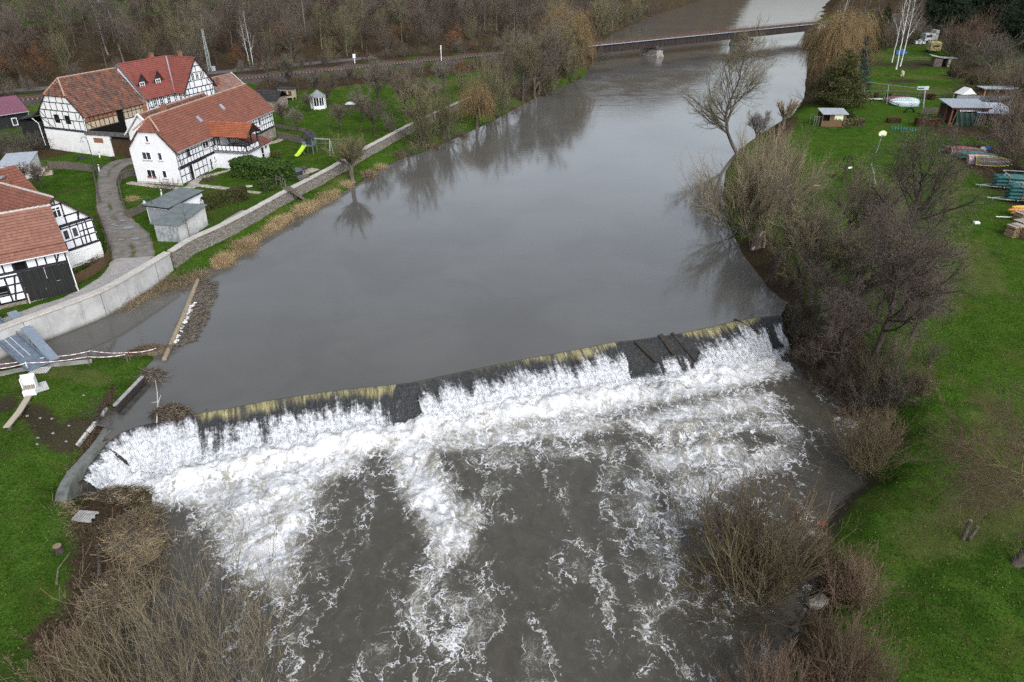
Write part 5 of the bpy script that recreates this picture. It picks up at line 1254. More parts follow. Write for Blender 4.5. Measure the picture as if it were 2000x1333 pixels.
# wood trees, 1 unit tall = 12 m variants
for v in range(5):
    rng = np.random.default_rng(100+v)
    tr = trunk_line(10.5, .17, rng, 9, (rng.normal(0, .05), rng.normal(0, .05)), .02)
    a = spawn(tr, 17, .22, .98, 5.0, 42, 6, .55, .16, .55, rng, .55)
    b = spawn(a, 7, .2, .98, 2.5, 40, 5, .35, .2, .5, rng, .4, rmin=.014)
    c = spawn(b, 6, .15, 1, 1.15, 38, 4, .2, .25, .6, rng, .3, rmin=.011)
    d = spawn(c, 3, .2, 1, .6, 36, 3, .1, .25, .7, rng, .3, rmin=.009)
    make_tree(('wood', v), 'bare_tree', '-', 'tree', tr, [(a, 5, 0), (b, 4, 0), (c, 3, 1), (d, 3, 1)], [BARK, BARK_DK, BARK_GR, BARK_PALE, BARK_DK][v], [[BARK, BARK_DK, BARK_GR, BARK, BARK_DK][v], [TW_BROWN, TW_BROWN, TW_OLIVE, TW_GREY, TW_BROWN][v]])
# understorey bush (many thin stems)
def bush(key, name, seed, stems, H, spread, lev, mats, r=.03, leaves=0, lmat=1, curve=.35, tn=(5, 5), tl=(.45, .3), base=.25):
    rng = np.random.default_rng(seed)
    az = rng.uniform(0, 2*np.pi, stems); el = np.abs(rng.normal(0, spread, stems)); el = np.minimum(el, 1.25)
    d = np.stack([np.sin(el)*np.cos(az), np.sin(el)*np.sin(az), np.cos(el)], 1); L = H*rng.uniform(.65, 1.1, stems)*(1-.22*el)
    N = 6; p = np.zeros((stems, N, 3)); p[:, 0, :2] = rng.normal(0, base, (stems, 2)); p[:, 0, 2] = -.1
    for k in range(1, N):
        d = norm(d+np.array([0, 0, curve/N])+.07*rng.normal(size=d.shape)); p[:, k] = p[:, k-1]+d*(L/(N-1))[:, None]
    st = (p, r*rng.uniform(.6, 1.2, (stems, 1))*(1-.75*np.linspace(0, 1, N)[None]))
    a = spawn(st, tn[0], .2, 1, H*tl[0], 24, 4, .25, .13, .7, rng, .5, rmin=.008)
    bt = [(a, 3, 0)]
    if lev > 1:
        b = spawn(a, tn[1], .15, 1, H*tl[0]*tl[1]*1.6, 24, 3, .2, .14, .8, rng, .4, rmin=.006); bt.append((b, 3, 1))
    lv = None
    if leaves:
        q = b[0][rng.integers(0, len(b[0]), leaves), -1]+rng.normal(0, .06, (leaves, 3)); v_, q_ = leaf_quads(q, .045, rng); lv = (v_, q_, lmat)
    o = thing(name, '-', 'shrub')
    link('stems', tube_mesh('stems', [(st, 4, 0)], mats), o)
    V, Q, MI = tubes(bt)
    if lv is not None: Q = np.concatenate([Q, lv[1]+len(V)]); MI = np.concatenate([MI, np.full(len(lv[1]), lv[2])]); V = np.concatenate([V, lv[0]])
    link('twigs', np_mesh('twigs', V, Q, mats=mats, mi=MI), o)
    PROTO[key] = [o, False]
bush(('under', 0), 'bush', 201, 26, 4.2, .5, 2, [BARK, TW_BROWN], .03, tn=(5, 5)); bush(('under', 1), 'bush', 202, 24, 3.6, .6, 2, [BARK_DK, TW_RED], .03, tn=(5, 5))
bush(('under', 2), 'bush', 203, 24, 4.6, .45, 2, [BARK_GR, TW_OLIVE], .03, tn=(5, 5)); bush(('under', 3), 'bush', 204, 24, 3.8, .5, 2, [BARK, TW_COPPER], .03, 2600, 1)
bush(('under', 4), 'bush', 205, 30, 3.6, .6, 2, [BARK, TW_GREY], .028, tn=(6, 6))
bush(('willow', 0), 'willow_bush', 210, 60, 7.0, .55, 2, [BARK_GR, TW_TAN], .05, tn=(9, 9), base=.7, tl=(.36, .3)); bush(('willow', 1), 'willow_bush', 211, 46, 6.2, .5, 2, [BARK_GR, TW_OLIVE], .045, tn=(8, 7), base=.5, tl=(.36, .3))
bush(('osier', 0), 'osier_shrub', 220, 170, 3.4, .62, 2, [TW_OLIVE, TW_RED], .016, tn=(5, 3), base=.35, tl=(.30, .3), curve=.5); bush(('osier', 1), 'osier_shrub', 221, 150, 3.0, .7, 2, [TW_RED, TW_RED], .014, tn=(5, 3), base=.3, tl=(.3, .3), curve=.5)
bush(('osier', 2), 'osier_shrub', 222, 140, 5.2, .78, 2, [TW_GREY, TW_TAN], .015, tn=(6, 3), base=1.0, tl=(.26, .3), curve=.45)
bush(('bramble', 0), 'bramble', 230, 60, 1.5, .95, 2, [BARK_DK, TW_BROWN], .012, tn=(5, 3), base=.7, tl=(.4, .3), curve=-.5); bush(('bramble', 1), 'bramble', 231, 60, 1.3, .9, 2, [TW_RED, TW_RED], .012, 900, 1, tn=(5, 3), base=.7, tl=(.4, .3), curve=-.5)

# orchard trees (short trunk, spreading gnarled crown)
for v in range(4):
    rng = np.random.default_rng(300+v)
    tr = trunk_line(2.4, .15, rng, 6, (rng.normal(0, .06), 0), .03, .7)
    a = spawn(tr, 7, .6, 1.0, 3.1, 42, 6, .7, .28, .7, rng, .15)
    b = spawn(a, 7, .2, .98, 1.4, 48, 5, .5, .3, .55, rng, .4, rmin=.013)
    c = spawn(b, 9, .15, 1, .8, 42, 4, .4, .3, .6, rng, .3, rmin=.013)
    d = spawn(c, 4, .2, 1, .42, 40, 3, .3, .3, .7, rng, .3, rmin=.011)
    make_tree(('fruit', v), 'fruit_tree', '-', 'tree', tr, [(a, 5, 0), (b, 4, 0), (c, 3, 1), (d, 3, 1)], BARK_DK, [BARK_DK, [TW_GREY, TW_BROWN, TW_GREY, TW_BROWN][v]])
# alders with purple catkins
for v in range(3):
    rng = np.random.default_rng(400+v)
    tr = trunk_line(9.0, .24, rng, 10, ((.06, .02, -.05)[v], 0), .035, .35)
    a = spawn(tr, 20, .34, .98, 5.0, 55, 7, .4, .22, .5, rng, .45, .18)
    b = spawn(a, 9, .2, .98, 2.3, 45, 5, .25, .28, .5, rng, .4, rmin=.013)
    c = spawn(b, 6, .15, 1, 1.0, 42, 4, .1, .3, .6, rng, .3, rmin=.009)
    d = spawn(c, 4, .2, 1, .45, 45, 3, -.3, .3, .7, rng, .3, rmin=.007)
    e = c[0][:, -1]; hi = e[(fbm(e[:, 0]*.5+e[:, 2]*.4, e[:, 1]*.5, 7, 2) > .54) & (e[:, 2] > 4.5)]
    q = hi[rng.integers(0, len(hi), 5500)]+rng.normal(0, .2, (5500, 3)); lv = leaf_quads(q, .048, rng, .4, (0, 0, -.9))
    make_tree(('alder', v), 'alder_tree', '-', 'tree', tr, [(a, 6, 0), (b, 4, 0), (c, 3, 1), (d, 3, 1)], BARK_DK, [BARK_DK, TW_BROWN, TW_PURPLE], (lv[0], lv[1], 2))
# tall bare bank trees with several stems
for v in range(2):
    rng = np.random.default_rng(450+v)
    tr = trunk_line(4.0, .17, rng, 6, (0, 0), .03, .75)
    a = spawn(tr, 9, .3, 1.0, 5.6, 34, 8, .40, .20, .65, rng, .2)
    b = spawn(a, 11, .12, .98, 2.5, 38, 5, .35, .24, .5, rng, .45, rmin=.014)
    c = spawn(b, 8, .15, 1, 1.0, 36, 4, .3, .26, .6, rng, .3, rmin=.009)
    d = spawn(c, 4, .2, 1, .5, 36, 3, .2, .26, .7, rng, .3, rmin=.007)
    make_tree(('ash', v), 'bank_tree', '-', 'tree', tr, [(a, 6, 0), (b, 4, 0), (c, 3, 1), (d, 3, 1)], [BARK, BARK_DK][v], [[BARK, BARK_DK][v], [TW_BROWN, TW_OLIVE][v]])
# pollard willow: thick stem, ball of straight rods
for v in range(2):
    rng = np.random.default_rng(480+v)
    tr = trunk_line((1.9, 1.7)[v], (.22, .3)[v], rng, 6, ((.02, .1)[v], 0), .03, .95)
    a = spawn(tr, 14, .8, 1.0, 2.6, 45, 6, .6, .10, .5, rng, .1)
    b = spawn(a, 10, .1, 1, 1.3, 26, 4, .4, .14, .6, rng, .4, rmin=.010)
    c = spawn(b, 6, .1, 1, .6, 26, 3, .3, .14, .7, rng, .3, rmin=.008)
    make_tree(('pollard', v), 'pollard_willow', '-', 'tree', tr, [(a, 4, 0), (b, 3, 1), (c, 3, 1)], BARK, [BARK, [TW_OLIVE, TW_TAN][v]])
# weeping willow, orange rods
for v in range(2):
    rng = np.random.default_rng(500+v)
    tr = trunk_line(4.2, .3, rng, 7, (.05, 0), .03, .6)
    a = spawn(tr, 11, .4, 1.0, 4.2, 42, 7, .35, .18, .6, rng, .2)
    b = spawn(a, 9, .25, 1, 2.2, 40, 6, -.5, .2, .5, rng, .3, rmin=.014)
    c = spawn(b, 9, .2, 1, 2.6, 35, 6, -2.6, .14, .5, rng, .3, rmin=.010)
    d = spawn(c, 3, .2, .9, 1.2, 25, 4, -2.2, .12, .8, rng, .3, rmin=.008)
    make_tree(('weeping', v), 'weeping_willow', '-', 'tree', tr, [(a, 5, 0), (b, 4, 1), (c, 3, 1), (d, 3, 1)], BARK, [BARK, TW_ORANGE])
# birches
for v in range(2):
    rng = np.random.default_rng(520+v)
    tr = trunk_line(14.5, .105, rng, 12, (.05*(1, -1)[v], 0), .012, .15)
    a = spawn(tr, 17, .3, .98, 3.6, 34, 7, .5, .14, .45, rng, .55)
    b = spawn(a, 7, .25, 1, 1.5, 40, 5, .0, .2, .5, rng, .4, rmin=.012)
    c = spawn(b, 6, .2, 1, .9, 36, 4, -.8, .2, .6, rng, .3, rmin=.006)
    make_tree(('birch', v), 'birch_tree', '-', 'tree', tr, [(a, 4, 0), (b, 3, 1), (c, 3, 1)], BARK_WHITE, [BARK_WHITE, TW_BROWN])
# thin sapling
rng = np.random.default_rng(530); tr = trunk_line(3.4, .045, rng, 7, (.03, 0), .02, .3); a = spawn(tr, 9, .3, 1, 1.1, 35, 4, .5, .2, .6, rng, .4, rmin=.01); b = spawn(a, 4, .3, 1, .5, 35, 3, .3, .2, .6, rng, .3, rmin=.007)
make_tree(('sapling', 0), 'sapling', '-', 'tree', tr, [(a, 3, 0), (b, 3, 1)], BARK, [BARK, TW_GREY])
# old lopped trunk
rng = np.random.default_rng(540); tr = trunk_line(4.6, .24, rng, 8, (-.05, 0), .03, .75); a = spawn(tr, 5, .55, 1, 1.6, 55, 5, .6, .2, .55, rng, .1, taper=.7); b = spawn(a, 5, .5, 1, .8, 40, 4, .5, .25, .3, rng, .3, rmin=.012); c = spawn(b, 5, .2, 1, .5, 40, 3, .4, .2, .6, rng, .3)
make_tree(('lopped', 0), 'lopped_tree', '-', 'tree', tr, [(a, 5, 0), (b, 3, 1), (c, 3, 1)], BARK_DK, [BARK_DK, TW_GREY])
# conifers
def needles_mat(n, c1, c2):
    return pm(n, c1, c2, 1.6, .9, .12, 0, (1, 1, 1), 0, .15)
ND_OLIVE, ND_DARK, ND_BLUE = needles_mat('olive_needles', (.045, .054, .016), (.108, .108, .038)), needles_mat('dark_needles', (.010, .020, .010), (.030, .046, .022)), needles_mat('blue_needles', (.030, .052, .050), (.062, .092, .088))
LEAFG, LEAFY = needles_mat('laurel_leaves', (.022, .052, .012), (.060, .115, .026)), needles_mat('yellow_green_leaves', (.12, .145, .02), (.18, .20, .04))
HEDGE_B, HEDGE_BR = needles_mat('brownish_hedge', (.040, .040, .018), (.090, .075, .035)), needles_mat('rusty_hedge', (.075, .036, .022), (.14, .072, .045))
def conifer(key, name, seed, H, Rb, n, mat, power=1.0, size=.16, droop=-.25, trunkm=BARK_DK):
    rng = np.random.default_rng(seed); tr = trunk_line(H*.96, .16*H/9, rng, 8, (0, 0), .004, .12)
    nb = 150; t = rng.uniform(.04, .99, nb); az = rng.uniform(0, 6.28, nb); L = Rb*(1-t)**power*rng.uniform(.75, 1.2, nb)+.12
    p = np.zeros((nb, 5, 3)); d = np.stack([np.cos(az), np.sin(az), np.full(nb, .25)], 1)
    p[:, 0, 2] = t*H
    for k in range(1, 5): d = norm(d+np.array([0, 0, droop/2])); p[:, k] = p[:, k-1]+d*(L/4)[:, None]
    br = (p, np.full((nb, 5), .02))
    wt = (L*L+.02); bi = rng.choice(nb, n, p=wt/wt.sum()); f = rng.uniform(.1, 1.05, n)**.6*4; i = np.minimum(f.astype(int), 3); w = (f-i)[:, None]
    q = p[bi, i]*(1-w)+p[bi, i+1]*w; q = q+rng.normal(0, 1, (n, 3))*(.10+.12*L[bi])[:, None]*np.array([1, 1, .55])
    lv = leaf_quads(q, size, rng, .35, (0, 0, -.3))
    make_tree(key, name, '-', 'tree', tr, [(br, 3, 0)], trunkm, [trunkm, mat], (lv[0], lv[1], 1))
conifer(('conifer', 'olive'), 'yew_tree', 601, 9, 3.6, 15000, ND_OLIVE, .62, .13, -.05)
conifer(('conifer', 'dark'), 'spruce_tree', 602, 13, 3.6, 9000, ND_DARK, .9, .20, -.3); conifer(('conifer', 'dark2'), 'spruce_tree', 603, 11, 3.9, 8000, ND_DARK, .7, .20, -.2)
conifer(('conifer', 'blue'), 'blue_spruce', 604, 9, 1.9, 6000, ND_BLUE, .9, .13, -.2)
# leafy shrubs and hedges
def leafy(key, name, seed, rx, ry, rz_, n, mats, size=.09, frac=.12, cat='shrub', lumps=9, box=False):
    rng = np.random.default_rng(seed)
    if box:
        P = rng.uniform(-1, 1, (n, 3)); ax_ = rng.integers(0, 3, n); s = np.sign(rng.uniform(-1, 1, n)); s[ax_ == 2] = 1
        P[np.arange(n), ax_] = s*(1-np.abs(rng.normal(0, .12, n))); P = P*np.array([rx, ry, rz_/2])+np.array([0, 0, rz_/2])
        P += (fbm(P[:, 0]*1.5, P[:, 1]*1.5+P[:, 2], seed, 3)-.5)[:, None]*.3
    else:
        c = rng.uniform(-1, 1, (lumps, 3))*np.array([rx*.6, ry*.6, rz_*.28])+np.array([0, 0, rz_*.5]); rr = rng.uniform(.45, .8, lumps)
        k = rng.integers(0, lumps, n); d = norm(rng.normal(size=(n, 3))); P = c[k]+d*(rr[k]*rng.uniform(.7, 1.05, n))[:, None]*np.array([rx, ry, rz_*.7])*.62
        P[:, 2] = np.abs(P[:, 2])
    v, q = leaf_quads(P, size, rng, .55)
    mi = (rng.random(n) < frac).astype(int)
    o = thing(name, '-', cat)
    link('foliage', np_mesh('foliage', v, q, mats=mats, mi=mi), o)
    st = rng.uniform(-.8, .8, (16, 2))*np.array([rx, ry]); p = np.zeros((16, 4, 3)); p[:, :, :2] = st[:, None]; p[:, :, 2] = np.linspace(-.1, rz_*.75, 4)[None]; p[:, 1:, :2] += rng.normal(0, .06, (16, 3, 2))
    link('stems', tube_mesh('stems', [((p, np.full((16, 4), .025)), 4, 0)], [BARK_DK]), o)
    PROTO[key] = [o, False]
leafy(('laurel', 0), 'laurel_hedge', 701, 3.6, 1.3, 1.9, 14000, [LEAFG, LEAFY], .11, .09, 'hedge', 12, True)
leafy(('round', 0), 'evergreen_shrub', 702, 1.0, 1.0, 1.5, 3500, [LEAFG, ND_OLIVE], .07, .4); leafy(('round', 1), 'evergreen_shrub', 703, .8, .8, 1.3, 3000, [ND_OLIVE, LEAFY], .06, .2)
leafy(('hedge', 0), 'conifer_hedge', 704, 3.3, .55, 1.7, 9000, [HEDGE_B, ND_OLIVE], .07, .35, 'hedge', 9, True)
leafy(('hedge', 1), 'beech_hedge', 705, 1.9, .8, 1.25, 6000, [HEDGE_BR, HEDGE_B], .06, .2, 'hedge', 9, True); leafy(('hedge', 2), 'clipped_hedge', 706, 2.0, .8, 1.2, 6000, [HEDGE_B, DEADGRASS], .06, .3, 'hedge', 9, True)
leafy(('ivy', 0), 'ivy_bush', 707, 2.4, 1.4, 1.8, 6000, [HEDGE_B, ND_OLIVE], .08, .3); leafy(('ivy', 1), 'evergreen_bush', 708, 3.2, 2.4, 3.4, 9000, [ND_DARK, ND_OLIVE], .13, .3)
# reed clumps
def reeds(key, name, seed, n, rx, ry, H, mat, lean=.35):
    rng = np.random.default_rng(seed); N = 4; p = np.zeros((n, N, 3)); p[:, 0, 0] = rng.normal(0, rx*.5, n); p[:, 0, 1] = rng.normal(0, ry*.5, n); p[:, 0, 2] = -.15
    d = norm(np.c_[rng.normal(0, lean, (n, 2)), np.ones(n)]); L = H*rng.uniform(.5, 1.15, n)
    for k in range(1, N): d = norm(d+np.c_[rng.normal(0, .14, (n, 2)), np.full(n, -.22*lean)]); p[:, k] = p[:, k-1]+d*(L/(N-1))[:, None]
    o = link(name, tube_mesh(name, [((p, np.full((n, N), .014)*(1-.6*np.linspace(0, 1, N))[None]), 3, 0)], [mat])); tag(o, '-', 'reeds')
    PROTO[key] = [o, False]
reeds(('reed', 0), 'reed_clump', 801, 900, 1.3, .8, 1.15, STRAW); reeds(('reed', 1), 'reed_clump', 802, 650, .9, .7, .9, STRAW, .5); reeds(('grass', 0), 'dead_grass_clump', 803, 900, 1.4, 1.0, .8, DEADGRASS, 1.1); reeds(('grass', 1), 'dead_grass_clump', 804, 800, 1.0, 1.0, .55, DEADGRASS, 1.6)
# ---------------------------------------------------------------- planting
def stand(key, px, py, top=None, base_h=None, label=None, group=None, rz=None, z0=1.5, wide=None):
    """plant standing at photo point (px, py); scaled so that its top reaches photo row `top`"""
    p = on_ground(px, py, z0); h = 1.0
    if top is not None: h = (top_z(p, top)-p[2])/base_h
    return place(key, p-np.array((0, 0, .08)), h, rz, label, group, sxy=(wide*h if wide else None))
HWOOD = 13.0
# short grass and fallen leaves on the near meadows: nobody could count them
gr_ = np.random.default_rng(77)
def scatter(n, boxes, ok):
    out = []
    for (x0, x1, y0, y1), k in boxes:
        p = np.c_[gr_.uniform(x0, x1, int(n*k)), gr_.uniform(y0, y1, int(n*k))]
        iu = inside(p[:, 0], p[:, 1], W_UP) | inside(p[:, 0], p[:, 1], W_LO) | inside(p[:, 0], p[:, 1], VILL)
        ix = np.clip(np.searchsorted(gx, p[:, 0]), 0, len(gx)-1); iy = np.clip(np.searchsorted(gy, p[:, 1]), 0, len(gy)-1)
        out.append(p[~iu & ok(ix, iy) & (seg_dist(p[:, 0], p[:, 1], W_LO, True) > .7) & (seg_dist(p[:, 0], p[:, 1], W_UP, True) > .5)])
    p = np.concatenate(out); return np.c_[p, height(p[:, 0], p[:, 1])]
NEAR = [((-48, -22, 20, 56), .32), ((14, 48, 20, 60), .48), ((30, 70, 60, 100), .20)]
P_ = scatter(70000, NEAR, lambda i, j: (litter[j, i] < .35) & (dirt[j, i] < .35))
P_ = P_[fbm(P_[:, 0]*.8, P_[:, 1]*.8, 61, 3) > .42]
B_ = np.repeat(P_, 3, 0)+np.c_[gr_.normal(0, .05, (len(P_)*3, 2)), np.zeros(len(P_)*3)]; nb = len(B_); az = gr_.uniform(0, 6.28, nb); hb = gr_.uniform(.05, .15, nb)
wv_ = np.c_[np.cos(az), np.sin(az), np.zeros(nb)]*.018; tip = np.c_[gr_.normal(0, .06, (nb, 2)), hb]
V = np.stack([B_-wv_-(0, 0, .03), B_+wv_-(0, 0, .03), B_+tip], 1).reshape(-1, 3)
gm1, gm2 = pm('grass_blades', (.038, .080, .010), (.082, .140, .022), .6, 1.0, 0), pm('dry_blades', (.13, .115, .045), (.20, .175, .08), 1, 1.0, 0)
tag(link('grass', np_mesh('grass', V, tris=np.arange(nb*3).reshape(-1, 3), mats=[gm1, gm2], mi=(gr_.random(nb) < .10).astype(int))), 'short winter grass on the near meadows', 'grass', kind='stuff')
P_ = scatter(9000, NEAR, lambda i, j: litter[j, i] < .8); a_ = gr_.uniform(0, 6.28, len(P_)); u_ = np.c_[np.cos(a_), np.sin(a_), gr_.normal(0, .3, len(P_))]*.045; v_ = np.c_[-np.sin(a_), np.cos(a_), gr_.normal(0, .3, len(P_))]*.03; P_[:, 2] += .06
V = np.stack([P_-u_, P_-v_, P_+u_, P_+v_], 1).reshape(-1, 3)
tag(link('fallen_leaves', np_mesh('fallen_leaves', V, np.arange(len(P_)*4).reshape(-1, 4), mats=[pm('dead_leaf', (.10, .06, .03), (.26, .19, .11), 3, .9, .1)])), 'brown dead leaves scattered over the near meadows', 'leaves', kind='stuff')
rng = random.Random(11)
# the wood on the slope behind the railway
nrng = np.random.default_rng(17); cand = []
G1 = 'bare trees of the wood behind the railway'; G2 = 'undergrowth of the wood behind the railway'
for i in range(6000):
    q, s = nrng.uniform(15, 150), nrng.uniform(-75, 300)
    p = RAIL0+RDIR*s+RN*q
    if s > ABUT-25 and q < 26: continue
    if s > BEND-30: continue
    lim = 66+max(0, s)*.45
    if q > lim and nrng.random() > .12: continue
    if inside(np.array([p[0]]), np.array([p[1]]), W_UP)[0] or seg_dist(np.array([p[0]]), np.array([p[1]]), W_UP, True)[0] < 3: continue
    if any((p[0]-c[0])**2+(p[1]-c[1])**2 < (3.9+q*.014)**2 for c in cand): continue
    # keep to what the photo can see
    Z = p[1]*_cp+20*_sp; u = 1000+CAM_F*p[0]/Z
    if u < -120 or u > 1330: continue
    cand.append(p); z = H1(*p)
    Zb = p[1]*_cp-(z-CAM_H)*_sp; vb = 666.5+CAM_F*(-(p[1]*_sp+(z-CAM_H)*_cp))/Zb
    if vb < -45: continue
    if nrng.random() < .44+.2*(q < 24): 
        k = ('under', int(nrng.choice(5, p=[.3, .15, .22, .05, .28]))); place(k, (p[0], p[1], z-.1), nrng.uniform(.9, 1.9), label='leafless bush in the undergrowth of the wood behind the railway', group=G2, name='woodland_bush')
    else:
        k = int(nrng.choice(5, p=[.24, .24, .2, .14, .18])); place(('wood', k), (p[0], p[1], z-.1), nrng.uniform(.65, 1.15), sxy=nrng.uniform(.85, 1.2), label='bare winter tree among the brown wood behind the railway', group=G1)
NFOR = len(cand)
# scrub between railway and orchard, and along the embankment
G3 = 'leafless bushes along the foot of the railway bank'
for i in range(46):
    s = nrng.uniform(25, ABUT-4); q = nrng.uniform(-11, -4.5) if s > 60 else nrng.uniform(-8, -4)
    p = RAIL0+RDIR*s+RN*q; place(('under', int(nrng.choice([0, 1, 1, 4, 2]))), (p[0], p[1], H1(*p)-.1), nrng.uniform(.35, .62), label='low leafless bush on the foot of the railway bank', group=G3)
G3b = 'bushes along the far side of the track'
for i in range(70):
    s = nrng.uniform(-10, ABUT-8); q = nrng.uniform(5, 12.5) if s > 62 else nrng.uniform(5, 8.5); p = RAIL0+RDIR*s+RN*q
    place(('under', int(nrng.choice([0, 4, 2, 1, 3], p=[.3, .3, .2, .15, .05]))), (p[0], p[1], H1(*p)-.1), nrng.uniform(.35, .8), label='leafless bush between the railway track and the wood', group=G3b)
stand(('birch', 0), 495, 134, 22, 14.5, 'white-stemmed birch leaning beside the railway, behind the dormer house', z0=5)
stand(('birch', 1), 489, 133, 30, 14.5, 'thinner white birch stem right beside the leaning railway birch', z0=5)
stand(('under', 3), 565, 98, 40, 4.2, 'rusty-leaved beech bush standing out among the bare wood', z0=7)
stand(('under', 3), 795, 80, 35, 4.2, 'copper-leaved bush at the wood edge above the railway', z0=7)
# orchard
O = [('lopped', 0, 529, 170, 116, 5.6, 'blackened lopped tree with stub branches beside the railway orchard'),
     ('fruit', 0, 567, 181, 100, 5.6, 'broad gnarled fruit tree at the back of the orchard nearest the railway houses'),
     ('sapling', 0, 524, 179, 150, 3.6, 'thin young tree left of the gnarled orchard tree'), ('sapling', 0, 583, 178, 130, 3.6, 'thin young tree right of the gnarled orchard tree'),
     ('fruit', 1, 681, 172, 122, 5.6, 'fruit tree below the railway bank, straight behind the white gazebo'),
     ('fruit', 2, 742, 211, 115, 5.6, 'tall fruit tree in the middle of the orchard lawn'), ('fruit', 3, 792, 234, 128, 5.6, 'tall fruit tree with forked crown near the river wall'),
     ('fruit', 0, 866, 181, 115, 5.6, 'fruit tree at the far right end of the orchard'), ('fruit', 1, 642, 207, 152, 5.6, 'small fruit tree just right of the white gazebo'),
     ('fruit', 2, 709, 240, 174, 5.6, 'leaning fruit tree beside the heap under white sheeting'), ('fruit', 3, 668, 261, 196, 5.6, 'slim fruit tree in the middle of the front row'),
     ('fruit', 1, 733, 266, 188, 5.6, 'fruit tree of the front row nearest the river wall'), ('sapling', 0, 643, 255, 214, 3.6, 'very thin young tree in the front orchard row'),
     ('fruit', 0, 602, 221, 178, 5.6, 'small fruit tree left of the white gazebo'), ('fruit', 2, 581, 258, 212, 5.6, 'small fruit tree by the garden fence above the play tower'),
     ('fruit', 3, 555, 247, 196, 5.6, 'fruit tree against the end of the farmhouse'), ('under', 4, 763, 258, 220, 3.6, 'rounded leafless bush behind the river wall'),
     ('sapling', 0, 757, 221, 186, 3.6, 'thin staked young tree in the orchard lawn'), ('fruit', 1, 820, 229, 150, 5.6, 'dark upright tree close behind the river wall'), ('fruit', 0, 850, 215, 150, 5.6, 'fruit tree behind the coping near the orange willow'),
     ('sapling', 0, 905, 180, 140, 3.6, 'thin sapling near the far end of the river wall'), ('fruit', 2, 620, 190, 140, 5.6, 'fruit tree between gazebo and railway bank'), ('sapling', 0, 690, 232, 195, 3.6, 'thin sapling right of the middle orchard row')]
for k, v, x, y, tp, bh, lb in O: stand((k, v), x, y, tp, bh, lb, 'orchard trees' if k == 'fruit' else None, z0=2.5)
stand(('fruit', 3), 85, 376, 312, 5.6, 'bare garden tree in front of the pale sheet-metal shed', z0=2); stand(('fruit', 1), 50, 365, 318, 5.6, 'bare garden tree left beside the pale sheet-metal shed', z0=2)
for x, y, tp, lb in [(20, 300, 250, 'wide grey thicket below the black shed'), (60, 296, 258, 'grey bush between black shed and barn'), (100, 290, 262, 'reddish bush at the corner of the big barn'), (-20, 310, 255, 'grey thicket at the left picture edge below the black shed'), (35, 318, 285, 'low grey bush in front of the thicket')]:
    stand(('under', 1 if 'reddish' in lb else 4), x, y, tp, 4.0, lb, z0=2.4, wide=1.6)
# village gardens
p = on_ground(515, 348, 2.1); place(('laurel', 0), p, 1.2, R(-25), 'big glossy laurel hedge beside the farmhouse terrace')
stand(('round', 0), 524, 372, 345, 1.6, 'rounded evergreen shrub at the top of the wooden stairs', z0=2); stand(('round', 1), 538, 310, 290, 1.5, 'yellowish-green round shrub on the lawn by the annex', z0=2)
p = on_ground(434, 402, 1.9); place(('hedge', 0), p, 1.0, R(48), 'clipped brown-green conifer hedge behind the garden sheds')
stand(('bramble', 0), 326, 372, 352, 1.3, 'small bare shrub against the white gable of the farmhouse', z0=2); stand(('bramble', 1), 411, 353, 340, 1.3, 'dark red-brown shrub in the front lawn of the farmhouse', z0=2)
stand(('reed', 1), 260, 391, 380, .9, 'tuft of straw-coloured ornamental grass inside the lane fence', z0=2); stand(('fruit', 0), 596, 341, 322, 5.6, 'little twisted shrub tree on the paved terrace by the hot tub', z0=2)
stand(('ivy', 0), 170, 526, 512, 2.0, 'leafy shrub behind the brown fence of the gabled house', z0=1.7, wide=.5); stand(('round', 1), 150, 534, 522, 1.5, 'low green fern in the small front garden of the gabled house', z0=1.7)
stand(('sapling', 0), 372, 470, 405, 3.6, 'small tree with yellowish lichen beside the old garden shed', z0=1.8)
stand(('bramble', 1), 190, 515, 500, 1.3, 'sparse twiggy plant by the corner of the gabled house', z0=1.7)
# left river bank
for i, (x, y, lb) in enumerate([(440, 512, 'largest stand of straw reeds at the water edge below the garden sheds'), (462, 498, 'straw reeds beside the largest reed stand'), (485, 480, 'straw reeds in the middle of the long reed fringe'), (512, 461, 'straw reeds at the upper end of the long reed fringe'),
         (545, 438, 'small straw reed clump above the long fringe'), (578, 420, 'straw reed clump on the bank below the stairs'), (590, 412, 'second straw reed clump below the stairs'), (625, 398, 'straw reeds left of the pollard willow'), (640, 388, 'dark-rooted straw reeds nearest the pollard willow'), (676, 362, 'reeds at the foot of the pollard willow'),
         (720, 345, 'dry reeds right of the pollard willow'), (742, 328, 'last reed clump on the bank beyond the pollard willow'), (820, 285, 'reeds in front of the leafless willow thicket')]):
    stand(('reed', i % 2), x, y, None, None, lb, 'reed clumps along the left bank', z0=.2)
for i, (x, y) in enumerate([(206, 604), (222, 600), (240, 594), (258, 587), (276, 580), (294, 573), (312, 566), (330, 559), (348, 553), (366, 546), (385, 538), (402, 530), (345, 540), (372, 527), (318, 555)]):
    place(('grass', i % 2), at(x, y, .05), (1.25, 1.0, 1.5)[i % 3], label='withered brown plants matted along the water at the foot of the flood wall', group='withered plants along the flood wall')
for i, (x, y) in enumerate([(432, 516), (452, 504), (475, 488), (498, 470), (528, 450), (560, 429), (605, 405), (655, 377)]):
    place(('reed', i % 2), at(x, y, .05), (.9, .7, 1.05)[i % 3], label='low straw-coloured reeds filling the fringe at the water edge of the left bank', group='low reeds filling the left fringe')
for i, (x, y) in enumerate([(124, 955), (108, 1000), (150, 905), (118, 1035), (170, 880)]): stand(('grass', i % 2), x, y, None, None, 'dead grass growing over the edge of the curved wing wall', 'dead grass over the wing wall', z0=-.6)
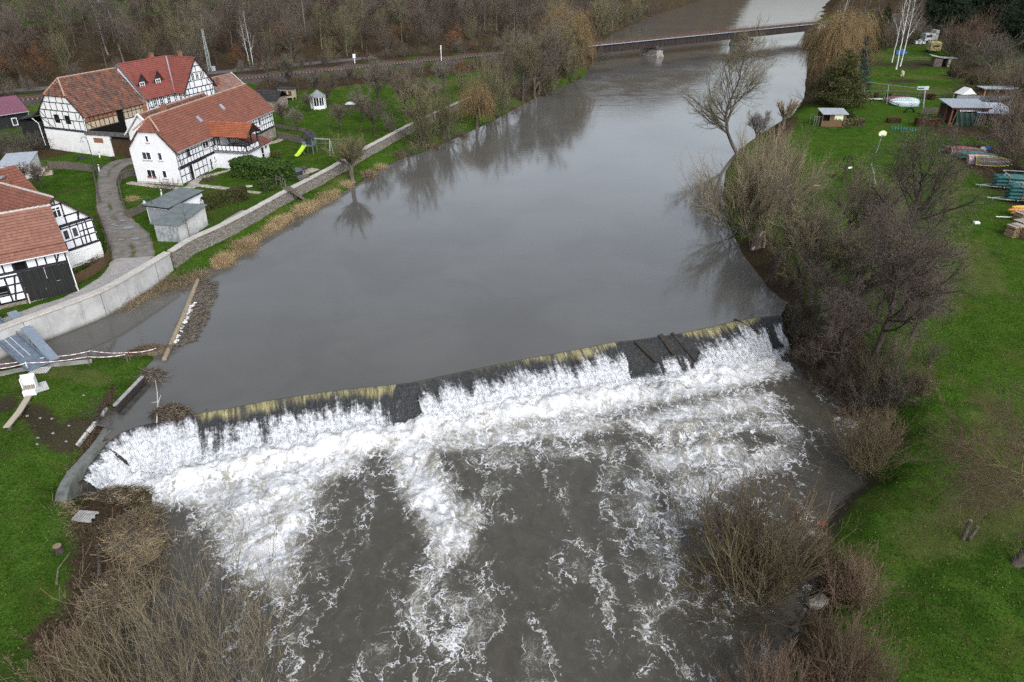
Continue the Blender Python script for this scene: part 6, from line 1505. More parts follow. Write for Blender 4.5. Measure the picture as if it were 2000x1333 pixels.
stand(('pollard', 0), 689, 356, 258, 4.6, 'round-headed pollard willow standing at the water edge', z0=.6)
stand(('bramble', 0), 722, 352, None, None, 'dark tangled roots and shoots at the water edge', z0=.3)
stand(('willow', 1), 829, 290, 205, 6.4, 'broad leafless willow thicket on the left bank', z0=.8); stand(('willow', 1), 868, 272, 180, 6.4, 'taller leafless willow right of the broad thicket', z0=.8); stand(('ash', 1), 812, 285, 150, 10, 'tall thin bank tree rising out of the willow thicket', z0=.8)
stand(('weeping', 0), 932, 252, 168, 7.2, 'orange weeping willow hanging over the left bank', z0=.9); stand(('under', 3), 905, 150, 115, 4.2, 'ochre bush behind the end of the river wall', z0=2.5)
stand(('under', 2), 905, 185, 140, 4.2, 'olive bush behind the coping at the far end of the wall', z0=2.6)
for i, (x, y, tp, k, lb) in enumerate([(1052, 185, 12, ('ash', 0), 'tallest bare bank tree left of the bridge'), (1085, 165, 25, ('ash', 1), 'second tall bare bank tree left of the bridge'), (1035, 150, 40, ('ash', 0), 'bare tree behind the tall bank trees'), (1110, 140, 20, ('weeping', 1), 'rust-orange willow at the bridge end'),
         (1070, 190, 120, ('willow', 1), 'bushy willow at the water below the tall bank trees'), (1115, 160, 100, ('under', 2), 'scrub under the bridge end'), (1020, 195, 140, ('under', 0), 'grey scrub on the bank below the path end'), (985, 215, 165, ('under', 2), 'olive scrub on the slope above the water'), (1130, 90, -15, ('ash', 0), 'bare tree beyond the track at the bridge end'), (1160, 75, -5, ('ash', 1), 'bushy bare tree beyond the bridge on the left bank'),
         (1195, 60, -20, ('ash', 0), 'tall bare tree beyond the bridge nearest the water'), (1215, 50, 5, ('willow', 1), 'bushy willow beyond the bridge'), (1240, 40, -5, ('willow', 1), 'last bushy willow beyond the bridge'), (1270, 28, -10, ('under', 0), 'scrub on the far left bank'), (1175, 66, -12, ('willow', 1), 'broad bushy willow filling the bank beyond the bridge end'), (1098, 118, 20, ('willow', 1), 'bushy willow in front of the track at the bridge end'), (1060, 130, 30, ('under', 0), 'grey thicket behind the tall bank trees'), (1140, 100, 60, ('under', 1), 'russet scrub at the foot of the bridge abutment'), (1255, 30, -25, ('ash', 1), 'thin tree on the far left bank'), (1020, 200, 60, ('ash', 1), 'bare bank tree above the grey scrub'), (990, 205, 80, ('ash', 0), 'bare bank tree where the river wall ends'), (1045, 195, 50, ('ash', 0), 'bare bank tree between the tall pair and the path end'), (960, 225, 110, ('willow', 1), 'leafless willow right of the orange weeping willow'), (1125, 125, 40, ('ash', 1), 'bare tree in front of the bridge abutment')]):
    stand(k, x, y, tp, {'ash': 10, 'weeping': 7.2, 'willow': 6.4, 'under': 4.2}[k[0]], lb, z0=2)
for i, (x, y) in enumerate([(985, 235), (1005, 215), (1030, 200), (1060, 188), (955, 250), (905, 270), (880, 282), (850, 295), (800, 300), (780, 308)]):
    stand(('bramble', i % 2), x, y, None, None, 'low brambles trailing into the water along the left bank', 'brambles on the left bank', z0=.6)
# right bank, upper
def leaning():
    rg = np.random.default_rng(900); N = 14; z = np.linspace(0, 1, N); p = np.zeros((1, N, 3)); p[0, :, 0] = np.interp(z, [0, .22, .42, .7, 1], [0, -1.5, -1.9, -.9, -.6])+np.cumsum(rg.normal(0, .06, N)); p[0, :, 1] = 1.0*z; p[0, :, 2] = 11.2*z
    tr = (p, .24*(1-.85*z)[None]); a = spawn(tr, 32, .16, .97, 6.0, 58, 9, .55, .22, .5, rg, .5); b = spawn(a, 12, .15, .98, 2.3, 42, 6, .45, .28, .45, rg, .4, rmin=.012); c = spawn(b, 7, .15, 1, 1.0, 40, 4, .4, .3, .6, rg, .3, rmin=.009); d = spawn(c, 3, .2, 1, .42, 40, 3, .2, .3, .7, rg, .3, rmin=.007)
    make_tree(('leaning', 0), 'leaning_tree', '-', 'tree', tr, [(a, 6, 0), (b, 4, 0), (c, 3, 1), (d, 3, 2)], BARK, [BARK, TW_BROWN, TW_YELLOW])
leaning()
stand(('leaning', 0), 1440, 300, 98, 11.6, 'bare tree leaning left out over the still water', rz=0.0, z0=.8)
stand(('fruit', 1), 1475, 290, 215, 5.6, 'small twiggy tree behind the willow bush', z0=.8); stand(('pollard', 1), 1528, 250, 198, 4.3, 'knotty pollard willow on the right bank with side arm', z0=.8)
stand(('willow', 0), 1462, 452, 265, 7.4, 'huge tan willow bush on the right bank', z0=.6, wide=1.05); stand(('willow', 0), 1522, 400, 262, 7.6, 'second tan willow bush behind the huge one', z0=.9, wide=.95)
for x, y, tp, k, lb in [(1582, 596, 345, ('ash', 0), 'slender several-stemmed tree right of the hollow stump'), (1560, 600, 395, ('ash', 1), 'slender reddish-stemmed tree at the weir end'), (1644, 492, 320, ('ash', 1), 'wide old tree with split trunk on the meadow edge'), (1736, 572, 300, ('alder', 0), 'alder with purple catkins standing furthest out on the meadow'),
                     (1702, 726, 470, ('alder', 1), 'alder with purple catkins leaning over the lower bank'), (1640, 741, 590, ('alder', 2), 'smaller alder at the water below the weir'), (1700, 500, 310, ('ash', 0), 'bare tree behind the catkin alder'), (1770, 690, 540, ('alder', 0), 'low alder on the meadow side of the clump'), (1660, 610, 420, ('ash', 1), 'bare tree in the middle of the weir-end clump'),
                     (1618, 668, 480, ('ash', 0), 'bare tree leaning over the top of the falls'), (1695, 650, 440, ('alder', 2), 'alder in the heart of the weir-end clump'), (1765, 630, 440, ('ash', 1), 'bare tree on the meadow side of the alders'), (1530, 505, 360, ('ash', 0), 'bare tree behind the hollow stump')]:
    stand(k, x, y, tp, {'ash': 10, 'alder': 10.2}[k[0]], lb, z0=.8, wide=1.0 if k[0] == 'alder' else 1.2)
for i, (x, y, s) in enumerate([(1560, 650, 1), (1600, 690, 1.2), (1640, 760, 1.2), (1690, 780, 1.3), (1740, 790, 1.2), (1790, 760, 1), (1580, 620, .9), (1680, 640, 1.1), (1620, 640, .9), (1520, 520, .8), (1500, 560, .7), (1660, 820, 1), (1740, 700, 1), (1720, 830, .9), (1540, 610, .8), (1590, 720, 1.0), (1560, 690, .9), (1620, 560, .8)]):
    p = on_ground(x, y, .3); place(('bramble', i % 2) if i % 3 else ('under', 0), p, s*(1 if i % 3 else .5), label='tangled dark brambles under the alders at the weir end', group='brambles under the alders')
for i, (x, y, h_) in enumerate([(1556, 672, .6), (1600, 715, .75), (1640, 752, .8), (1690, 785, .8), (1745, 790, .8), (1790, 768, .7), (1815, 715, .6), (1545, 640, .55), (1590, 670, .7), (1640, 690, .8), (1700, 725, .85), (1750, 735, .8), (1680, 810, .6), (1720, 760, .8), (1620, 640, .7)]):
    place(('under', (4, 1, 0, 2)[i % 4]), on_ground(x, y, .2), h_, label='waist-high to man-high leafless thicket under the alders at the weir end', group='thicket under the alders')
stand(('osier', 0), 1690, 912, 815, 3.2, 'round reddish osier bush on the right bank below the weir', z0=-.8); stand(('osier', 0), 1452, 1172, 972, 3.4, 'big osier bush standing in the water lower right', z0=-2.2, wide=1.15); stand(('osier', 1), 1660, 1170, 1085, 3.0, 'red-brown shrub on the bank right of the osier in the water', z0=-1.2); stand(('osier', 1), 1640, 1345, 1225, 3.0, 'large red-brown shrub at the bottom right of the bank', z0=-1.4)
stand(('osier', 1), 1500, 1400, 1290, 3.0, 'brown shrub tip at the bottom edge in the shallow water', z0=-1.6); stand(('osier', 0), 1585, 1110, 1040, 3.2, 'sparse tuft of rods between stones and osier', z0=-1.6, wide=.6)
stand(('osier', 2), 405, 1440, 1160, 5.0, 'wide olive-brown willow bush filling the bottom left', z0=-1.9, wide=.85); stand(('osier', 0), 215, 1430, 1285, 3.2, 'reddish brush in the bottom left corner behind the willow bush', z0=-1.2, wide=1.0)
stand(('bramble', 1), 110, 1290, None, None, 'low russet brambles at the meadow edge bottom left', z0=-.9)
def gnarly():
    rg = np.random.default_rng(910); tr = trunk_line(2.6, .13, rg, 7, (.05, 0), .05, .8); a = spawn(tr, 8, .5, 1, 4.0, 55, 9, .2, .42, .2, rg, .1); b = spawn(a, 13, .15, 1, 2.0, 45, 6, .1, .4, .45, rg, .3, rmin=.012); c = spawn(b, 8, .15, 1, 1.0, 45, 4, .1, .35, .6, rg, .3, rmin=.007); d = spawn(c, 4, .2, 1, .5, 40, 3, 0, .3, .7, rg, .3, rmin=.006)
    make_tree(('gnarly', 0), 'corkscrew_willow', '-', 'tree', tr, [(a, 5, 0), (b, 3, 1), (c, 3, 1), (d, 3, 1)], BARK, [TW_YELLOW, TW_RED])
gnarly()
stand(('gnarly', 0), 1985, 1102, 800, 5.6, 'twisted willow with yellowish branches at the right edge', z0=-.4)
stand(('sapling', 0), 1942, 505, 470, 3.4, 'tiny bare sapling alone on the meadow right of the alders', z0=1.3)
# right background
YEW = stand(('conifer', 'olive'), 1637, 210, 92, 9, 'big rounded dark olive yew standing by the water', z0=1.2, wide=1.1)
stand(('conifer', 'blue'), 1671, 180, 64, 9, 'slim blue spruce behind the yew', z0=1.5)
stand(('weeping', 0), 1618, 175, 28, 7.2, 'large orange weeping willow behind the yew', z0=1.2); stand(('weeping', 1), 1650, 150, 30, 7.2, 'second orange willow behind the blue spruce', z0=1.4); stand(('under', 1), 1595, 200, 120, 4.2, 'reddish brush at the water left of the yew', z0=1.0)
stand(('birch', 0), 1626, 120, -40, 14.5, 'white birch rising out of the orange willow', z0=1.5)
for x, y, tp, lb in [(1750, 136, -70, 'white birch in the paddock, middle stem'), (1758, 130, -50, 'white birch in the paddock leaning right'), (1742, 122, -30, 'slim birch left in the paddock')]: stand(('birch', 1 if 'right' not in lb else 0), x, y, tp, 14.5, lb, z0=1.6)
for x, y, tp, k, lb in [(1700, 98, 18, 'dark', 'dark spruce hedge left of the paddock'), (1688, 100, 30, 'dark2', 'dark spruce right behind the orange willow'), (1720, 80, 5, 'dark', 'dark spruce behind the paddock birches'), (1835, 75, -50, 'dark2', 'dark spruce rising behind the caravan'), (1860, 65, -70, 'dark', 'tall dark spruce at the top right'), (1900, 60, -70, 'dark2', 'dark spruce behind the brown bushes'),
                     (1940, 75, -50, 'dark2', 'dark spruce at the top right corner'), (1975, 85, -40, 'dark', 'dark spruce at the right edge'), (2000, 110, -20, 'dark2', 'dark spruce above the lane at the right edge'), (1880, 40, -60, 'dark', 'far dark spruce at the top'), (1955, 100, 10, 'dark2', 'low dark conifer beside the lane')]:
    stand(('conifer', k), x, y, tp, 13 if k == 'dark' else 11, lb, z0=1.8, wide=1.25)
for x, y, tp, k, lb in [(1720, 96, 40, 1, 'brown bush behind the paddock fence'), (1745, 92, 35, 4, 'grey-brown bush behind the birches'), (1775, 85, 30, 0, 'brown bush beside the white caravan'), (1870, 112, 28, 1, 'large pinkish-brown bush by the paddock shelter'), (1895, 118, 38, 1, 'broad red-brown bush right of the paddock shelter'), (1850, 100, 50, 0, 'grey bush behind the yellow trailer'), (1910, 90, 5, 1, 'tall brown bush under the spruces'),
                     (1935, 135, 60, 4, 'grey bush near the lane'), (1880, 135, 95, 0, 'leafless bush at the paddock corner'), (1960, 175, 100, 4, 'grey thicket above the boat shed'), (1990, 200, 110, 1, 'dark brown thicket at the right edge'), (1985, 265, 170, 1, 'red-brown thicket beside the boat shed'), (2010, 310, 200, 0, 'brown thicket at the right edge behind the boats'), (1970, 250, 195, 0, 'leafless bush hiding the lean-to'), (1998, 345, 255, 1, 'russet bush behind the canoe trailers'), (1690, 70, 15, 4, 'grey bush at the field edge'), (1800, 60, 15, 0, 'brown bush far behind the caravan'), (1945, 220, 165, 4, 'grey bush right of the shed roof')]:
    stand(('under', k), x, y, tp, 4.2, lb, z0=1.6, wide=1.8)
for i in range(20):
    x, y = nrng.uniform(1640, 1800), nrng.uniform(-8, 30); stand(('wood', int(nrng.integers(0, 5))), x, y, y-nrng.uniform(30, 45), HWOOD, 'pale bare tree in the rows at the far field top right', 'bare trees in the far field rows', z0=2)
for i in range(26):
    x, y = nrng.uniform(1800, 2080), nrng.uniform(0, 60); stand(('conifer', 'dark') if nrng.random() < .6 else ('wood', 1), x, y, y-nrng.uniform(50, 90), 13, 'tree in the dark wood at the top right', 'dark trees at the top right', z0=2)
for i in range(46):
    x, y = [(nrng.uniform(1850, 2040), nrng.uniform(95, 200)), (nrng.uniform(1955, 2060), nrng.uniform(200, 370)), (nrng.uniform(1685, 1800), nrng.uniform(66, 98))][i % 3]
    stand(('under', int(nrng.choice([0, 1, 2, 4]))), x, y, None, None, 'leafless brown bush in the thickets round the paddock and the boat yard', 'brown thickets round paddock and boat yard', z0=1.6).scale = (1.5, 1.5, nrng.uniform(.8, 1.3))
for x, y, l, lb in [(1668, 240, 1, 'clipped brown hedge block beside the riverside hut')]: place(('hedge', 2), on_ground(1663, 246, 1.3), 1.0, R(3), lb)
place(('hedge', 1), on_ground(1744, 240, 1.4), (.62), 0, 'small square rust-brown hedge block in the lawn'); place(('hedge', 1), on_ground(1808, 246, 1.4), 1.0, R(-4), 'long rust-brown hedge block before the boat shed')
stand(('round', 0), 1659, 232, 214, 1.6, 'green round shrub behind the riverside hut', z0=1.3); stand(('ivy', 0), 1870, 150, 130, 2, 'brush pile at the paddock corner', z0=1.6); stand(('ivy', 0), 1900, 165, 145, 2, 'long brush pile along the paddock fence', z0=1.6); stand(('ivy', 0), 1925, 180, 158, 2, 'brush pile above the boat shed', z0=1.6)
for i, x in enumerate([1686, 1692, 1710, 1734, 1804, 1814, 1822]):
    stand(('hedge', 1), x, 192+i*.5, None, None, 'small rusty bush in the row along the paddock fence', 'row of rusty bushes at the paddock fence', z0=1.5).scale = (.25, .4, .9)
# ---------------------------------------------------------------- river walls
def offset(q, d): return q[:, :2]+normals(q)*d
def wall_strip(mb, q, d0, d1, z0, z1, mi=0):
    A, Bq = offset(q, d0), offset(q, d1); n = len(q)
    z0 = np.broadcast_to(z0, n); z1 = np.broadcast_to(z1, n)
    V = [(A[i][0], A[i][1], z0[i]) for i in range(n)]+[(Bq[i][0], Bq[i][1], z0[i]) for i in range(n)]+[(A[i][0], A[i][1], z1[i]) for i in range(n)]+[(Bq[i][0], Bq[i][1], z1[i]) for i in range(n)]
    F = []
    for i in range(n-1):
        a, b, c, d = i, n+i, 2*n+i, 3*n+i
        F += [(a, a+1, c+1, c), (b+1, b, d, d+1), (c, c+1, d+1, d), (b, b+1, a+1, a)]
    F += [(0, 2*n, 3*n, n), (n-1, 2*n-1, 4*n-1, 3*n-1)]
    mb.faces(V, F, mi)
wd = np.r_[0, np.cumsum(np.linalg.norm(np.diff(WALL, axis=0), axis=1))]
WQ, wsx = resample(WALL, .6); wpx = np.interp(wsx, wd, [p[0] for p in WALL_PX])
t = NT('board_marked_concrete'); P = t.coord()
z = t.node('ShaderNodeSeparateXYZ'); t.l.new(P, z.inputs[0])
c = t.mix(t.ss(t.noise(P, .8, 5, .6), .35, .65), (.35, .345, .33), (.45, .445, .43)); c = t.mix(t.ss(t.noise(t.mapping(P, (2.5, 2.5, .18)), 1.4, 5, .65), .50, .75, 0, .65), c, (.22, .215, .20))
c = t.mix(t.math('MULTIPLY', t.ss(z.outputs[2], .45, -.1), .85), c, (.09, .085, .06)); t.bump(t.noise(P, 6, 4, .6), .2, .02); FLOODC = t.out(c, .85, .2)
COPING = pm('pale_coping', (.40, .37, .325), (.50, .47, .425), 1.4, .85, .2, .2)
ic = np.where(wpx <= 331)[0]; isn = np.where(wpx >= 329)[0]
FW = thing('flood_wall', 'smooth pale concrete flood wall curving along the mill inlet below the black-gated barn', 'wall')
m = MB(); wall_strip(m, WQ[ic], -.28, .22, -1.5, 2.36); m.build('wall', FLOODC, FW)
m = MB(); wall_strip(m, WQ[ic], -.40, .34, 2.36, 2.52); m.build('coping', COPING, FW)
jn = MB()
for s in (6.5, 13.5, 20.5, 24.5):
    i = int(np.argmin(np.abs(wsx-s)))
    if i in ic: p = offset(WQ, -.285)[i]; jn.bar((p[0], p[1], -.3), (p[0], p[1], 2.36), .035, .02)
jn.build('joint', pm('joint_filler', (.06, .06, .058)), FW)
RW = thing('rubble_wall', 'long rubble stone wall with pale coping slabs between gardens and river bank', 'wall')
m = MB(); wall_strip(m, WQ[isn], -.27, .22, -.2, 2.30); m.build('wall', STONE, RW)
m = MB(); q = WQ[isn]
for i in range(0, len(q)-1, 2):
    j = min(i+2, len(q)-1); seg = q[i:j+1].copy(); 
    if len(seg) < 2: continue
    d = seg[-1]-seg[0]; seg[-1] = seg[-1]-d/np.linalg.norm(d)*.02; wall_strip(m, seg, -.38, .34, 2.30, 2.42+.012*(i % 3))
m.build('coping', COPING, RW)

# ---------------------------------------------------------------- railway and bridge
RUST, STEELDK = pm('rusty_rail', (.075, .042, .030), (.13, .075, .052), 4, .7, .3), pm('dark_bridge_steel', (.016, .012, .011), (.042, .031, .027), 1.2, .7, .3, .2)
TK = thing('railway_track', 'single railway track on a gravel bank running behind the village to the bridge', 'railway track')
def rp(s, q, z): p = RAIL0+RDIR*s+RN*q; return (p[0], p[1], z)
for q in (-.72, .72):
    m = MB(); m.bar(rp(-170, q, 5.06), rp(BEND+60, q, 5.06), .09, .16); m.build('rail', RUST, TK)
m = MB()
for i in range(int((BEND+60+170)/.75)):
    s = -170+i*.75; m.bar(rp(s, -1.25, 4.87), rp(s, 1.25, 4.87), .26, .18)
tag(m.build('sleepers', pm('grey_sleepers', (.16, .14, .125), (.26, .235, .21), 2, .9), TK), kind='stuff')
BG = thing('railway_bridge', 'long dark steel girder railway bridge crossing the river on stone piers', 'bridge')
m = MB(); m.bar(rp(ABUT, 0, 4.55), rp(BEND, 0, 4.55), 4.4, .25); m.build('deck', STEELDK, BG)
for q in (-1.9, 1.9):
    m = MB(); m.bar(rp(ABUT, q, 3.5), rp(BEND, q, 3.5), .35, 1.9)
    for i in range(int((BEND-ABUT)/1.6)): m.bar(rp(ABUT+.8+1.6*i, q-.24, 2.6), rp(ABUT+.8+1.6*i, q-.24, 4.4), .08, .08)
    m.build('girder', STEELDK, BG)
m = MB(); m.tube([rp(ABUT-1, -2.45, 4.75), rp(BEND, -2.45, 4.75)], .13, 8); m.build('pipe', ZINC, BG)
for q in (-2.25, 2.25):
    m = MB(); m.bar(rp(ABUT, q, 5.35), rp(BEND, q, 5.35), .06, .06); m.bar(rp(ABUT, q, 5.02), rp(BEND, q, 5.02), .05, .05)
    for i in range(int((BEND-ABUT)/2)): m.bar(rp(ABUT+2*i, q, 4.6), rp(ABUT+2*i, q, 5.35), .06, .06)
    m.build('railing', pm('rusty_railing', (.085, .040, .030), (.13, .06, .045), 3, .8), BG)
PIER = stone_mat('pier_stone', (1.5, 1.45, 1.35), 1.3)
for px, py in ((1303, 114), (1484, 94)):
    b = at(px, py, 0)[:2]; s = float((b-RAIL0)@RDIR)
    m = MB(); c2 = [(-1.3, -3.6), (0, -4.9), (1.3, -3.6), (1.3, 3.2), (0, 4.4), (-1.3, 3.2)]
    def loop(k, z): return [rp(s+x*k, q*k, z) for x, q in c2]
    V = loop(1.12, -2)+loop(1.08, .5)+loop(1, .6)+loop(.94, 2.1); m.faces(V, [(r*6+i, r*6+(i+1) % 6, r*6+6+(i+1) % 6, r*6+6+i) for r in range(3) for i in range(6)]+[tuple(range(18, 24))])
    p_ = m.build('pier', PIER, BG); m = MB(); m.faces(loop(1.02, 2.1)+loop(1.02, 2.4), [(i, (i+1) % 6, 6+(i+1) % 6, 6+i) for i in range(6)]+[tuple(range(6, 12))]); m.bar(rp(s, -2.3, 2.7), rp(s, 2.3, 2.7), .8, .75); m.build('pier_cap', pm('dark_cap', (.05, .048, .045), (.10, .095, .09), 2), p_)
m = MB(); m.bar(rp(ABUT-3, 0, 1.8), rp(ABUT+1.2, 0, 1.8), 5.4, 5.2); m.build('abutment', PIER, BG); m = MB(); m.bar(rp(BEND-1, 0, 1.8), rp(BEND+3, 0, 1.8), 5.4, 5.2); m.build('abutment', PIER, BG)
def lattice(name, label, p, h, ang):
    T_ = thing(name, label, 'mast', p, ang); m = MB(); g = pm('galvanised_steel', (.24, .28, .26), (.34, .38, .36), 3, .6, .4)
    for sx in (-1, 1):
        for sy in (-1, 1): m.bar((sx*.35, sy*.22, -.3), (sx*.14, sy*.12, h), .07, .07)
    n = int(h/.55)
    for i in range(n):
        z0, z1 = i*.55, (i+1)*.55; w0, w1 = .35-.21*z0/h, .35-.21*z1/h; s_ = 1 if i % 2 else -1
        for sy in (-1, 1): m.bar((-s_*w0, sy*.2, z0), (s_*w1, sy*.2, z1), .05, .04)
        m.bar((-w1, -.2, z1), (w1, -.2, z1), .05, .05)
    m.build('mast', g, T_); m = MB(); m.box((.35, -.5, .2), (1.1, .1, 1.2)); m.build('switch_box', ZINC, T_); return T_
p = on_ground(411, 141, 4.8); lattice('lattice_mast', 'grey-green steel lattice mast behind the dormer house', p, top_z(p, 57)-p[2], .6)
for px, py, tp, lb in ((862, 118, 90, 'slim white marker post with pale top beside the railway'), (693, 124, 106, 'short post with white signal box beside the railway')):
    p = on_ground(px, py, 4.5); T_ = thing('signal_post', lb, 'post', p); h = top_z(p, tp)-p[2]
    m = MB(); m.tube([(0, 0, -.2), (0, 0, h)], .09, 6); m.build('pole', WFRAME, T_)
    m = MB(); m.box((-.3, -.2, h-.9), (.3, .2, h)) if 'box' in lb else m.box((-.12, -.05, h-.8), (.12, .05, h+.1)); m.build('head', WFRAME, T_)

# ---------------------------------------------------------------- fences
def fence(name, label, pts, h, mat, post=2.4, pale=.16, rails=2, z0=2.0, group=None, gap=.03, solid=True, postw=.09, postm=None):
    q, s = resample([on_ground(x, y, z0)[:2] for x, y in pts], .25); T_ = thing(name, label, 'fence')
    def gp(d): x, y = np.interp(d, s, q[:, 0]), np.interp(d, s, q[:, 1]); return np.array((x, y, H1(x, y)))
    for i in range(int(s[-1]/post)+1):
        p = gp(min(s[-1], i*post)); m = MB(); m.bar(p-(0, 0, .2), p+(0, 0, h+.06), postw, postw, up=(1, 0, 0)); m.build('post', postm or mat, T_)
    m = MB(); n = max(1, int(s[-1]/.8)); rm = [MB() for _ in range(rails)]
    for i in range(n):
        a, b = gp(s[-1]*i/n), gp(s[-1]*(i+1)/n)
        for k in range(rails):
            zz = h*(.22+.6*k/max(1, rails-1)); mm = m if solid else rm[k]; mm.bar(a+(0, 0, zz), b+(0, 0, zz), .04, .09)
    if solid:
        d = .05
        while d < s[-1]-pale:
            a, b = gp(d), gp(d+pale-gap); nrm = np.array((-(b-a)[1], (b-a)[0], 0)); nrm = nrm/np.linalg.norm(nrm)*.04; hh = h*random.uniform(.96, 1.02)
            m.faces([a-nrm+(0, 0, .06), b-nrm+(0, 0, .06), b-nrm*1.5+(0, 0, .06), a-nrm*1.5+(0, 0, .06), a-nrm+(0, 0, hh), b-nrm+(0, 0, hh), b-nrm*1.5+(0, 0, hh), a-nrm*1.5+(0, 0, hh)], [(4, 5, 6, 7), (0, 1, 5, 4), (1, 2, 6, 5), (2, 3, 7, 6), (3, 0, 4, 7)])
            d += pale
    if solid: m.build('panel', mat, T_)
    else: [q_.build('rail', mat, T_) for q_ in rm]
    return T_
BR_ = BOARDS_GREY
fence('picket_fence', 'grey picket fence behind the small lawn beside the gabled house', [(98, 331), (140, 332), (182, 337)], 1.15, BR_)
fence('picket_fence', 'grey picket fence down the left edge of the lane', [(184, 338), (190, 370), (196, 400)], 1.0, BR_)
fence('board_fence', 'dark board fence between lane and farmhouse gable', [(263, 345), (240, 352), (234, 364)], 1.15, BR_)
fence('picket_fence', 'low fence along the right edge of the lane by the farmhouse lawn', [(234, 366), (240, 395), (250, 424)], .8, BR_, pale=.2)
fence('picket_fence', 'grey picket fence with gate post before the garden garage', [(252, 427), (278, 415), (305, 405)], 1.0, BR_)
fence('board_fence', 'dark brown board fence curving round the front garden of the gabled house', [(150, 556), (180, 541), (205, 523), (216, 505), (212, 480), (200, 445), (190, 420)], 1.05, BOARDS_BROWN, pale=.12)
fence('board_fence', 'weathered board fence beyond the farmhouse annex', [(545, 272), (575, 278), (595, 282)], 1.2, BR_); fence('board_fence', 'low fence in front of the orchard garden bed', [(535, 250), (570, 255), (598, 259)], .7, BR_)
fence('wire_fence', 'thin post fence between farmhouse lawn and orchard', [(600, 285), (640, 283), (690, 282)], 1.0, BR_, solid=False, rails=2)
fence('wire_fence', 'post and wire fence along the near side of the paddock', [(1682, 187), (1740, 186), (1840, 192), (1900, 196)], 1.1, BR_, solid=False, z0=1.5); fence('wire_fence', 'post and wire fence along the far side of the paddock', [(1684, 117), (1740, 119), (1815, 119)], 1.1, BR_, solid=False, z0=1.6)
fence('rail_fence', 'dark timber fence beside the boat shed', [(1798, 224), (1820, 224), (1844, 224)], 1.3, BR_, z0=1.5); fence('rail_fence', 'dark rails beside the paddock shelter', [(1848, 122), (1880, 122)], 1.1, BOARDS_BROWN, solid=False, z0=1.6)
STK = WFRAME
for i, (x, y) in enumerate([(195, 308), (194, 335), (316, 385), (180, 288)]):
    p = on_ground(x, y, 2); T_ = thing('marker_post', ('white marker post beside the barn corner', 'white marker post leaning at the lane by the street lamp', 'small white post on the farmhouse lawn edge', 'white marker post at the foot of the barn wall')[i], 'post', p); m = MB(); m.bar((0, 0, -.1), (.1, 0, .95), .14, .10, up=(0, 1, 0)); m.build('post', WFRAME, T_); m = MB(); m.bar((.07, 0, .70), (.086, 0, .85), .15, .11, up=(0, 1, 0)); m.build('dark_band', TIMBER, T_)
# street lamps
def street_lamp(label, px, py, tp, bend):
    p = on_ground(px, py, 2); h = top_z(p, tp)-p[2]; T_ = thing('street_lamp', label, 'lamp', p); g = pm('lamp_grey', (.05, .055, .065), (.08, .085, .095), 3, .5)
    m = MB(); m.tube([(0, 0, -.1), (0, 0, 1.0)], .09, 8); m.tube([(0, 0, 1.0), (0, 0, h-.4)], .05, 8); m.build('pole', g, T_)
    m = MB(); m.tube([(0, 0, h-.4)]+[(bend*(.42-.42*math.cos(a)), 0, h-.4+.42*math.sin(a)) for a in np.linspace(.3, math.pi, 7)], .035, 6); m.build('arm', g, T_)
    m = MB(); x = bend*.84; m.tube([(x, 0, h-.38), (x, 0, h-.55), (x, 0, h-.72)], [.06, .14, .27], 10); m.build('lamp_head', ZINC, T_)
street_lamp('curved grey street lamp at the bend of the lane before the barn', 190, 341, 268, -1); street_lamp('curved dark street lamp between lane and garden garage', 307, 437, 385, -1)
# puddles on the lane
PUD = NT('puddle_water'); PUD.set(PUD.b.inputs['Base Color'], (.12, .115, .105)); PUDm = PUD.out((.13, .125, .115), .04, .6)
for i, (x, y, r) in enumerate([(252, 446, .75), (240, 433, .35), (222, 440, .3), (227, 443, .3), (266, 468, .5), (269, 478, .32), (258, 456, .25), (236, 470, .35), (213, 431, .3), (237, 420, .28), (215, 381, .25), (246, 497, .25), (225, 455, .25), (211, 426, .22)]):
    g_ = on_ground(x, y, 1.9); n = 14; r *= .8; V = [(g_[0]+math.cos(a)*r*(.7+.5*vnoise(i*3+math.cos(a), math.sin(a)+i))*1.2, g_[1]+math.sin(a)*r*(.7+.5*vnoise(i*3+math.cos(a), math.sin(a)+i)), g_[2]+.10) for a in np.linspace(0, 6.28, n, endpoint=False)]
    m = MB(); m.poly(V); tag(m.build('puddle', PUDm), kind='structure')

# ---------------------------------------------------------------- garden things
p = on_ground(623, 212, 2.6); T_ = thing('gazebo', 'small white octagonal gazebo with grey pointed roof on the orchard lawn', 'gazebo', p)
N8 = [(math.cos(a)*1.35, math.sin(a)*1.35) for a in np.linspace(.39, .39+6.283, 8, endpoint=False)]
for i in range(8):
    a, b = Vector((*N8[i], 0)), Vector((*N8[(i+1) % 8], 0)); m = MB(); m.bar((a.x, a.y, -.2), (a.x, a.y, 2.3), .13, .13, up=(1, 0, 0)); m.build('post', WFRAME, T_)
    m = MB(); m.bar(a+Vector((0, 0, .35)), b+Vector((0, 0, .35)), .06, .6); m.bar(a+Vector((0, 0, 2.2)), b+Vector((0, 0, 2.2)), .06, .2); m.bar((a+b)/2+Vector((0, 0, .6)), (a+b)/2+Vector((0, 0, 2.2)), .06, .06, up=(1, 0, 0)); m.build('panel', WFRAME, T_)
    m = MB(); k = .97; m.poly([(a.x*k, a.y*k, .65), (b.x*k, b.y*k, .65), (b.x*k, b.y*k, 2.1), (a.x*k, a.y*k, 2.1)]); m.build('pane', GLASS, T_)
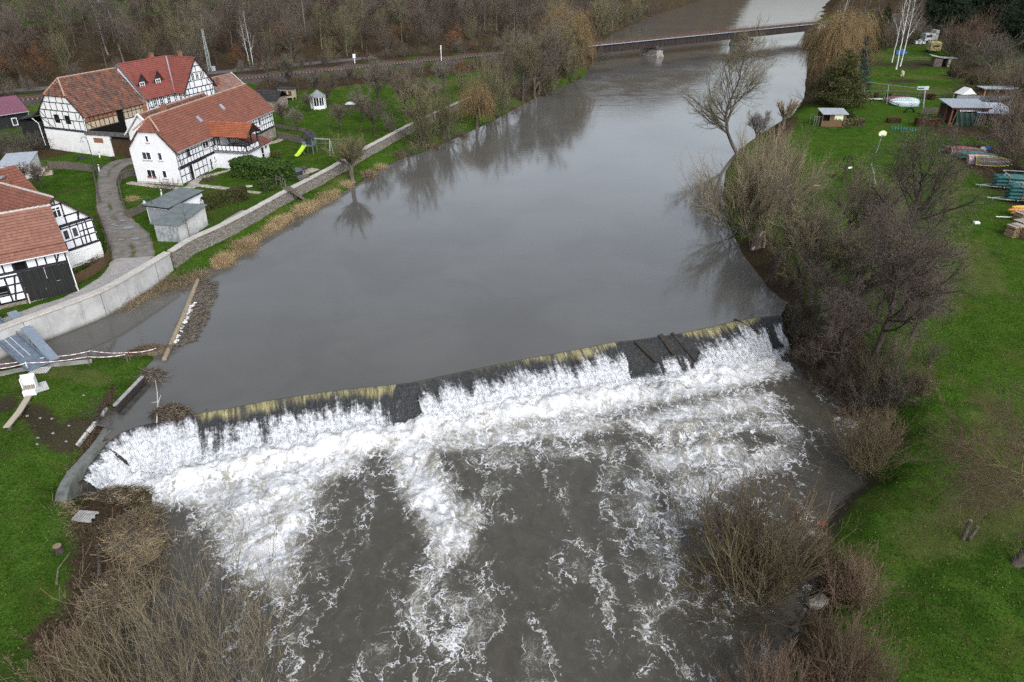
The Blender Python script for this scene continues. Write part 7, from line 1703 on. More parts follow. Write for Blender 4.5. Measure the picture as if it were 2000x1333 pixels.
m = MB(); V = [(x*1.2, y*1.2, 2.3) for x, y in N8]+[(0, 0, 3.4)]; m.faces(V, [(i, (i+1) % 8, 8) for i in range(8)]+[tuple(range(8))[::-1]]); m.build('roof', pm('grey_shingle', (.17, .175, .18), (.25, .255, .26), 4), T_)
p = on_ground(562, 194, 2.8); T_ = thing('rabbit_hutch', 'brown garden hutch with light doors and flat roof beyond the farmhouse', 'hutch', p, R(-15))
m = MB(); m.box((-1.6, -.7, .4), (1.6, .7, 2.0)); [m.bar((sx*1.5, sy*.6, -.1), (sx*1.5, sy*.6, .4), .12, .12, up=(1, 0, 0)) for sx in (-1, 1) for sy in (-1, 1)]; m.build('body', BOARDS_PALE, T_); m = MB(); m.bar((-1.9, 0, 2.1), (1.9, 0, 2.1), 1.9, .1); m.build('roof', BITUMEN_DARK, T_)
for x in (-1.1, 0, 1.1): m = MB(); m.box((x-.35, -.73, .8), (x+.35, -.70, 1.7)); m.build('door', BOARDS_BROWN, T_)
p = on_ground(525, 212, 2.6); T_ = thing('ruined_shed', 'low dark shed with mossy tiled roof behind the far end of the farmhouse', 'shed', p, R(-12))
m = MB(); m.box((-3, -2, -.2), (3, 2, 2.0)); m.build('wall', STONE_BROWN, T_); m = MB(); courses(m, (-3.3, -2.3, 1.9), (3.3, -2.3, 1.9), (-3.3, 0, 3.3), (3.3, 0, 3.3)); courses(m, (3.3, 2.3, 1.9), (-3.3, 2.3, 1.9), (3.3, 0, 3.3), (-3.3, 0, 3.3)); m.build('roof', BITUMEN_DARK, T_)
p = on_ground(685, 208, 2.4); T_ = thing('covered_heap', 'heap of firewood under white sheeting in the orchard', 'heap', p); rg = np.random.default_rng(4); m = MB()
n = 9; V = [((i/(n-1)-.5)*2.6, (j/(n-1)-.5)*1.6, .75*math.sin(math.pi*i/(n-1))**.6*math.sin(math.pi*j/(n-1))**.6+rg.uniform(0, .12)) for j in range(n) for i in range(n)]
m.faces(V, [(j*n+i, j*n+i+1, (j+1)*n+i+1, (j+1)*n+i) for j in range(n-1) for i in range(n-1)]); m.build('sheet', pm('white_sheeting', (.45, .46, .48), (.70, .71, .73), 2, .5), T_); m = MB(); [m.tube([(-1.4+rg.uniform(0, .4), y, .12+k*.2), (1.5, y+.1, .12+k*.2)], .11, 6) for y in (-.9, -.65, .8) for k in (0, 1)]; m.build('logs', BARK_DK, T_)
# play tower
p = on_ground(607, 300, 2.1); T_ = thing('play_tower', 'grey wooden play tower with black gable roof and lime green slide', 'play tower', p, R(-8)); gw = pm('grey_blue_wood', (.10, .115, .13), (.16, .175, .19), 3, .8)
m = MB(); [m.bar((x, y, -.1), (x, y, 2.6), .1, .1, up=(1, 0, 0)) for x in (-.75, .75) for y in (-.75, .75)]; m.build('frame', gw, T_); m = MB(); m.box((-.8, -.8, 1.25), (.8, .8, 1.35)); m.box((-.8, -.82, 1.4), (-.25, -.76, 2.0)); m.box((.76, -.8, 1.4), (.82, .8, 2.0)); m.box((-.82, -.8, 1.4), (-.76, .8, 2.0)); m.box((-.8, .76, 1.4), (.8, .82, 2.0)); m.build('platform', gw, T_)
m = MB(); m.faces([(-1, -1, 2.5), (1, -1, 2.5), (1, 1, 2.5), (-1, 1, 2.5), (0, -1, 3.4), (0, 1, 3.4)], [(0, 1, 4), (2, 3, 5), (1, 2, 5, 4), (3, 0, 4, 5)]); m.build('roof', BITUMEN_DARK, T_)
m = MB(); sl = [(-.45, -.8, 1.35), (-.7, -1.5, .85), (-.95, -2.2, .38), (-1.12, -2.7, .22)]
for a, b in zip(sl[:-1], sl[1:]): m.bar(a, b, .5, .05); m.bar(Vector(a)+Vector((.24, .03, .1)), Vector(b)+Vector((.24, .03, .1)), .05, .2); m.bar(Vector(a)-Vector((.24, .03, -.1)), Vector(b)-Vector((.24, .03, -.1)), .05, .2)
m.build('slide', pm('lime_plastic', (.42, .62, .04), (.50, .70, .07), 3, .4, .4), T_)
m = MB(); m.bar((.75, 0, 2.3), (3.4, -.3, 2.3), .1, .1); m.bar((3.4, -.3, 2.3), (3.4, -1.0, -.1), .1, .1, up=(1, 0, 0)); m.bar((3.4, -.3, 2.3), (3.4, .5, -.1), .1, .1, up=(1, 0, 0)); m.build('swing_beam', pm('pale_grey_wood', (.30, .31, .32), (.4, .41, .42), 3), T_)
m = MB(); [m.bar((x, -.1, 2.25), (x, -.1, .5), .02, .02, up=(1, 0, 0)) for x in (1.7, 2.2)]; m.bar((1.65, -.1, .5), (2.25, -.1, .5), .2, .04); m.build('swing_seat', TIMBER, T_)
p = on_ground(578, 346, 2.1); T_ = thing('hot_tub', 'round black hot tub with lid on the terrace', 'hot tub', p); m = MB(); m.tube([(0, 0, 0), (0, 0, .95)], [.95, 1.0], 20); m.build('tub', pm('anthracite_shell', (.025, .026, .03), (.045, .046, .05), 3, .5), T_); m = MB(); m.tube([(0, 0, .95), (0, 0, 1.05)], [1.02, .98], 20); m.build('lid', pm('grey_lid', (.07, .075, .085), (.10, .105, .115), 3, .5), T_)
# wooden stairs down the wall
a = at(563, 369, 2.45); b = on_ground(592, 390, .8); T_ = thing('wooden_stairs', 'grey wooden stairs leading over the rubble wall down to the bank', 'stairs'); d = b-a; side = np.array((-d[1], d[0], 0)); side /= np.linalg.norm(side)
for s in (-.75, .75): m = MB(); m.bar(a+side*s, b+side*s+(0, 0, .1), .08, .26); m.build('stringer', BOARDS_GREY, T_)
for i in range(8): f = (i+.5)/8; c = a+d*f+(0, 0, .16); m = MB(); m.bar(c-side*.85, c+side*.85, .34, .06); m.build('step', BOARDS_GREY, T_)
m = MB(); m.bar(a-side*.9-(d[0]*.0, 0, 0), a+side*.9, 1.1, .08); m.build('landing', BOARDS_GREY, T_)
m = MB(); q = on_ground(545, 366, 2.0)
for f in (0, .5, 1): c = a*(1-f)+np.array((q[0], q[1], a[2]))*f+side*.8; m.bar(c-(0, 0, .4), c+(0, 0, 1.0), .09, .09, up=(1, 0, 0))
c0, c1 = a+side*.8, np.array((q[0], q[1], a[2]))+side*.8; m.bar(c0+(0, 0, .95), c1+(0, 0, .95), .06, .1); m.bar(c0+(0, 0, .5), c1+(0, 0, .5), .05, .1); m.bar(c0+(0, 0, 0), c1+(0, 0, .9), .05, .09); m.build('railing', BOARDS_GREY, T_)
p = on_ground(597, 366, .9); T_ = thing('bench', 'weathered wooden bench against the river side of the rubble wall', 'bench', p, R(48)); m = MB(); m.box((-.85, -.2, .42), (.85, .25, .48)); m.build('seat', BOARDS_GREY, T_); m = MB(); [m.box((-.85, .25, z), (.85, .29, z+.14)) for z in (.55, .75)]; m.build('backrest', BOARDS_GREY, T_); [(lambda m: m.box((x-.05, -.15, -.05), (x+.05, .28, .42)).build('leg', BOARDS_GREY, T_))(MB()) for x in (-.7, .7)]
p = on_ground(487, 365, 2); T_ = thing('stone_slab', 'small pale stone slab lying on the farmhouse lawn', 'stone', p); m = MB(); m.box((-.4, -.2, 0), (.4, .2, .15)); m.build('slab', SILL, T_)
p = on_ground(92, 342, 2.1); T_ = thing('wood_crates', 'small stack of pale crates beside the sheet-metal shed', 'crates', p, .4)
for x, z in ((-.5, 0), (.35, 0), (-.1, .55)): m = MB(); m.box((x-.4, -.4, z), (x+.4, .4, z+.5)); m.build('crate', BOARDS_PALE, T_)
p = on_ground(160, 311, 2.2); T_ = thing('dark_tarp_heap', 'small dark heap on the grass before the barn', 'heap', p); m = MB(); m.tube([(0, 0, 0), (0, 0, .3), (0, 0, .42)], [.6, .45, .1], 9); m.build('heap', TIMBER, T_)
# ---------------------------------------------------------------- inlet, foreground left
STEELB = pm('blue_grey_steel', (.10, .13, .165), (.155, .19, .23), 2, .5, .4, .1)
a, b = at(-30, 622, 1.9), on_ground(78, 722, 1.2)+(0, 0, .25); d = b-a; L = np.linalg.norm(d[:2]); ang = math.atan2(d[1], d[0])
T_ = thing('footbridge', 'blue-grey steel footbridge ramp crossing the mill inlet from the flood wall', 'footbridge', a, ang); dz = b[2]-a[2]
m = MB(); m.bar((0, 0, 0), (L, 0, dz), 1.5, .08); m.build('deck', STEELB, T_)
for y in (-.8, .8): m = MB(); m.bar((0, y, .12), (L, y, dz+.12), .08, .34); m.build('girder', STEELB, T_)
for y in (-.25, .2): m = MB(); m.bar((.3, y, .055), (L*.8, y, dz*.8+.055), .06, .03); m.build('grip_strip', pm('pale_strip', (.42, .45, .48), (.5, .53, .56), 3), T_)
m = MB(); m.bar((1.2, 1.75, .3), (L+.1, 1.15, dz+.15), .75, .08); m.build('side_ramp', pm('pale_blue_steel', (.17, .21, .255), (.22, .26, .31), 3, .5), T_)
# barrier with red-white tape
t = NT('red_white_tape'); uvc = t.coord('UV'); w = t.node('ShaderNodeTexChecker'); t.l.new(t.mapping(uvc, (1, 0, 0)), w.inputs['Vector']); w.inputs['Scale'].default_value = 3.2; w.inputs['Color1'].default_value = (.78, .78, .77, 1); w.inputs['Color2'].default_value = (.60, .36, .34, 1); TAPE = t.out(w.outputs['Color'], .5)
def barrier(label, pts, z0=1.0):
    T_ = thing('barrier_tape', label, 'barrier'); P_ = [on_ground(x, y, z0) for x, y in pts]
    for p in P_: m = MB(); m.bar(p-(0, 0, .3), p+(0, 0, .82), .06, .06, up=(1, 0, 0)); m.build('post', BOARDS_GREY if p is not P_[1] else WFRAME, T_)
    m = MB()
    for a, b in zip(P_[:-1], P_[1:]):
        n = 8; L = np.linalg.norm(b-a)
        for k in range(n):
            f0, f1 = k/n, (k+1)/n; c0 = a*(1-f0)+b*f0+(0, 0, .7-.5*f0*(1-f0)); c1 = a*(1-f1)+b*f1+(0, 0, .7-.5*f1*(1-f1)); u0, u1 = f0*L, f1*L
            m.poly([c0, c1, c1+(0, .015, .05), c0+(0, .015, .05)], 0, [(u0, 0), (u1, 0), (u1, 1), (u0, 1)]); m.poly([c0+(0, .004, 0), c0+(0, .019, .05), c1+(0, .019, .05), c1+(0, .004, 0)], 0, [(u0, 0), (u0, 1), (u1, 1), (u1, 0)])
    m.build('tape', TAPE, T_)
barrier('red and white barrier tape along the front edge of the inlet bank', [(-20, 738), (56, 725), (175, 712), (250, 708)]); barrier('red and white barrier tape behind the footbridge along the water', [(-30, 730), (100, 712), (182, 700), (255, 704), (310, 695)], .6)
m = MB(); T_ = thing('bank_kerb', 'pale concrete kerb at the edge of the inlet bank', 'kerb'); P_ = [on_ground(x, y, .9) for x, y in ((-40, 742), (30, 727), (100, 716), (180, 708))]; [m.bar(u+(0, 0, .05), v+(0, 0, .05), .45, .3) for u, v in zip(P_[:-1], P_[1:])]; m.build('kerb', conc, T_)
for x, y, lb, an in ((78, 725, 'pale grid paving slab at the foot of the footbridge', R(8)), (81, 757, 'pale grid paving slab lying beside the wicker beach chair', R(-50))):
    p = on_ground(x, y, 1); T_ = thing('grid_slab', lb, 'slab', p, an); m = MB()
    for i in range(8): m.box((-.65+i*.18, -.42, .03), (-.57+i*.18, .42, .11))
    for j in range(4): m.box((-.65, -.42+j*.26, .02), (.69, -.36+j*.26, .09))
    m.build('grid', pm('pale_concrete', (.42, .41, .385), (.52, .51, .485), 3), T_)
p = on_ground(62, 767, .8); T_ = thing('beach_chair', 'white slatted hooded garden seat standing on the grass', 'seat', p, R(20)); m = MB(); m.box((-.42, -.5, .0), (.42, .45, .42)); m.build('base', WFRAME, T_)
m = MB(); m.box((-.42, .35, .45), (.42, .45, 1.3)); m.box((-.46, -.1, .45), (-.40, .45, 1.25)); m.box((.40, -.1, .45), (.46, .45, 1.25)); m.build('back', WFRAME, T_); m = MB(); [m.box((-.36+i*.13, -.3, .46), (-.29+i*.13, .34, .52)) for i in range(6)]; m.build('slats', BOARDS_PALE, T_); m = MB(); m.tube([(-.45, .40, 1.3), (.45, .40, 1.3)], .09, 8); m.build('hood_rail', WFRAME, T_)
a, b = on_ground(60, 783, .6), on_ground(16, 845, .4); T_ = thing('plank_bench', 'long weathered plank bench lying across the grass', 'bench'); m = MB(); mid = (a+b)/2+np.array((.12, -.05, 0)); m.bar(a+(0, 0, .42), mid+(0, 0, .42), .42, .08); m.bar(mid+(0, 0, .42), b+(0, 0, .42), .42, .08); m.build('seat', BOARDS_PALE, T_)
for f in (.1, .5, .9): c = a+(b-a)*f; m = MB(); m.bar(c-(0, 0, .1), c+(0, 0, .38), .3, .14, up=(1, 0, 0)); m.build('leg', BOARDS_GREY, T_)
# log boom and flotsam
a, b = at(386, 548, .12), at(321, 702, .12); T_ = thing('log_boom', 'long straight floating log closing off the mill inlet', 'log'); m = MB(); m.tube([a+(0, 0, 0), a*.5+b*.5+(.08, 0, 0), b], [.2, .22, .19], 10); m.build('log', pm('peeled_log', (.22, .17, .11), (.34, .275, .19), 2, .85, .2, .3, (3, 3, .6)), T_)
def litter_mesh(outline_px, z, n, seed, mats, hmax=.3, zt=0, amp=1.0):
    rg = np.random.default_rng(seed); poly = line_at(outline_px, z); lo, hi = poly.min(0), poly.max(0); P_ = rg.uniform(lo, hi, (n*6, 2)); P_ = P_[inside(P_[:, 0], P_[:, 1], poly)][:n]; k = len(P_)
    az = rg.normal(.9, .9, k); L = rg.uniform(.15, .9, k)*amp; d = np.c_[np.cos(az), np.sin(az), rg.normal(0, .12, k)]; c = np.c_[P_, z+np.abs(rg.normal(0, hmax*.6, k))+zt]
    pts = np.stack([c-d*L[:, None]/2, c+rg.normal(0, .04, (k, 3)), c+d*L[:, None]/2], 1); return tubes([((pts, np.full((k, 3), 1)*rg.uniform(.008, .035, (k, 1))), 3, 0)]), poly, rg
(V, Q, MI), poly, rg = litter_mesh([(392, 548), (425, 550), (424, 575), (412, 598), (404, 630), (378, 668), (345, 678), (335, 672), (352, 625), (372, 590)], .02, 1700, 3, None, .08)
MI = rg.integers(0, 4, len(Q)//6+1).repeat(6)[:len(Q)]
T_ = thing('flotsam_raft', 'raft of driftwood, reeds and litter held behind the log boom', 'flotsam'); link('debris', np_mesh('debris', V, Q, mats=[BARK_DK, TW_GREY, TW_BROWN, BARK], mi=MI), T_)
bm = bmesh.new(); f = bm.faces.new([bm.verts.new((x, y, .035)) for x, y in poly]); bmesh.ops.triangulate(bm, faces=[f]); me = bpy.data.meshes.new('mat'); bm.to_mesh(me); bm.free(); me.materials.append(pm('floating_scum', (.075, .066, .052), (.20, .185, .16), 1.8, .9, .15, .5)); link('floating_mat', me, T_)
m = MB(); rg = random.Random(8)
for i in range(46):
    f = rg.random(); c = np.array(at(378-36*f+rg.uniform(-2, 5), 590+80*f, .08)); s = rg.uniform(.05, .16); m.box(c-(s, s*.6, .03), c+(s, s*.6, s*.7))
tag(m.build('white_litter', pm('white_foam_bits', (.60, .60, .58), (.78, .78, .76), 5), T_), kind='stuff')
# pile of roots caught on the crest
def mound(name, label, cat, c, rx, ry, h, n, seed, mats, ang=0.0, L=(.2, .9), r=(.008, .028)):
    rg = np.random.default_rng(seed); T_ = thing(name, label, cat, c, ang); nn = 16; V = []
    for j in range(nn+1):
        for i in range(nn): a = 6.283*i/nn; k = j/nn; V.append((math.cos(a)*rx*k*(.9+.2*vnoise(i*.7, seed)), math.sin(a)*ry*k*(.9+.2*vnoise(i*.7, seed+5)), h*(1-k**2)*(.8+.4*vnoise(i+j*.7, j+seed))-.3*k))
    m = MB(); m.faces(V, [(j*nn+i, j*nn+(i+1) % nn, (j+1)*nn+(i+1) % nn, (j+1)*nn+i) for j in range(nn) for i in range(nn)]); m.build('core', mats[0], T_)
    P_ = rg.normal(0, .42, (n, 2)); k = np.clip(np.hypot(P_[:, 0], P_[:, 1]), 0, 1); c0 = np.c_[P_[:, 0]*rx, P_[:, 1]*ry, h*(1-k**2)+rg.uniform(-.1, .14, n)]; az = rg.uniform(0, 6.28, n); d = np.c_[np.cos(az), np.sin(az)*.7, rg.normal(-.15, .25, n)]; l = rg.uniform(*L, n)[:, None]
    pts = np.stack([c0-d*l/2, c0+rg.normal(0, .05, (n, 3)), c0+d*l/2-np.c_[np.zeros((n, 2)), .1*l]], 1); V, Q, _ = tubes([((pts, np.full((n, 3), 1.)*rg.uniform(*r, (n, 1))), 3, 0)]); mi = rg.integers(0, len(mats), n).repeat(len(Q)//n); link('sticks', np_mesh('sticks', V, Q, mats=list(mats), mi=mi), T_); return T_
c = at(335, 812, .05); mound('root_heap', 'dark heap of roots and driftwood stranded on the weir crest', 'driftwood heap', c, 1.5, .75, .75, 700, 21, [BARK_DK, TW_BROWN, DEADGRASS, BARK_DK], R(5))
c = at(222, 978, -1.9); mound('debris_island', 'mossy island of washed-up grass and branches below the left end of the weir', 'debris heap', c, 2.6, 1.3, .55, 900, 22, [HEDGE_B, TW_BROWN, DEADGRASS, BARK_DK], R(10))
for x, y, rx, ry, h, lb, s, z in ((235, 1080, 2.5, 2.0, .6, 'big tangle of flattened straw and sticks on the lower left bank', 23, -1.7), (205, 1180, 2.3, 1.8, .6, 'brown tangle of brushwood and sticks towards the bottom left', 24, -1.5), (260, 1020, 1.6, .8, .35, 'matted straw at the water edge of the lower left bank', 25, -1.9), (160, 1260, 1.8, 1.2, .4, 'russet brushwood tangle beside the bottom left meadow', 26, -1.2)):
    mound('brushwood_tangle', lb, 'brushwood', at(x, y, z), rx, ry, h, 2200, s, [DEADGRASS, TW_GREY, STRAW, DEADGRASS, BARK], R(40), (.3, 1.3), (.006, .02))
for i, (x, y) in enumerate([(205, 1040), (245, 1050), (275, 1060), (300, 1090), (230, 1120), (180, 1130), (270, 1130), (210, 1210), (180, 1230), (250, 1180), (160, 1190), (290, 1110)]):
    stand(('grass', i % 2), x, y, None, None, 'flattened dead grass among the debris on the lower left bank', 'dead grass on the lower left bank', z0=-1.4)
# pallet, stumps, driftwood
p = on_ground(168, 1013, -1.2); T_ = thing('pallet', 'grey wooden pallet lying on the debris bank lower left', 'pallet', p+(0, 0, .1), R(-6)); m = MB(); [m.box((-.62+i*.155, -.42, .1), (-.52+i*.155, .42, .14)) for i in range(8)]; [m.box((-.62, y-.05, 0), (.62, y+.05, .1)) for y in (-.37, 0, .37)]; m.build('boards', pm('bleached_boards', (.26, .25, .235), (.38, .37, .35), 3, .9), T_)
def stump(label, px, py, h, r, z0, mat=BARK_DK, lean=(0, 0), top=True, name='tree_stump'):
    p = on_ground(px, py, z0); T_ = thing(name, label, 'stump', p); m = MB(); m.tube([(0, 0, -.3), (lean[0]*.3, lean[1]*.3, h*.3), (lean[0], lean[1], h)], [r*1.25, r, r*.9], 10); m.build('trunk', mat, T_); m = MB(); m.tube([(lean[0], lean[1], h), (lean[0], lean[1], h+.03)], r*.84, 10); top and m.build('cut_face', pm('cut_wood', (.17, .125, .08), (.26, .20, .135), 5), T_); return T_
stump('sawn-off dark stump at the corner of the weir', 146, 938, .7, .38, -1.0); stump('cut tree stump on the lower left meadow edge', 116, 1078, .45, .28, -1.0); stump('taller of the two leaning cut stems on the right meadow', 1880, 1053, 1.2, .13, -.4, BARK, (.25, .25)); stump('shorter of the two leaning cut stems on the right meadow', 1889, 1059, .9, .11, -.4, BARK, (.5, .3))
def driftlog(label, pts, r, mat=BARK_DK, z=.0, name='driftwood'):
    T_ = thing(name, label, 'driftwood'); m = MB(); P_ = [on_ground(x, y, z)+(0, 0, .15+dz) for x, y, dz in pts]; m.tube(P_, np.linspace(r, r*.5, len(P_)), 7); m.build('log', mat, T_)
driftlog('forked pale branch lying on the lower left bank', [(112, 1145, 0), (116, 1118, .1), (140, 1085, .1)], .06, BARK_GR, -1.0); driftlog('dark log standing in the straw on the lower left bank', [(196, 1130, 0), (198, 1108, .35), (199, 1086, .7)], .13, BARK_DK, -1.4); driftlog('short dark log in the straw beside the upright one', [(180, 1125, 0), (192, 1130, .1)], .14, BARK_DK, -1.4)
driftlog('long dark branch in the brushwood tangle', [(208, 1205, .2), (235, 1178, .3), (262, 1145, .4)], .06, BARK_DK, -1.5); driftlog('dark branch across the mossy debris island', [(190, 962, .4), (215, 985, .5)], .05, BARK_DK, -1.9)
T_ = thing('dead_branch', 'forked white dead branch sticking out of the water above the weir', 'branch'); P0 = at(306, 826, .2); m = MB(); m.tube([P0, at(308, 790, .6), at(307, 765, .9), at(303, 742, .7)], [.05, .045, .035, .02], 6); m.tube([at(308, 790, .6), at(314, 772, 1.0)], [.035, .015], 5); m.tube([at(308, 785, .65), at(296, 787, .8)], [.03, .012], 5); m.build('branch', pm('bleached_branch', (.36, .34, .31), (.52, .50, .46), 4), T_)
mound('snag', 'tangle of roots and a rusted bucket at the tip of the grass bank', 'snag', at(297, 738, .1), .9, .8, .5, 260, 31, [BARK_DK, TW_BROWN, TW_GREY], 0, (.3, 1.6), (.01, .03)); mound('scrub_heap', 'brown scrub and drift on the spit between inlet and river', 'scrub', at(290, 688, .1), 2.2, .7, .45, 700, 32, [DEADGRASS, TW_RED, TW_BROWN], R(18), (.3, 1.0), (.006, .018)); stand(('sapling', 0), 284, 690, 645, 3.4, 'thin leafless shoots on the spit beside the log boom', z0=.2)
for x, y, tp, lb, k in ((215, 800, 775, 'grey bare shrub on the bank above the plank wall', ('bramble', 0)), (190, 815, None, 'low grey shrub beside the plank wall', ('bramble', 0)), (205, 835, None, 'green mossy brambles beside the weir corner', ('bramble', 0)), (180, 870, None, 'moss and brambles on the bank at the falls', ('bramble', 1))): stand(k, x, y, None, None, lb, z0=0).scale = (.7, .7, .7)
# plank wall and concrete wing
T_ = thing('plank_wall', 'old timber plank wall edging the bank above the weir', 'plank wall'); a, b = at(283, 745, .25), at(229, 802, .25); m = MB(); m.bar(a, b, .16, .7); m.build('plank', oldwood, T_); m = MB(); m.bar(a+(-.14, .10, .36), b+(-.14, .10, .36), .26, .14); m.build('cap_beam', pm('bleached_boards', (.26, .25, .235)), T_); m = MB(); m.bar(a+(.35, -.25, -.22), b+(.35, -.25, -.22), .35, .2); m.build('foot_beam', conc_dark, T_)
T_ = thing('wing_wall', 'curved grey-green concrete wing wall at the left end of the weir', 'wing wall'); q, _ = resample([at(x, y, -.45)[:2] for x, y in ((216, 838), (190, 872), (155, 905), (128, 930), (112, 965), (112, 1000), (122, 1040))], .35); m = MB(); wall_strip(m, q, -.3, .4, -2.5, np.linspace(-.12, -1.15, len(q))); m.build('wall', pm('algae_concrete', (.085, .092, .080), (.16, .17, .15), 1.5, .7, .3, .3), T_)
T_ = thing('white_kerb', 'broken white-grey kerb stones along the bank by the falls', 'kerb')
for (x0, y0, x1, y1) in ((208, 800, 200, 815), (187, 827, 172, 846), (170, 848, 152, 872)): m = MB(); m.bar(on_ground(x0, y0, .1)+(0, 0, .06), on_ground(x1, y1, 0)+(0, 0, .06), .22, .22); m.build('kerb_stone', pm('pale_concrete', (.42, .41, .385)), T_)
def rock(name, label, p, r, seed, mat, sz=(1, .7, .55), ang=0):
    bm = bmesh.new(); bmesh.ops.create_icosphere(bm, subdivisions=3, radius=1)
    for v in bm.verts: c = v.co; k = .55+.85*vnoise(c.x*1.7+seed, c.y*1.6+c.z*1.9)+.3*vnoise(c.x*4+seed, c.y*4+c.z*3); v.co = Vector((round(c.x*k*3)/3*.35+c.x*k*.65, c.y*k, c.z*k))*r
    me = bpy.data.meshes.new(name); bm.to_mesh(me); bm.free(); me.materials.append(mat); o = link(name, me); o.location = [float(v) for v in p]; o.scale = sz; o.rotation_euler = (0, 0, ang); return tag(o, label, 'rock')
PALE_ROCK = pm('pale_stone', (.14, .125, .105), (.31, .285, .25), 3, .9, .15, .6); DARK_ROCK = pm('dark_stone', (.035, .032, .028), (.11, .10, .088), 3, .85, .2, .6)
rock('boulder', 'pale boulder in the shallows at the lower right bank', on_ground(1594, 1180, -1.8)+(0, 0, .2), .55, 3, PALE_ROCK); rock('stone_block', 'flat pale stone block by the bank right of the osier', on_ground(1594, 1049, -1.6)+(0, 0, .15), .5, 5, PALE_ROCK, (1, .5, .4), -.1)
driftlog('rotten log leaning on the flat pale stone block', [(1576, 1018, .0), (1592, 1043, .35)], .14, BARK, -1.7); rock('brick', 'red brick lump at the bank above the flat stone', on_ground(1604, 1025, -1.4)+(0, 0, .1), .26, 6, pm('red_brick_lump', (.22, .05, .035), (.30, .09, .06)), (1, .6, .6))
for i, (x, y, r) in enumerate([(1640, 792, .3), (1662, 803, .25), (1700, 905, .3), (1612, 990, .3), (1628, 985, .25), (1585, 1030, .3), (1600, 1070, .3), (1585, 1100, .25), (1535, 705, .4), (1552, 735, .35), (1570, 765, .3), (1520, 660, .35), (1575, 1140, .2), (1550, 1230, .25), (1668, 950, .25), (1530, 680, .3), (1600, 780, .3), (1680, 820, .3), (1655, 960, .2), (1632, 978, .2), (1618, 1000, .22), (1600, 1020, .2), (1588, 1060, .22), (1596, 1085, .2), (1584, 1120, .25), (1570, 1165, .2), (1562, 1200, .22), (1540, 1250, .2), (1690, 850, .2), (1676, 935, .25), (1650, 800, .2), (1625, 785, .25), (1585, 1140, .18)]):
    rock('bank_stone', 'dark wet stone at the foot of the right bank', on_ground(x, y, -1.9)+(0, 0, .05), r, 20+i, DARK_ROCK, (1, .8, .6), i)['group'] = 'dark stones along the right bank'
# hollow stump with bright break, right bank
p = on_ground(1478, 484, .6); T_ = thing('hollow_stump', 'broken hollow willow stump with bright torn wood on the right bank', 'stump', p); m = MB(); k = 12; V = []
for j, (z, r) in enumerate(((-.3, .75), (.5, .6), (1.1, .62), (1.6, .6))):
    for i in range(k): a = 6.283*i/k; hh = z+(0 if j < 3 else .5*vnoise(i*.9, 4)-.2+(.5 if i in (2, 3, 8) else 0)); V.append((math.cos(a)*r, math.sin(a)*r*.8, hh))
m.faces(V, [(j*k+i, j*k+(i+1) % k, (j+1)*k+(i+1) % k, (j+1)*k+i) for j in range(3) for i in range(k)]); m.build('trunk', BARK, T_); m = MB(); m.tube([(-.1, -.5, 1.5), (.3, -.2, 1.9), (.7, 0, 1.75)], [.16, .12, .1], 7); m.tube([(.55, -.5, .2), (.6, -.5, 1.0), (.4, -.3, 1.6)], [.14, .12, .12], 7); m.tube([(-.8, -.9, .1), (-.5, -.7, .35)], .12, 7); m.build('torn_wood', pm('torn_pale_wood', (.26, .19, .14), (.40, .31, .24), 4), T_)
stump('mossy dark leaning stump below the hollow one', 1510, 530, 1.9, .42, .6, BARK_DK, (.2, .1), False); stump('knobbly short stump near the weir end', 1532, 560, 1.1, .3, .6, BARK_DK, (.1, 0), False)
# ---------------------------------------------------------------- right meadow: hut, boats, sheds, games
p = on_ground(1621, 245, 1.3); T_ = thing('riverside_hut', 'small open brown wooden hut with grey roof on the riverside lawn', 'hut', p, R(-2))
def bx(a, b, mat, name, par): m = MB(); m.box(a, b); return m.build(name, mat, par)
HB = pm('honey_brown_boards', (.115, .068, .030), (.165, .10, .048), 3, .75, .2, .4, (6, 6, .4))
for x, y in ((-2.0, -1.2), (-.7, -1.2), (2.0, -1.2), (-2.0, 1.2), (2.0, 1.2)): bx((x-.06, y-.06, -.2), (x+.06, y+.06, 2.2), BOARDS_GREY, 'post', T_)
bx((-2, -1.25, 0), (-.7, -1.18, 1.0), HB, 'panel', T_); bx((-.7, -1.25, 0), (2.0, -1.18, 1.1), HB, 'panel', T_); bx((1.6, -1.25, 1.1), (2.0, -1.18, 2.1), HB, 'panel', T_); bx((-2, 1.15, 0), (2, 1.22, 2.1), HB, 'back_wall', T_); bx((1.95, -1.2, 0), (2.02, 1.2, 2.1), HB, 'side_wall', T_); bx((-.7, -1.25, 1.1), (.05, -1.18, 2.1), HB, 'panel', T_)
m = MB(); m.faces([(-2.25, -1.6, 2.15), (2.3, -1.6, 2.15), (2.3, 1.5, 2.6), (-2.25, 1.5, 2.6), (-2.25, -1.6, 2.25), (2.3, -1.6, 2.25), (2.3, 1.5, 2.7), (-2.25, 1.5, 2.7)], [(3, 2, 1, 0), (4, 5, 6, 7), (0, 1, 5, 4), (1, 2, 6, 5), (2, 3, 7, 6), (3, 0, 4, 7)]); m.build('roof', pm('grey_sheet_roof', (.26, .28, .30), (.34, .36, .38), 1.5, .5), T_)
bx((.05, -1.28, 1.1), (1.55, -1.24, 2.05), pm('cream_board', (.62, .64, .42), (.70, .71, .50), 3), 'notice_board', T_); m = MB(); [m.box((x, -1.30, 1.12), (x+.16, -1.281, 1.12+h)) for x, h in ((.1, .15), (.25, .4), (.4, .2), (.6, .12), (.8, .25), (1.0, .22), (1.2, .18))]; m.build('board_picture', pm('dark_green_print', (.03, .08, .06), (.06, .12, .09)), T_)
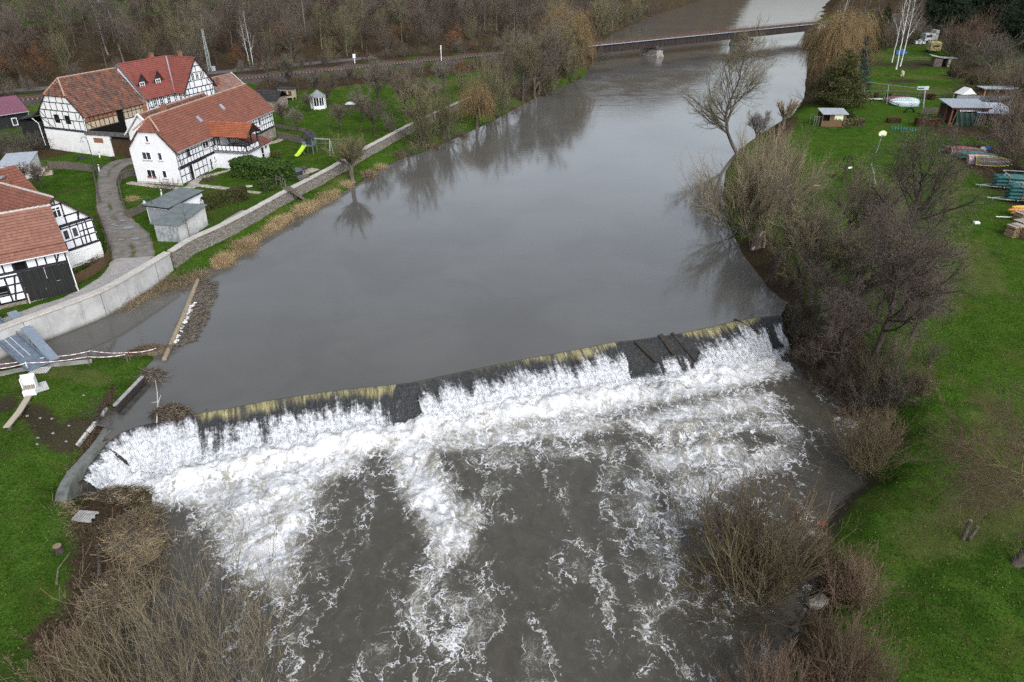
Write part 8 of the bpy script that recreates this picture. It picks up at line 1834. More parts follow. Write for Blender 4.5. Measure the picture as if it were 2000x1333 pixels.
m = MB(); [m.bar((x, -1.0, 0), (x, -1.0, 1.7), .05, .05, up=(1, 0, 0)) for x in (-3.3, -2.9, -2.5)]; m.bar((-3.3, -1.0, 1.7), (-2.0, -1.0, 1.7), .05, .05); m.bar((-3.3, 1.0, 0), (-3.3, 1.0, 1.7), .05, .05, up=(1, 0, 0)); m.bar((-3.3, -1, 1.7), (-3.3, 1, 1.7), .05, .05); m.build('side_frame', pm('green_grey_pipe', (.17, .2, .18), (.24, .27, .25)), T_)
# boats
def hull(L, Wd, D, keel_up=True, n=14, k=9, blunt=.7):
    """upturned boat shell: rows along the length"""
    V, F = [], []
    for i in range(n+1):
        u = i/n; w = Wd/2*(1-(abs(u-.42)/.58 if u > .42 else (.42-u)/.42*(1-blunt))**2.2) if u < 1 else .02; w = max(w, .03)
        for j in range(k+1): a = math.pi*j/k; V.append((u*L-L/2, -math.cos(a)*w, D*math.sin(a)**.6*(1-.35*max(0, u-.7)/.3)))
    for i in range(n):
        for j in range(k): F.append((i*(k+1)+j, i*(k+1)+j+1, (i+1)*(k+1)+j+1, (i+1)*(k+1)+j))
    F.append(tuple(range(k+1))); return V, F
def canoe_shell(L, Wd, D, n=16, k=8):
    V, F = [], []
    for i in range(n+1):
        u = i/n*2-1; w = Wd/2*max(.03, (1-abs(u)**2.4)); rise = .20*abs(u)**3
        for j in range(k): a = 2*math.pi*j/k; V.append((u*L/2, math.cos(a)*w, (math.sin(a)*.5+.5)*D*(1-.25*abs(u)**3)-rise*.5+.0))
    for i in range(n):
        for j in range(k): F.append((i*k+j, i*k+(j+1) % k, (i+1)*k+(j+1) % k, (i+1)*k+j))
    F += [tuple(range(k))[::-1], tuple(n*k+j for j in range(k))]; return V, F
def boat(label, p, ang, L, Wd, D, col, rim, tilt=0.0, strakes=3):
    T_ = thing('rowing_boat', label, 'boat', p, ang); T_.rotation_euler = (tilt, 0, ang); V, F = hull(L, Wd, D); m = MB(); m.faces(V, F); m.build('hull', col, T_, True)
    k = 10; m = MB(); n = 14
    for s in (0, 9):
        m.tube([Vector(V[i*k+s])+Vector((0, (-.03 if s == 0 else .03), .02)) for i in range(n+1)], .055, 6)
    m.tube([Vector(V[0*k+j]) for j in range(10)], .05, 6); m.build('rim', rim, T_)
    m = MB(); m.tube([Vector(V[i*k+4])*.5+Vector(V[i*k+5])*.5+Vector((0, 0, .03)) for i in range(n)], .035, 5)
    for s in (2, 7): m.tube([Vector(V[i*k+s])+Vector((0, 0, .03)) for i in range(1, n-1)], .025, 5)
    m.build('keel', rim, T_); return T_
def hullm(n, c1, c2, s=2): return pm(n, c1, c2, s, .55, .35, .15, (1, 3, 1))
HV, HO, HY, HW = hullm('worn_violet_hull', (.075, .058, .062), (.14, .115, .12)), hullm('orange_rim', (.50, .20, .085), (.60, .28, .14)), hullm('yellow_rim', (.46, .46, .045), (.58, .58, .09)), hullm('white_hull', (.46, .48, .50), (.62, .64, .66))
HR, HT, HP = hullm('dark_red_hull', (.16, .025, .03), (.23, .05, .05)), hullm('turquoise_rim', (.22, .58, .53), (.30, .66, .61)), hullm('lilac_hull', (.46, .36, .46), (.58, .48, .58))
CAN = hullm('teal_canoe', (.020, .090, .088), (.034, .125, .120)); CANL = hullm('light_teal_canoe', (.035, .14, .14), (.05, .18, .175)); YEL = hullm('yellow_kayak', (.60, .36, .06), (.70, .46, .10)); ORG = hullm('orange_kayak', (.62, .21, .05), (.70, .28, .08)); NAVY = hullm('navy_hull', (.035, .05, .09), (.06, .08, .13))
def canoe(label, p, ang, L=4.9, mat=None, group=None, Wd=.9, D=.46, name='canoe'):
    T_ = thing(name, label, 'canoe' if name == 'canoe' else 'kayak', p, ang, group); V, F = canoe_shell(L, Wd, D); m = MB(); m.faces(V, F); m.build('hull', mat or CAN, T_, True)
    m = MB(); m.tube([Vector((u*L/2, 0, D*(1-.25*abs(u)**3)-.1*abs(u)**3+.0)) for u in np.linspace(-.97, .97, 13)], .02, 5); m.build('keel_line', CANL if (mat or CAN) is CAN else (mat or CAN), T_); return T_
g0 = on_ground(1935, 322, 1.4); A0 = R(-14)
def rel(g, x, y, z=0): return g+np.array((x, y, z))
boat('big upturned rowing boat with worn violet bottom and yellow rim, nearest of the boat pile', rel(g0, .2, -.3, .35), A0, 5.3, 2.0, .75, HV, HY, .25); boat('upturned boat with orange rim leaning behind the yellow-rimmed boat', rel(g0, -.5, .6, .3), A0, 5.0, 1.7, .8, HP, HO, .5); boat('dark blue upturned boat at the back of the pile', rel(g0, -.3, 1.2, .3), A0, 4.9, 1.5, .7, NAVY, HO, .5)
for i, (x, y, z, lb) in enumerate([(-.6, 2.6, .1, 'teal canoe at the bottom of the pile behind the yellow-rimmed boat'), (-.1, 3.1, .1, 'second teal canoe of the low pile'), (-.2, 2.9, .5, 'teal canoe on top of the low pile'), (.1, 3.6, .45, 'light teal canoe at the back of the low pile'), (-1.0, 3.9, .1, 'teal canoe sticking out left below the orange-striped boat')]): canoe(lb, rel(g0, x, y, z), A0-.02, 5.0, CANL if 'light' in lb else CAN, 'teal canoes')
boat('upturned rowing boat with orange and white stripe at the back of the boat row', rel(g0, -.5, 5.2, .3), A0, 5.2, 1.9, .8, HV, HO, .3); boat('worn violet upturned boat furthest back beside the barrels', rel(g0, -.6, 6.2, .35), A0, 5.3, 1.8, .7, HV, HR, .1); canoe('teal canoe with its bow sticking out behind the back boat', rel(g0, -1.9, 6.6, .2), A0, 5.0, CAN, 'teal canoes')
p = rel(g0, 2.6, 6.8); T_ = thing('white_barrel', 'white round float beside the boat row', 'barrel', p); m = MB(); m.tube([(0, 0, 0), (0, 0, .2), (0, 0, .7), (0, 0, .9)], [.3, .45, .45, .25], 12); m.build('float', HW, T_, True); p = rel(g0, 3.6, 7.2); T_ = thing('blue_barrel', 'blue barrel at the end of the boat row', 'barrel', p); m = MB(); m.tube([(0, 0, 0), (0, 0, .45), (0, 0, .95)], [.33, .38, .33], 12); m.build('drum', pm('blue_plastic', (.03, .10, .34), (.05, .14, .42), 3, .4), T_, True)
driftlog('pile of black beams behind the boat row', [(1910, 275, .1), (1945, 266, .3)], .22, TIMBER, 1.4, 'beam_pile')
def trailer(label, g, ang, L=5.2):
    T_ = thing('boat_trailer', label, 'trailer', g, ang); gm = pm('galvanised_steel', (.24, .28, .26), (.34, .38, .36)); m = MB(); m.bar((-L/2-1.5, 0, .45), (-L/2, .5, .5), .09, .09); m.bar((-L/2-1.5, 0, .45), (-L/2, -.5, .5), .09, .09); m.bar((-L/2, .5, .5), (L/2, .5, .5), .09, .09); m.bar((-L/2, -.5, .5), (L/2, -.5, .5), .09, .09)
    for x in (-1.4, 1.4): m.bar((x, -1.1, .55), (x, 1.1, .55), .08, .08); m.bar((x, 0, .55), (x, 0, 2.3), .08, .08, up=(1, 0, 0)); m.bar((x, -1.1, 2.3), (x, 1.1, 2.3), .07, .07)
    m.bar((-1.4, 1.1, 2.3), (1.4, 1.1, 2.3), .07, .07); m.build('frame', gm, T_)
    m = MB(); m.tube([(-L/2-1.9, 0, .5), (-L/2-1.5, 0, .45)], [.08, .07], 8); m.tube([(-L/2-1.2, .0, .4), (-L/2-1.2, 0, .12)], .05, 6); m.build('coupling', gm, T_)
    for y in (-1.0, 1.0): m = MB(); m.tube([(0, y-.1, .32), (0, y+.1, .32)], .32, 14); w = m.build('wheel', pm('black_rubber', (.012, .012, .012), (.025, .025, .025), 4, .8), T_); m = MB(); m.tube([(0, y-.11, .32), (0, y+.11, .32)], .16, 10); m.build('rim', gm, w)
def stack(g, ang, n, cols, L=5.0, grp='teal canoes'):
    ca, sa = math.cos(ang), math.sin(ang); words = ('lowest', 'second', 'third', 'top')
    for ci, y in enumerate(cols):
        for k in range(n): yield ci, k, words[k], np.array((g[0]-sa*y, g[1]+ca*y, g[2]+.62+k*.46))
STRAP = pm('orange_strap', (.46, .17, .10), (.55, .24, .15), 4, .7)
for gi, (px, py, nm) in enumerate([(1976, 372, 'farther'), (2003, 398, 'nearer')]):
    g = on_ground(px, py, 1.4); an = R(-13); trailer('galvanised boat trailer loaded with teal canoes, the %s of two' % nm, g, an)
    for ci, k, wd_, p in stack(g, an, 4 if gi else 3, (-.5, .5)): canoe('teal canoe, %s in the %s column on the %s trailer' % (wd_, ('near', 'far')[ci], nm), p, an, 4.9, CAN, 'teal canoes')
    T_ = thing('load_strap', 'orange load straps round the canoes on the %s trailer' % nm, 'strap', g, an); h = .62+(4 if gi else 3)*.46+.04
    for x in (-1.0, 1.2): m = MB(); m.bar((x, -.98, .6), (x, -.85, h-.1), .14, .02, up=(1, 0, 0)); m.bar((x, -.85, h-.05), (x, .9, h-.05), .14, .02); m.build('strap', STRAP, T_)
g = on_ground(2012, 425, 1.4); an = R(-12)
for k, (mt, w) in enumerate(((YEL, 'lower yellow'), (ORG, 'middle orange'), (YEL, 'upper yellow'))): canoe('%s kayak in the stack before the wood pile' % w, rel(g, -.4*(k == 1), .1*k, .35+.32*k), an, 4.4, mt, None, .68, .34, 'kayak')
p = on_ground(1978, 430, 1.4); T_ = thing('kayak_trolley', 'empty small boat trolley with white drawbar below the kayaks', 'trolley', p, R(-10)); m = MB(); m.bar((-1.9, 0, .3), (1.2, 0, .35), .08, .08); m.bar((0.4, -.7, .3), (.4, .7, .3), .07, .07); m.build('frame', WFRAME, T_); [(lambda m: m.tube([(.4, y-.05, .2), (.4, y+.05, .2)], .2, 10).build('wheel', TIMBER, T_))(MB()) for y in (-.7, .7)]
# stacked firewood
CUT = pm('split_wood_ends', (.20, .135, .075), (.36, .26, .165), 9, .9, .15, .6); WOODTOP = pm('split_wood_top', (.36, .30, .24), (.55, .49, .42), 4, .9, .15, .5, (1, 4, 1))
def woodpile(label, px, py, lx, ly, h, ang, seed):
    p = on_ground(px, py, 1.4); T_ = thing('firewood_stack', label, 'wood stack', p, ang); rg = random.Random(seed); m = MB(); nz = int(h/.17)
    for k in range(nz):
        for i in range(int(lx/.2)):
            x = -lx/2+.1+i*.2+rg.uniform(-.03, .03); z = .1+k*.17+rg.uniform(-.02, .02); r = rg.uniform(.075, .105); y0 = -ly/2+rg.uniform(-.06, .06); y1 = ly/2+rg.uniform(-.06, .06); a0 = rg.uniform(0, 2)
            V = [(x+math.cos(a0+2.1*q)*r, y, z+math.sin(a0+2.1*q)*r) for y in (y0, y1) for q in range(3)]; m.faces(V, [(0, 1, 2), (5, 4, 3), (0, 3, 4, 1), (1, 4, 5, 2), (2, 5, 3, 0)], 1 if k == nz-1 else 0)
    tag(m.build('logs', [CUT, WOODTOP], T_), kind='stuff')
    return T_
woodpile('nearest stack of split firewood at the right edge', 1978, 462, 1.6, 1.1, 1.4, R(20), 1); woodpile('stack of split firewood behind the nearest one', 1992, 452, 1.7, 1.1, 1.4, R(20), 2); woodpile('stack of split firewood at the right picture edge', 2008, 467, 1.8, 1.1, 1.4, R(20), 3); woodpile('tall pale firewood stack behind the others', 2003, 432, 3.0, 1.2, 1.35, R(15), 4)
# boat shed with green tarpaulin
p = on_ground(1876, 242, 1.5); T_ = thing('boat_shed', 'open red-brown boat shed with corrugated grey roof and dark green tarpaulin front', 'shed', p, R(-3)); RB = pm('red_brown_posts', (.14, .048, .026), (.21, .08, .045), 3, .75)
for x, y in ((-3.0, -1.8), (3.0, -1.8), (-3.0, 2.6), (3.0, 2.6), (-3.0, .3)): bx((x-.12, y-.12, -.2), (x+.12, y+.12, 3.2), RB, 'post', T_)
bx((-3.1, 2.6, 0), (3.1, 2.7, 3.0), BOARDS_GREY, 'back_wall', T_); bx((2.95, -1.7, 0), (3.05, 2.6, 3.0), BOARDS_BROWN, 'side_wall', T_)
t = NT('corrugated_sheet'); w_ = t.node('ShaderNodeTexWave'); t.l.new(t.coord(), w_.inputs['Vector']); w_.inputs['Scale'].default_value = 1.1; w_.bands_direction = 'X'; c = t.mix(w_.outputs['Fac'], (.19, .21, .24), (.34, .36, .385)); t.bump(w_.outputs['Fac'], .8, .06); CORR = t.out(c, .5, .4)
m = MB(); m.faces([(-3.5, -2.3, 3.15), (3.4, -2.3, 3.15), (3.4, 3.1, 3.7), (-3.5, 3.1, 3.7), (-3.5, -2.3, 3.25), (3.4, -2.3, 3.25), (3.4, 3.1, 3.8), (-3.5, 3.1, 3.8)], [(3, 2, 1, 0), (4, 5, 6, 7), (0, 1, 5, 4), (1, 2, 6, 5), (2, 3, 7, 6), (3, 0, 4, 7)]); m.build('roof', CORR, T_)
m = MB(); m.bar((-3.5, -2.33, 3.1), (3.4, -2.33, 3.1), .05, .22); m.build('fascia', pm('dark_red_fascia', (.05, .018, .018), (.08, .03, .03)), T_); m = MB(); m.bar((2.3, -1.95, 0), (2.75, -1.9, 3.1), .14, .1, up=(0, 1, 0)); m.bar((-2.6, -1.95, 0), (-2.15, -1.9, 3.1), .14, .1, up=(0, 1, 0)); m.build('brace', HB, T_)
nx, nz = 22, 14; V = []
for j in range(nz+1):
    for i in range(nx+1): x = -2.2+4.4*i/nx; z = .1+2.55*j/nz; sag = .35*math.sin(math.pi*i/nx)*(j/nz)**3; V.append((x, -2.0-.22*math.sin(i*1.3+j*.35)*(1-j/nz*.6)-.25*(1-j/nz), z-sag))
m = MB(); m.faces(V, [(j*(nx+1)+i, j*(nx+1)+i+1, (j+1)*(nx+1)+i+1, (j+1)*(nx+1)+i) for j in range(nz) for i in range(nx)]); m.build('tarpaulin', pm('dark_green_tarp', (.010, .030, .022), (.020, .048, .036), 2, .45, .4), T_, True)
V, F = hull(3.6, 1.4, .5); m = MB(); m.faces([(x, y-1.2, z+2.5) for x, y, z in V], F); m.build('stored_boat', HW, T_, True)
p = on_ground(1922, 243, 1.5); T_ = thing('lean_to_roof', 'low lean-to with pale blue-grey sheet roof right of the boat shed', 'lean-to', p, R(-3)); m = MB(); m.faces([(-2.9, -2.0, 2.35), (4.2, -2.0, 2.1), (4.2, 4.0, 2.9), (-2.9, 4.0, 3.1), (-2.9, -2.0, 2.43), (4.2, -2.0, 2.18), (4.2, 4.0, 2.98), (-2.9, 4.0, 3.18)], [(3, 2, 1, 0), (4, 5, 6, 7), (0, 1, 5, 4), (1, 2, 6, 5), (2, 3, 7, 6), (3, 0, 4, 7)]); m.build('roof', pm('pale_blue_sheet', (.26, .30, .36), (.38, .42, .48), 1.2, .45), T_); [bx((x-.08, -1.9, -.2), (x+.08, -1.74, 2.3), BOARDS_GREY, 'post', T_) for x in (-2.7, -1.4, 3.9)]; bx((-2.8, 3.8, 0), (4.0, 3.9, 2.9), BOARDS_BLACK, 'back_wall', T_)
m = MB(); [m.bar((x, -2.05, 0), (x+.25, -1.95, 2.3), .06, .06, up=(0, 1, 0)) for x in (-2.5, -2.0)]; [m.bar((-2.47+.035*k, -2.03+.01*k, .3+.3*k), (-1.97+.035*k, -2.03+.01*k, .3+.3*k), .05, .05) for k in range(7)]; m.build('ladder', ZINC, T_)
p = on_ground(1880, 200, 1.5); T_ = thing('white_tent', 'white pointed canopy behind the boat shed', 'tent', p, .2); T_.scale = (.72, .72, .85); m = MB(); m.faces([(-2.3, -1.6, 2.0), (2.3, -1.6, 2.0), (2.3, 1.6, 2.0), (-2.3, 1.6, 2.0), (0.2, -1.3, 3.4), (0.2, 1.3, 3.4)], [(0, 1, 4), (2, 3, 5), (1, 2, 5, 4), (3, 0, 4, 5)]); m.build('canopy', pm('white_canvas', (.62, .62, .60), (.72, .72, .70), 2), T_); [bx((x-.05, y-.05, -.2), (x+.05, y+.05, 2.0), WFRAME, 'pole', T_) for x in (-2.2, 2.2) for y in (-1.5, 1.5)]
p = on_ground(1942, 196, 1.5); T_ = thing('open_shelter', 'open orange-brown timber shelter with flat grey roof behind the lean-to', 'shelter', p, R(-2)); bx((-3.2, 1.1, 0), (3.2, 1.2, 2.2), HB, 'back_wall', T_); [bx((x-.1, -1.1, -.2), (x+.1, -.9, 2.3), pm('orange_posts', (.36, .17, .06), (.44, .22, .09)), 'post', T_) for x in (-3, -.4, 3)]; m = MB(); m.bar((-3.6, 0, 2.45), (3.6, 0, 2.45), 3.0, .15); m.build('roof', pm('grey_sheet_roof', (.26, .28, .30)), T_); bx((-3.0, -1.0, 0), (3.0, -.95, .9), HB, 'panel', T_)
p = on_ground(1905, 214, 1.5); T_ = thing('grey_screen', 'long grey screen wall behind the lean-to roof', 'screen', p, R(-3)); bx((-4.2, -.05, 0), (6.5, .05, 2.6), pm('grey_panels', (.17, .18, .18), (.23, .24, .24), 1.5), 'panel', T_); [bx((x-.08, .05, 0), (x+.08, .2, 2.7), BOARDS_GREY, 'post', T_) for x in (-4, -1, 2, 5, 6.4)]
# boats on rack by the paddock
g = on_ground(1762, 206, 1.4); T_ = thing('boat_rack', 'low rack of steel trestles under the upturned boats by the paddock', 'rack', g); m = MB(); [m.bar((x, -1.6, .4), (x, 1.6, .4), .1, .1) for x in (-1.5, 1.2)]; [m.bar((x, y, -.1), (x, y, .4), .08, .08, up=(1, 0, 0)) for x in (-1.5, 1.2) for y in (-1.4, 1.4)]; m.build('trestle', STEELDK, T_)
boat('upturned white boat with turquoise rim on the rack by the paddock', rel(g, 0, -.6, .5), R(178), 5.2, 1.7, .75, HW, HT, -.6); boat('lilac and white upturned boat behind the turquoise-rimmed one', rel(g, .1, .7, .5), R(178), 5.0, 1.5, .8, HP, HW, -.5); boat('dark red upturned boat behind the white boats', rel(g, 0, 3.0, .35), R(178), 5.4, 1.9, .75, HV, HR, -.2)
p = on_ground(1776, 220, 1.4); T_ = thing('half_tyre', 'big black tractor tyre standing half buried in the lawn', 'tyre', p); m = MB(); m.tube([(-.85*math.cos(a), 0, .85*math.sin(a)) for a in np.linspace(-.15, 3.3, 15)], .2, 8); m.build('tyre', pm('black_rubber', (.012, .012, .012)), T_, True)
# swing frame and basketball goal
gp_ = pm('pale_green_pipe', (.16, .26, .21), (.22, .33, .27), 3, .5); a, b = on_ground(1682, 196, 1.4), on_ground(1797, 212, 1.4); T_ = thing('swing_frame', 'long pale green pipe swing frame with a signboard at its right end', 'swing frame'); za = 3.6; m = MB(); m.tube([a+(0, 0, za), b+(0, 0, za)], .06, 6); m.build('beam', gp_, T_)
for c, w in ((a, 0), (a*.6+b*.4, 1), (b, 2)): m = MB(); m.tube([c+(0, 0, za), c+(.15, -.9, -.1)], .07 if w < 2 else .11, 6); m.tube([c+(0, 0, za), c+(.25, 1.2, -.1)], .05, 6); m.build('leg', gp_ if w < 2 else ZINC, T_)
m = MB(); m.box(b+(-1.6, -.1, za-.1), b+(.6, .1, za+.55)); m.build('signboard', pm('grey_white_board', (.36, .40, .38), (.50, .54, .52), 4), T_); m = MB(); m.box(b+(-1.5, -.125, za+.05), b+(-.3, -.102, za+.3)); m.build('signboard_mark', pm('dark_green_print', (.03, .08, .06)), T_)
p = on_ground(1702, 197, 1.4); T_ = thing('long_trough', 'long white-edged trough bench under the swing frame', 'bench', p, R(-2)); bx((-3.4, -.2, .3), (3.4, .2, .42), WFRAME, 'seat', T_); [bx((x, -.15, -.1), (x+.1, .15, .3), BOARDS_GREY, 'leg', T_) for x in (-3.2, -1.2, 1, 3.1)]
p = on_ground(1711, 299, 1.3); h = top_z(p, 262)-p[2]; T_ = thing('basketball_goal', 'basketball goal with cream rounded backboard on a thin leaning pole', 'basketball goal', p); m = MB(); m.tube([(0, 0, -.2), (.25, 0, h)], .06, 8); m.build('pole', ZINC, T_); m = MB(); sh = [(-.6, -.1), (-.45, -.3), (.45, -.3), (.6, -.1), (.6, .2), (.38, .45), (0, .55), (-.38, .45), (-.6, .2)]; m.faces([(x+.25, y, z+h) for y in (-.08, -.13) for x, z in sh], [tuple(range(9)), tuple(range(9, 18))[::-1]]+[(i, (i+1) % 9, 9+(i+1) % 9, 9+i) for i in range(9)]); m.build('backboard', pm('cream_board', (.62, .64, .42)), T_); m = MB(); m.tube([(.25+.23*math.cos(a), -.4+.23*math.sin(a), h-.15) for a in np.linspace(0, 6.28, 13)], .02, 5); m.build('hoop', RUST, T_)
for i in range(9): x, y = 1742+5.6*i, 253+.55*i; p = on_ground(x, y, 1.4); o = thing('garden_pin', 'small blue-green plastic pin in the row on the lawn', 'pin', p, 0, 'blue-green pins on the lawn'); m = MB(); m.tube([(0, 0, 0), (0, 0, .25), (0, 0, .45), (0, 0, .6)], [.12, .15, .07, .09], 8); m.build('pin', pm('blue_green_plastic', (.03, .17, .19), (.05, .22, .25)), o)
# wooden climbing frame half hidden behind the bare tree
p = on_ground(1648, 352, 1.2); T_ = thing('climbing_frame', 'dark timber climbing tower with a pale rope ramp behind the bare meadow tree', 'climbing frame', p, .3); m = MB(); [m.bar((x*1.1, y*1.1, -.1), (x*.3, y*.3, 3.2), .14, .14, up=(1, 0, 0)) for x in (-1, 1) for y in (-1, 1)]; m.box((-.6, -.6, 1.7), (.6, .6, 1.8)); m.bar((.3, 0, 3.0), (2.4, -1.5, 2.6), .1, .1); m.bar((2.4, -1.5, 2.6), (2.4, -1.5, -.1), .1, .1, up=(1, 0, 0)); m.build('frame', TIMBER_BR, T_); m = MB(); m.tube([(2.5, -1.6, 2.5), (2.55, -2.4, 1.4), (2.5, -3.2, .1)], .07, 6); m.build('ramp', gp_, T_); bx((-.3, -.68, 1.8), (.3, -.62, 2.0), WFRAME, 'plate', T_)
p = on_ground(1596, 364, 1.2); T_ = thing('low_board', 'pale narrow board on the grass left of the climbing tower', 'board', p); bx((-.5, -.1, 0), (.5, .1, .15), BOARDS_PALE, 'board', T_)
p = on_ground(1907, 437, 1.3); T_ = thing('white_box', 'small white box lying alone on the meadow', 'box', p); bx((-.3, -.2, 0), (.3, .2, .22), WFRAME, 'box', T_)
# paddock: shelter, trailer, caravan, pony
p = on_ground(1839, 130, 1.6); T_ = thing('paddock_shelter', 'tumbledown paddock shelter with dark doorway and pale skewed roof', 'shelter', p, R(-8)); bx((-2.4, -.9, 0), (-.4, 1.6, 2.0), BOARDS_GREY, 'wall', T_); bx((1.0, -.9, 0), (1.6, 1.6, 2.0), BOARDS_PALE, 'wall', T_); bx((-.4, .2, 0), (1.0, 1.6, 2.0), DARK, 'doorway', T_); m = MB(); m.bar((-3.4, .4, 2.7), (0, .2, 2.1), 3.0, .12); m.bar((-.2, .3, 2.15), (3.2, .4, 2.05), 2.8, .12); m.build('roof', pm('lichen_sheets', (.24, .24, .22), (.36, .36, .33), 2), T_); m = MB(); m.bar((-2.6, -1.4, .1), (-1.2, -1.0, 1.3), .3, .06); m.build('leaning_board', HB, T_)
p = on_ground(1822, 103, 1.7); T_ = thing('yellow_trailer', 'pale yellow box trailer parked beyond the paddock shelter', 'trailer', p, R(-6)); YB = pm('pale_yellow_panel', (.38, .31, .13), (.48, .40, .19), 2, .6); bx((-1.5, -1.2, .6), (1.5, 1.6, 2.6), YB, 'body', T_); bx((-.9, -1.24, 1.7), (.9, -1.2, 2.1), GLASS, 'window', T_); m = MB(); m.faces([(-1.6, -1.3, 2.62), (1.6, -1.3, 2.62), (1.6, 1.7, 2.62), (-1.6, 1.7, 2.62), (-1.2, -.9, 3.0), (1.2, -.9, 3.0), (1.2, 1.3, 3.0), (-1.2, 1.3, 3.0)], [(4, 5, 6, 7), (0, 1, 5, 4), (1, 2, 6, 5), (2, 3, 7, 6), (3, 0, 4, 7)]); m.build('roof', YB, T_); [(lambda m: m.tube([(-1.3, y-.1, .4), (-1.3, y+.1, .4)], .4, 12).build('wheel', TIMBER, T_))(MB()) for y in (-1.1, 1.4)]
p = on_ground(1812, 82, 1.7); T_ = thing('caravan', 'white and grey caravan half hidden by brown bushes', 'caravan', p, R(10)); bx((-2.2, -1.2, .5), (1.2, 1.2, 2.6), HW, 'body', T_); bx((1.2, -1.2, .5), (2.4, 1.4, 3.6), pm('grey_white_panel', (.30, .31, .29), (.40, .41, .38), 2), 'front', T_); bx((-1.8, -1.24, 1.5), (.2, -1.2, 2.1), GLASS, 'window', T_); [(lambda m: m.tube([(x, -1.25, .4), (x, -1.0, .4)], .35, 12).build('wheel', TIMBER, T_))(MB()) for x in (-.6, .3)]
for x, y, lb, nm in ((1797, 86, 'pale heap of garden furniture left of the caravan', 'furniture_heap'), (1760, 106, 'blue tarpaulin bundle behind the paddock birches', 'blue_bundle')):
    p = on_ground(x, y, 1.7); mm = HW if 'pale' in lb else pm('blue_plastic', (.03, .10, .34)); T_ = thing(nm, lb, 'heap', p); m = MB(); [m.box((a-.5, -.4, 0), (a+.4, .5, hh)) for a, hh in ((-1.2, .9), (-.1, 1.3), (1.1, .7))]; m.build('heap', mm, T_)
p = on_ground(1690, 114, 1.7); T_ = thing('white_bucket', 'small white bucket at the paddock fence', 'bucket', p); m = MB(); m.tube([(0, 0, 0), (0, 0, .6)], [.25, .32], 10); m.build('bucket', HW, T_)
def skin_body(name, pts, edges, mat, parent, sub=2):
    me = bpy.data.meshes.new(name); me.from_pydata([q[0] for q in pts], edges, []); o = link(name, me, parent); s = o.modifiers.new('skin', 'SKIN')
    for v, q in zip(me.skin_vertices[0].data, pts): r = q[1]; v.radius = (r, r) if not hasattr(r, '__len__') else r
    me.skin_vertices[0].data[0].use_root = True; u = o.modifiers.new('sub', 'SUBSURF'); u.levels = u.render_levels = sub; me.materials.append(mat); return o
p = on_ground(1761, 150, 1.5); PH = thing('pony', 'cream-white pony seen from behind grazing in the paddock', 'pony', p, R(72))
B_ = [((0, 0, 1.02), (.34, .36)), ((.45, 0, 1.02), (.33, .36)), ((.85, 0, 1.0), (.28, .34)), ((-.42, 0, 1.06), (.32, .33)), ((-.62, 0, 1.0), (.24, .26)),
      ((1.1, 0, 1.12), (.18, .22)), ((1.35, 0, .95), (.13, .17)), ((1.55, .02, .62), (.12, .14)), ((1.66, .04, .38), (.085, .09)), ((1.74, .05, .2), (.065, .065)),
      ((-.5, .2, .8), (.17, .19)), ((-.42, .22, .56), (.10, .12)), ((-.60, .22, .34), (.055, .065)), ((-.58, .22, .1), (.05, .05)), ((-.52, .22, .02), (.07, .06)),
      ((-.5, -.2, .8), (.17, .19)), ((-.55, -.22, .56), (.10, .12)), ((-.76, -.22, .36), (.055, .065)), ((-.70, -.22, .1), (.05, .05)), ((-.64, -.22, .02), (.07, .06)),
      ((.8, .17, .72), (.11, .13)), ((.82, .18, .40), (.062, .07)), ((.80, .18, .1), (.045, .045)), ((.85, .18, .02), (.065, .06)), ((.8, -.17, .72), (.11, .13)), ((.72, -.18, .40), (.062, .07)), ((.66, -.18, .1), (.045, .045)), ((.71, -.18, .02), (.065, .06))]
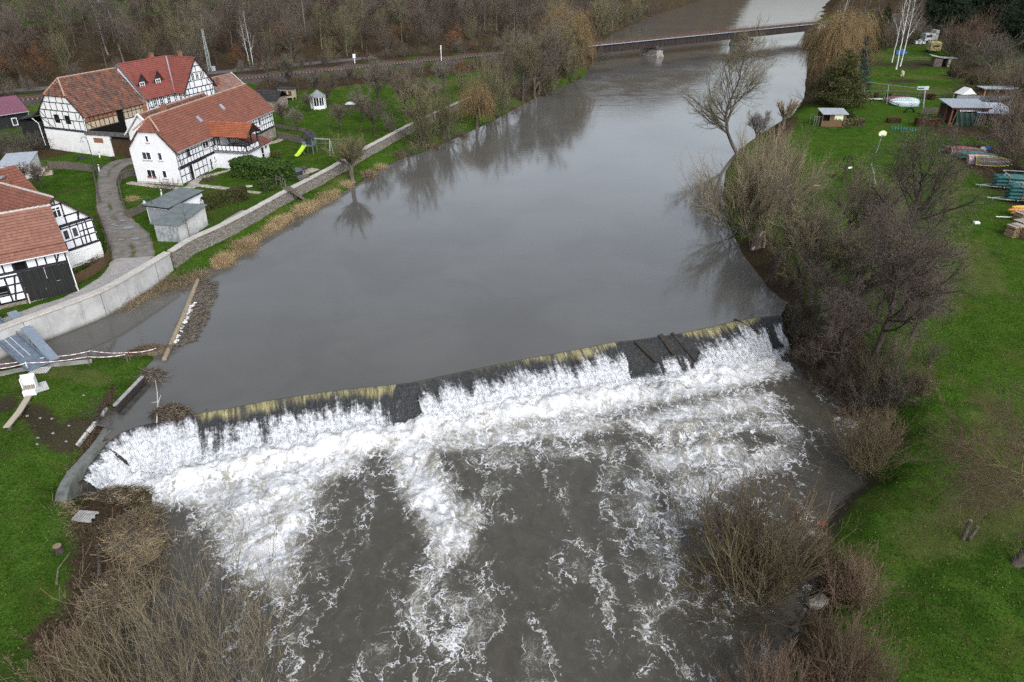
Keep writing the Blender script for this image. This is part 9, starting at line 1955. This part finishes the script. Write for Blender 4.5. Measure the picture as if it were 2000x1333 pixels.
E_ = [(0, 1), (1, 2), (0, 3), (3, 4), (2, 5), (5, 6), (6, 7), (7, 8), (8, 9), (3, 10), (10, 11), (11, 12), (12, 13), (13, 14), (3, 15), (15, 16), (16, 17), (17, 18), (18, 19), (2, 20), (20, 21), (21, 22), (22, 23), (2, 24), (24, 25), (25, 26), (26, 27)]
PONY = pm('cream_coat', (.52, .44, .35), (.64, .57, .48), 3, .85); skin_body('body', B_, E_, PONY, PH)
m = MB(); m.tube([(-.84, 0, 1.08), (-.95, 0, .9), (-.95, 0, .55), (-.90, 0, .35)], [.06, .10, .09, .03], 8); m.build('tail', pm('pale_hair', (.50, .42, .33), (.60, .52, .42), 6), PH, True); m = MB(); [m.bar((.95+.12*k, 0, 1.36-.06*k), (1.02+.12*k, .08, 1.20-.06*k), .1, .06) for k in range(5)]; m.build('mane', pm('pale_hair', (.50, .42, .33)), PH); [(lambda m: m.tube([(1.47, y, .78), (1.43, y*1.6, .93)], [.045, .012], 6).build('ear', PONY, PH))(MB()) for y in (-.07, .1)]
# hill hut
for x, y, lb in ((197, 22, 'small dark hut on the hillside meadow at the top left'), (278, 14, 'pale little shed on the hillside right of the dark hut')):
    p = on_ground(x, y, 11); T_ = thing('hill_hut', lb, 'hut', p, .3); dk = 'dark' in lb; bx((-1.8, -1.4, -.4), (1.8, 1.4, 2.2), BOARDS_GREY if dk else PLASTER_OLD, 'wall', T_); m = MB(); m.faces([(-2.2, -1.8, 2.1), (2.2, -1.8, 2.1), (2.2, 1.8, 2.1), (-2.2, 1.8, 2.1), (-2.2, 0, 3.1), (2.2, 0, 3.1)], [(0, 1, 5, 4), (2, 3, 4, 5), (1, 2, 5), (3, 0, 4)]); m.build('roof', ZINC if dk else BITUMEN, T_); bx((-.6, -1.44, 0), (.4, -1.4, 1.8), DARK, 'door', T_)
for i in range(26):                                              # molehills and leaf heaps are part of the meadow surface; loose litter stays countable
    x, y = random.uniform(20, 180), random.uniform(770, 870)
    if i < 9: rock('pebble', 'small pale stone on the worn grass by the plank bench', on_ground(x, y, .5)+(0, 0, .03), .10, 60+i, PALE_ROCK)['group'] = 'pale stones on the worn grass'
drop_unused()
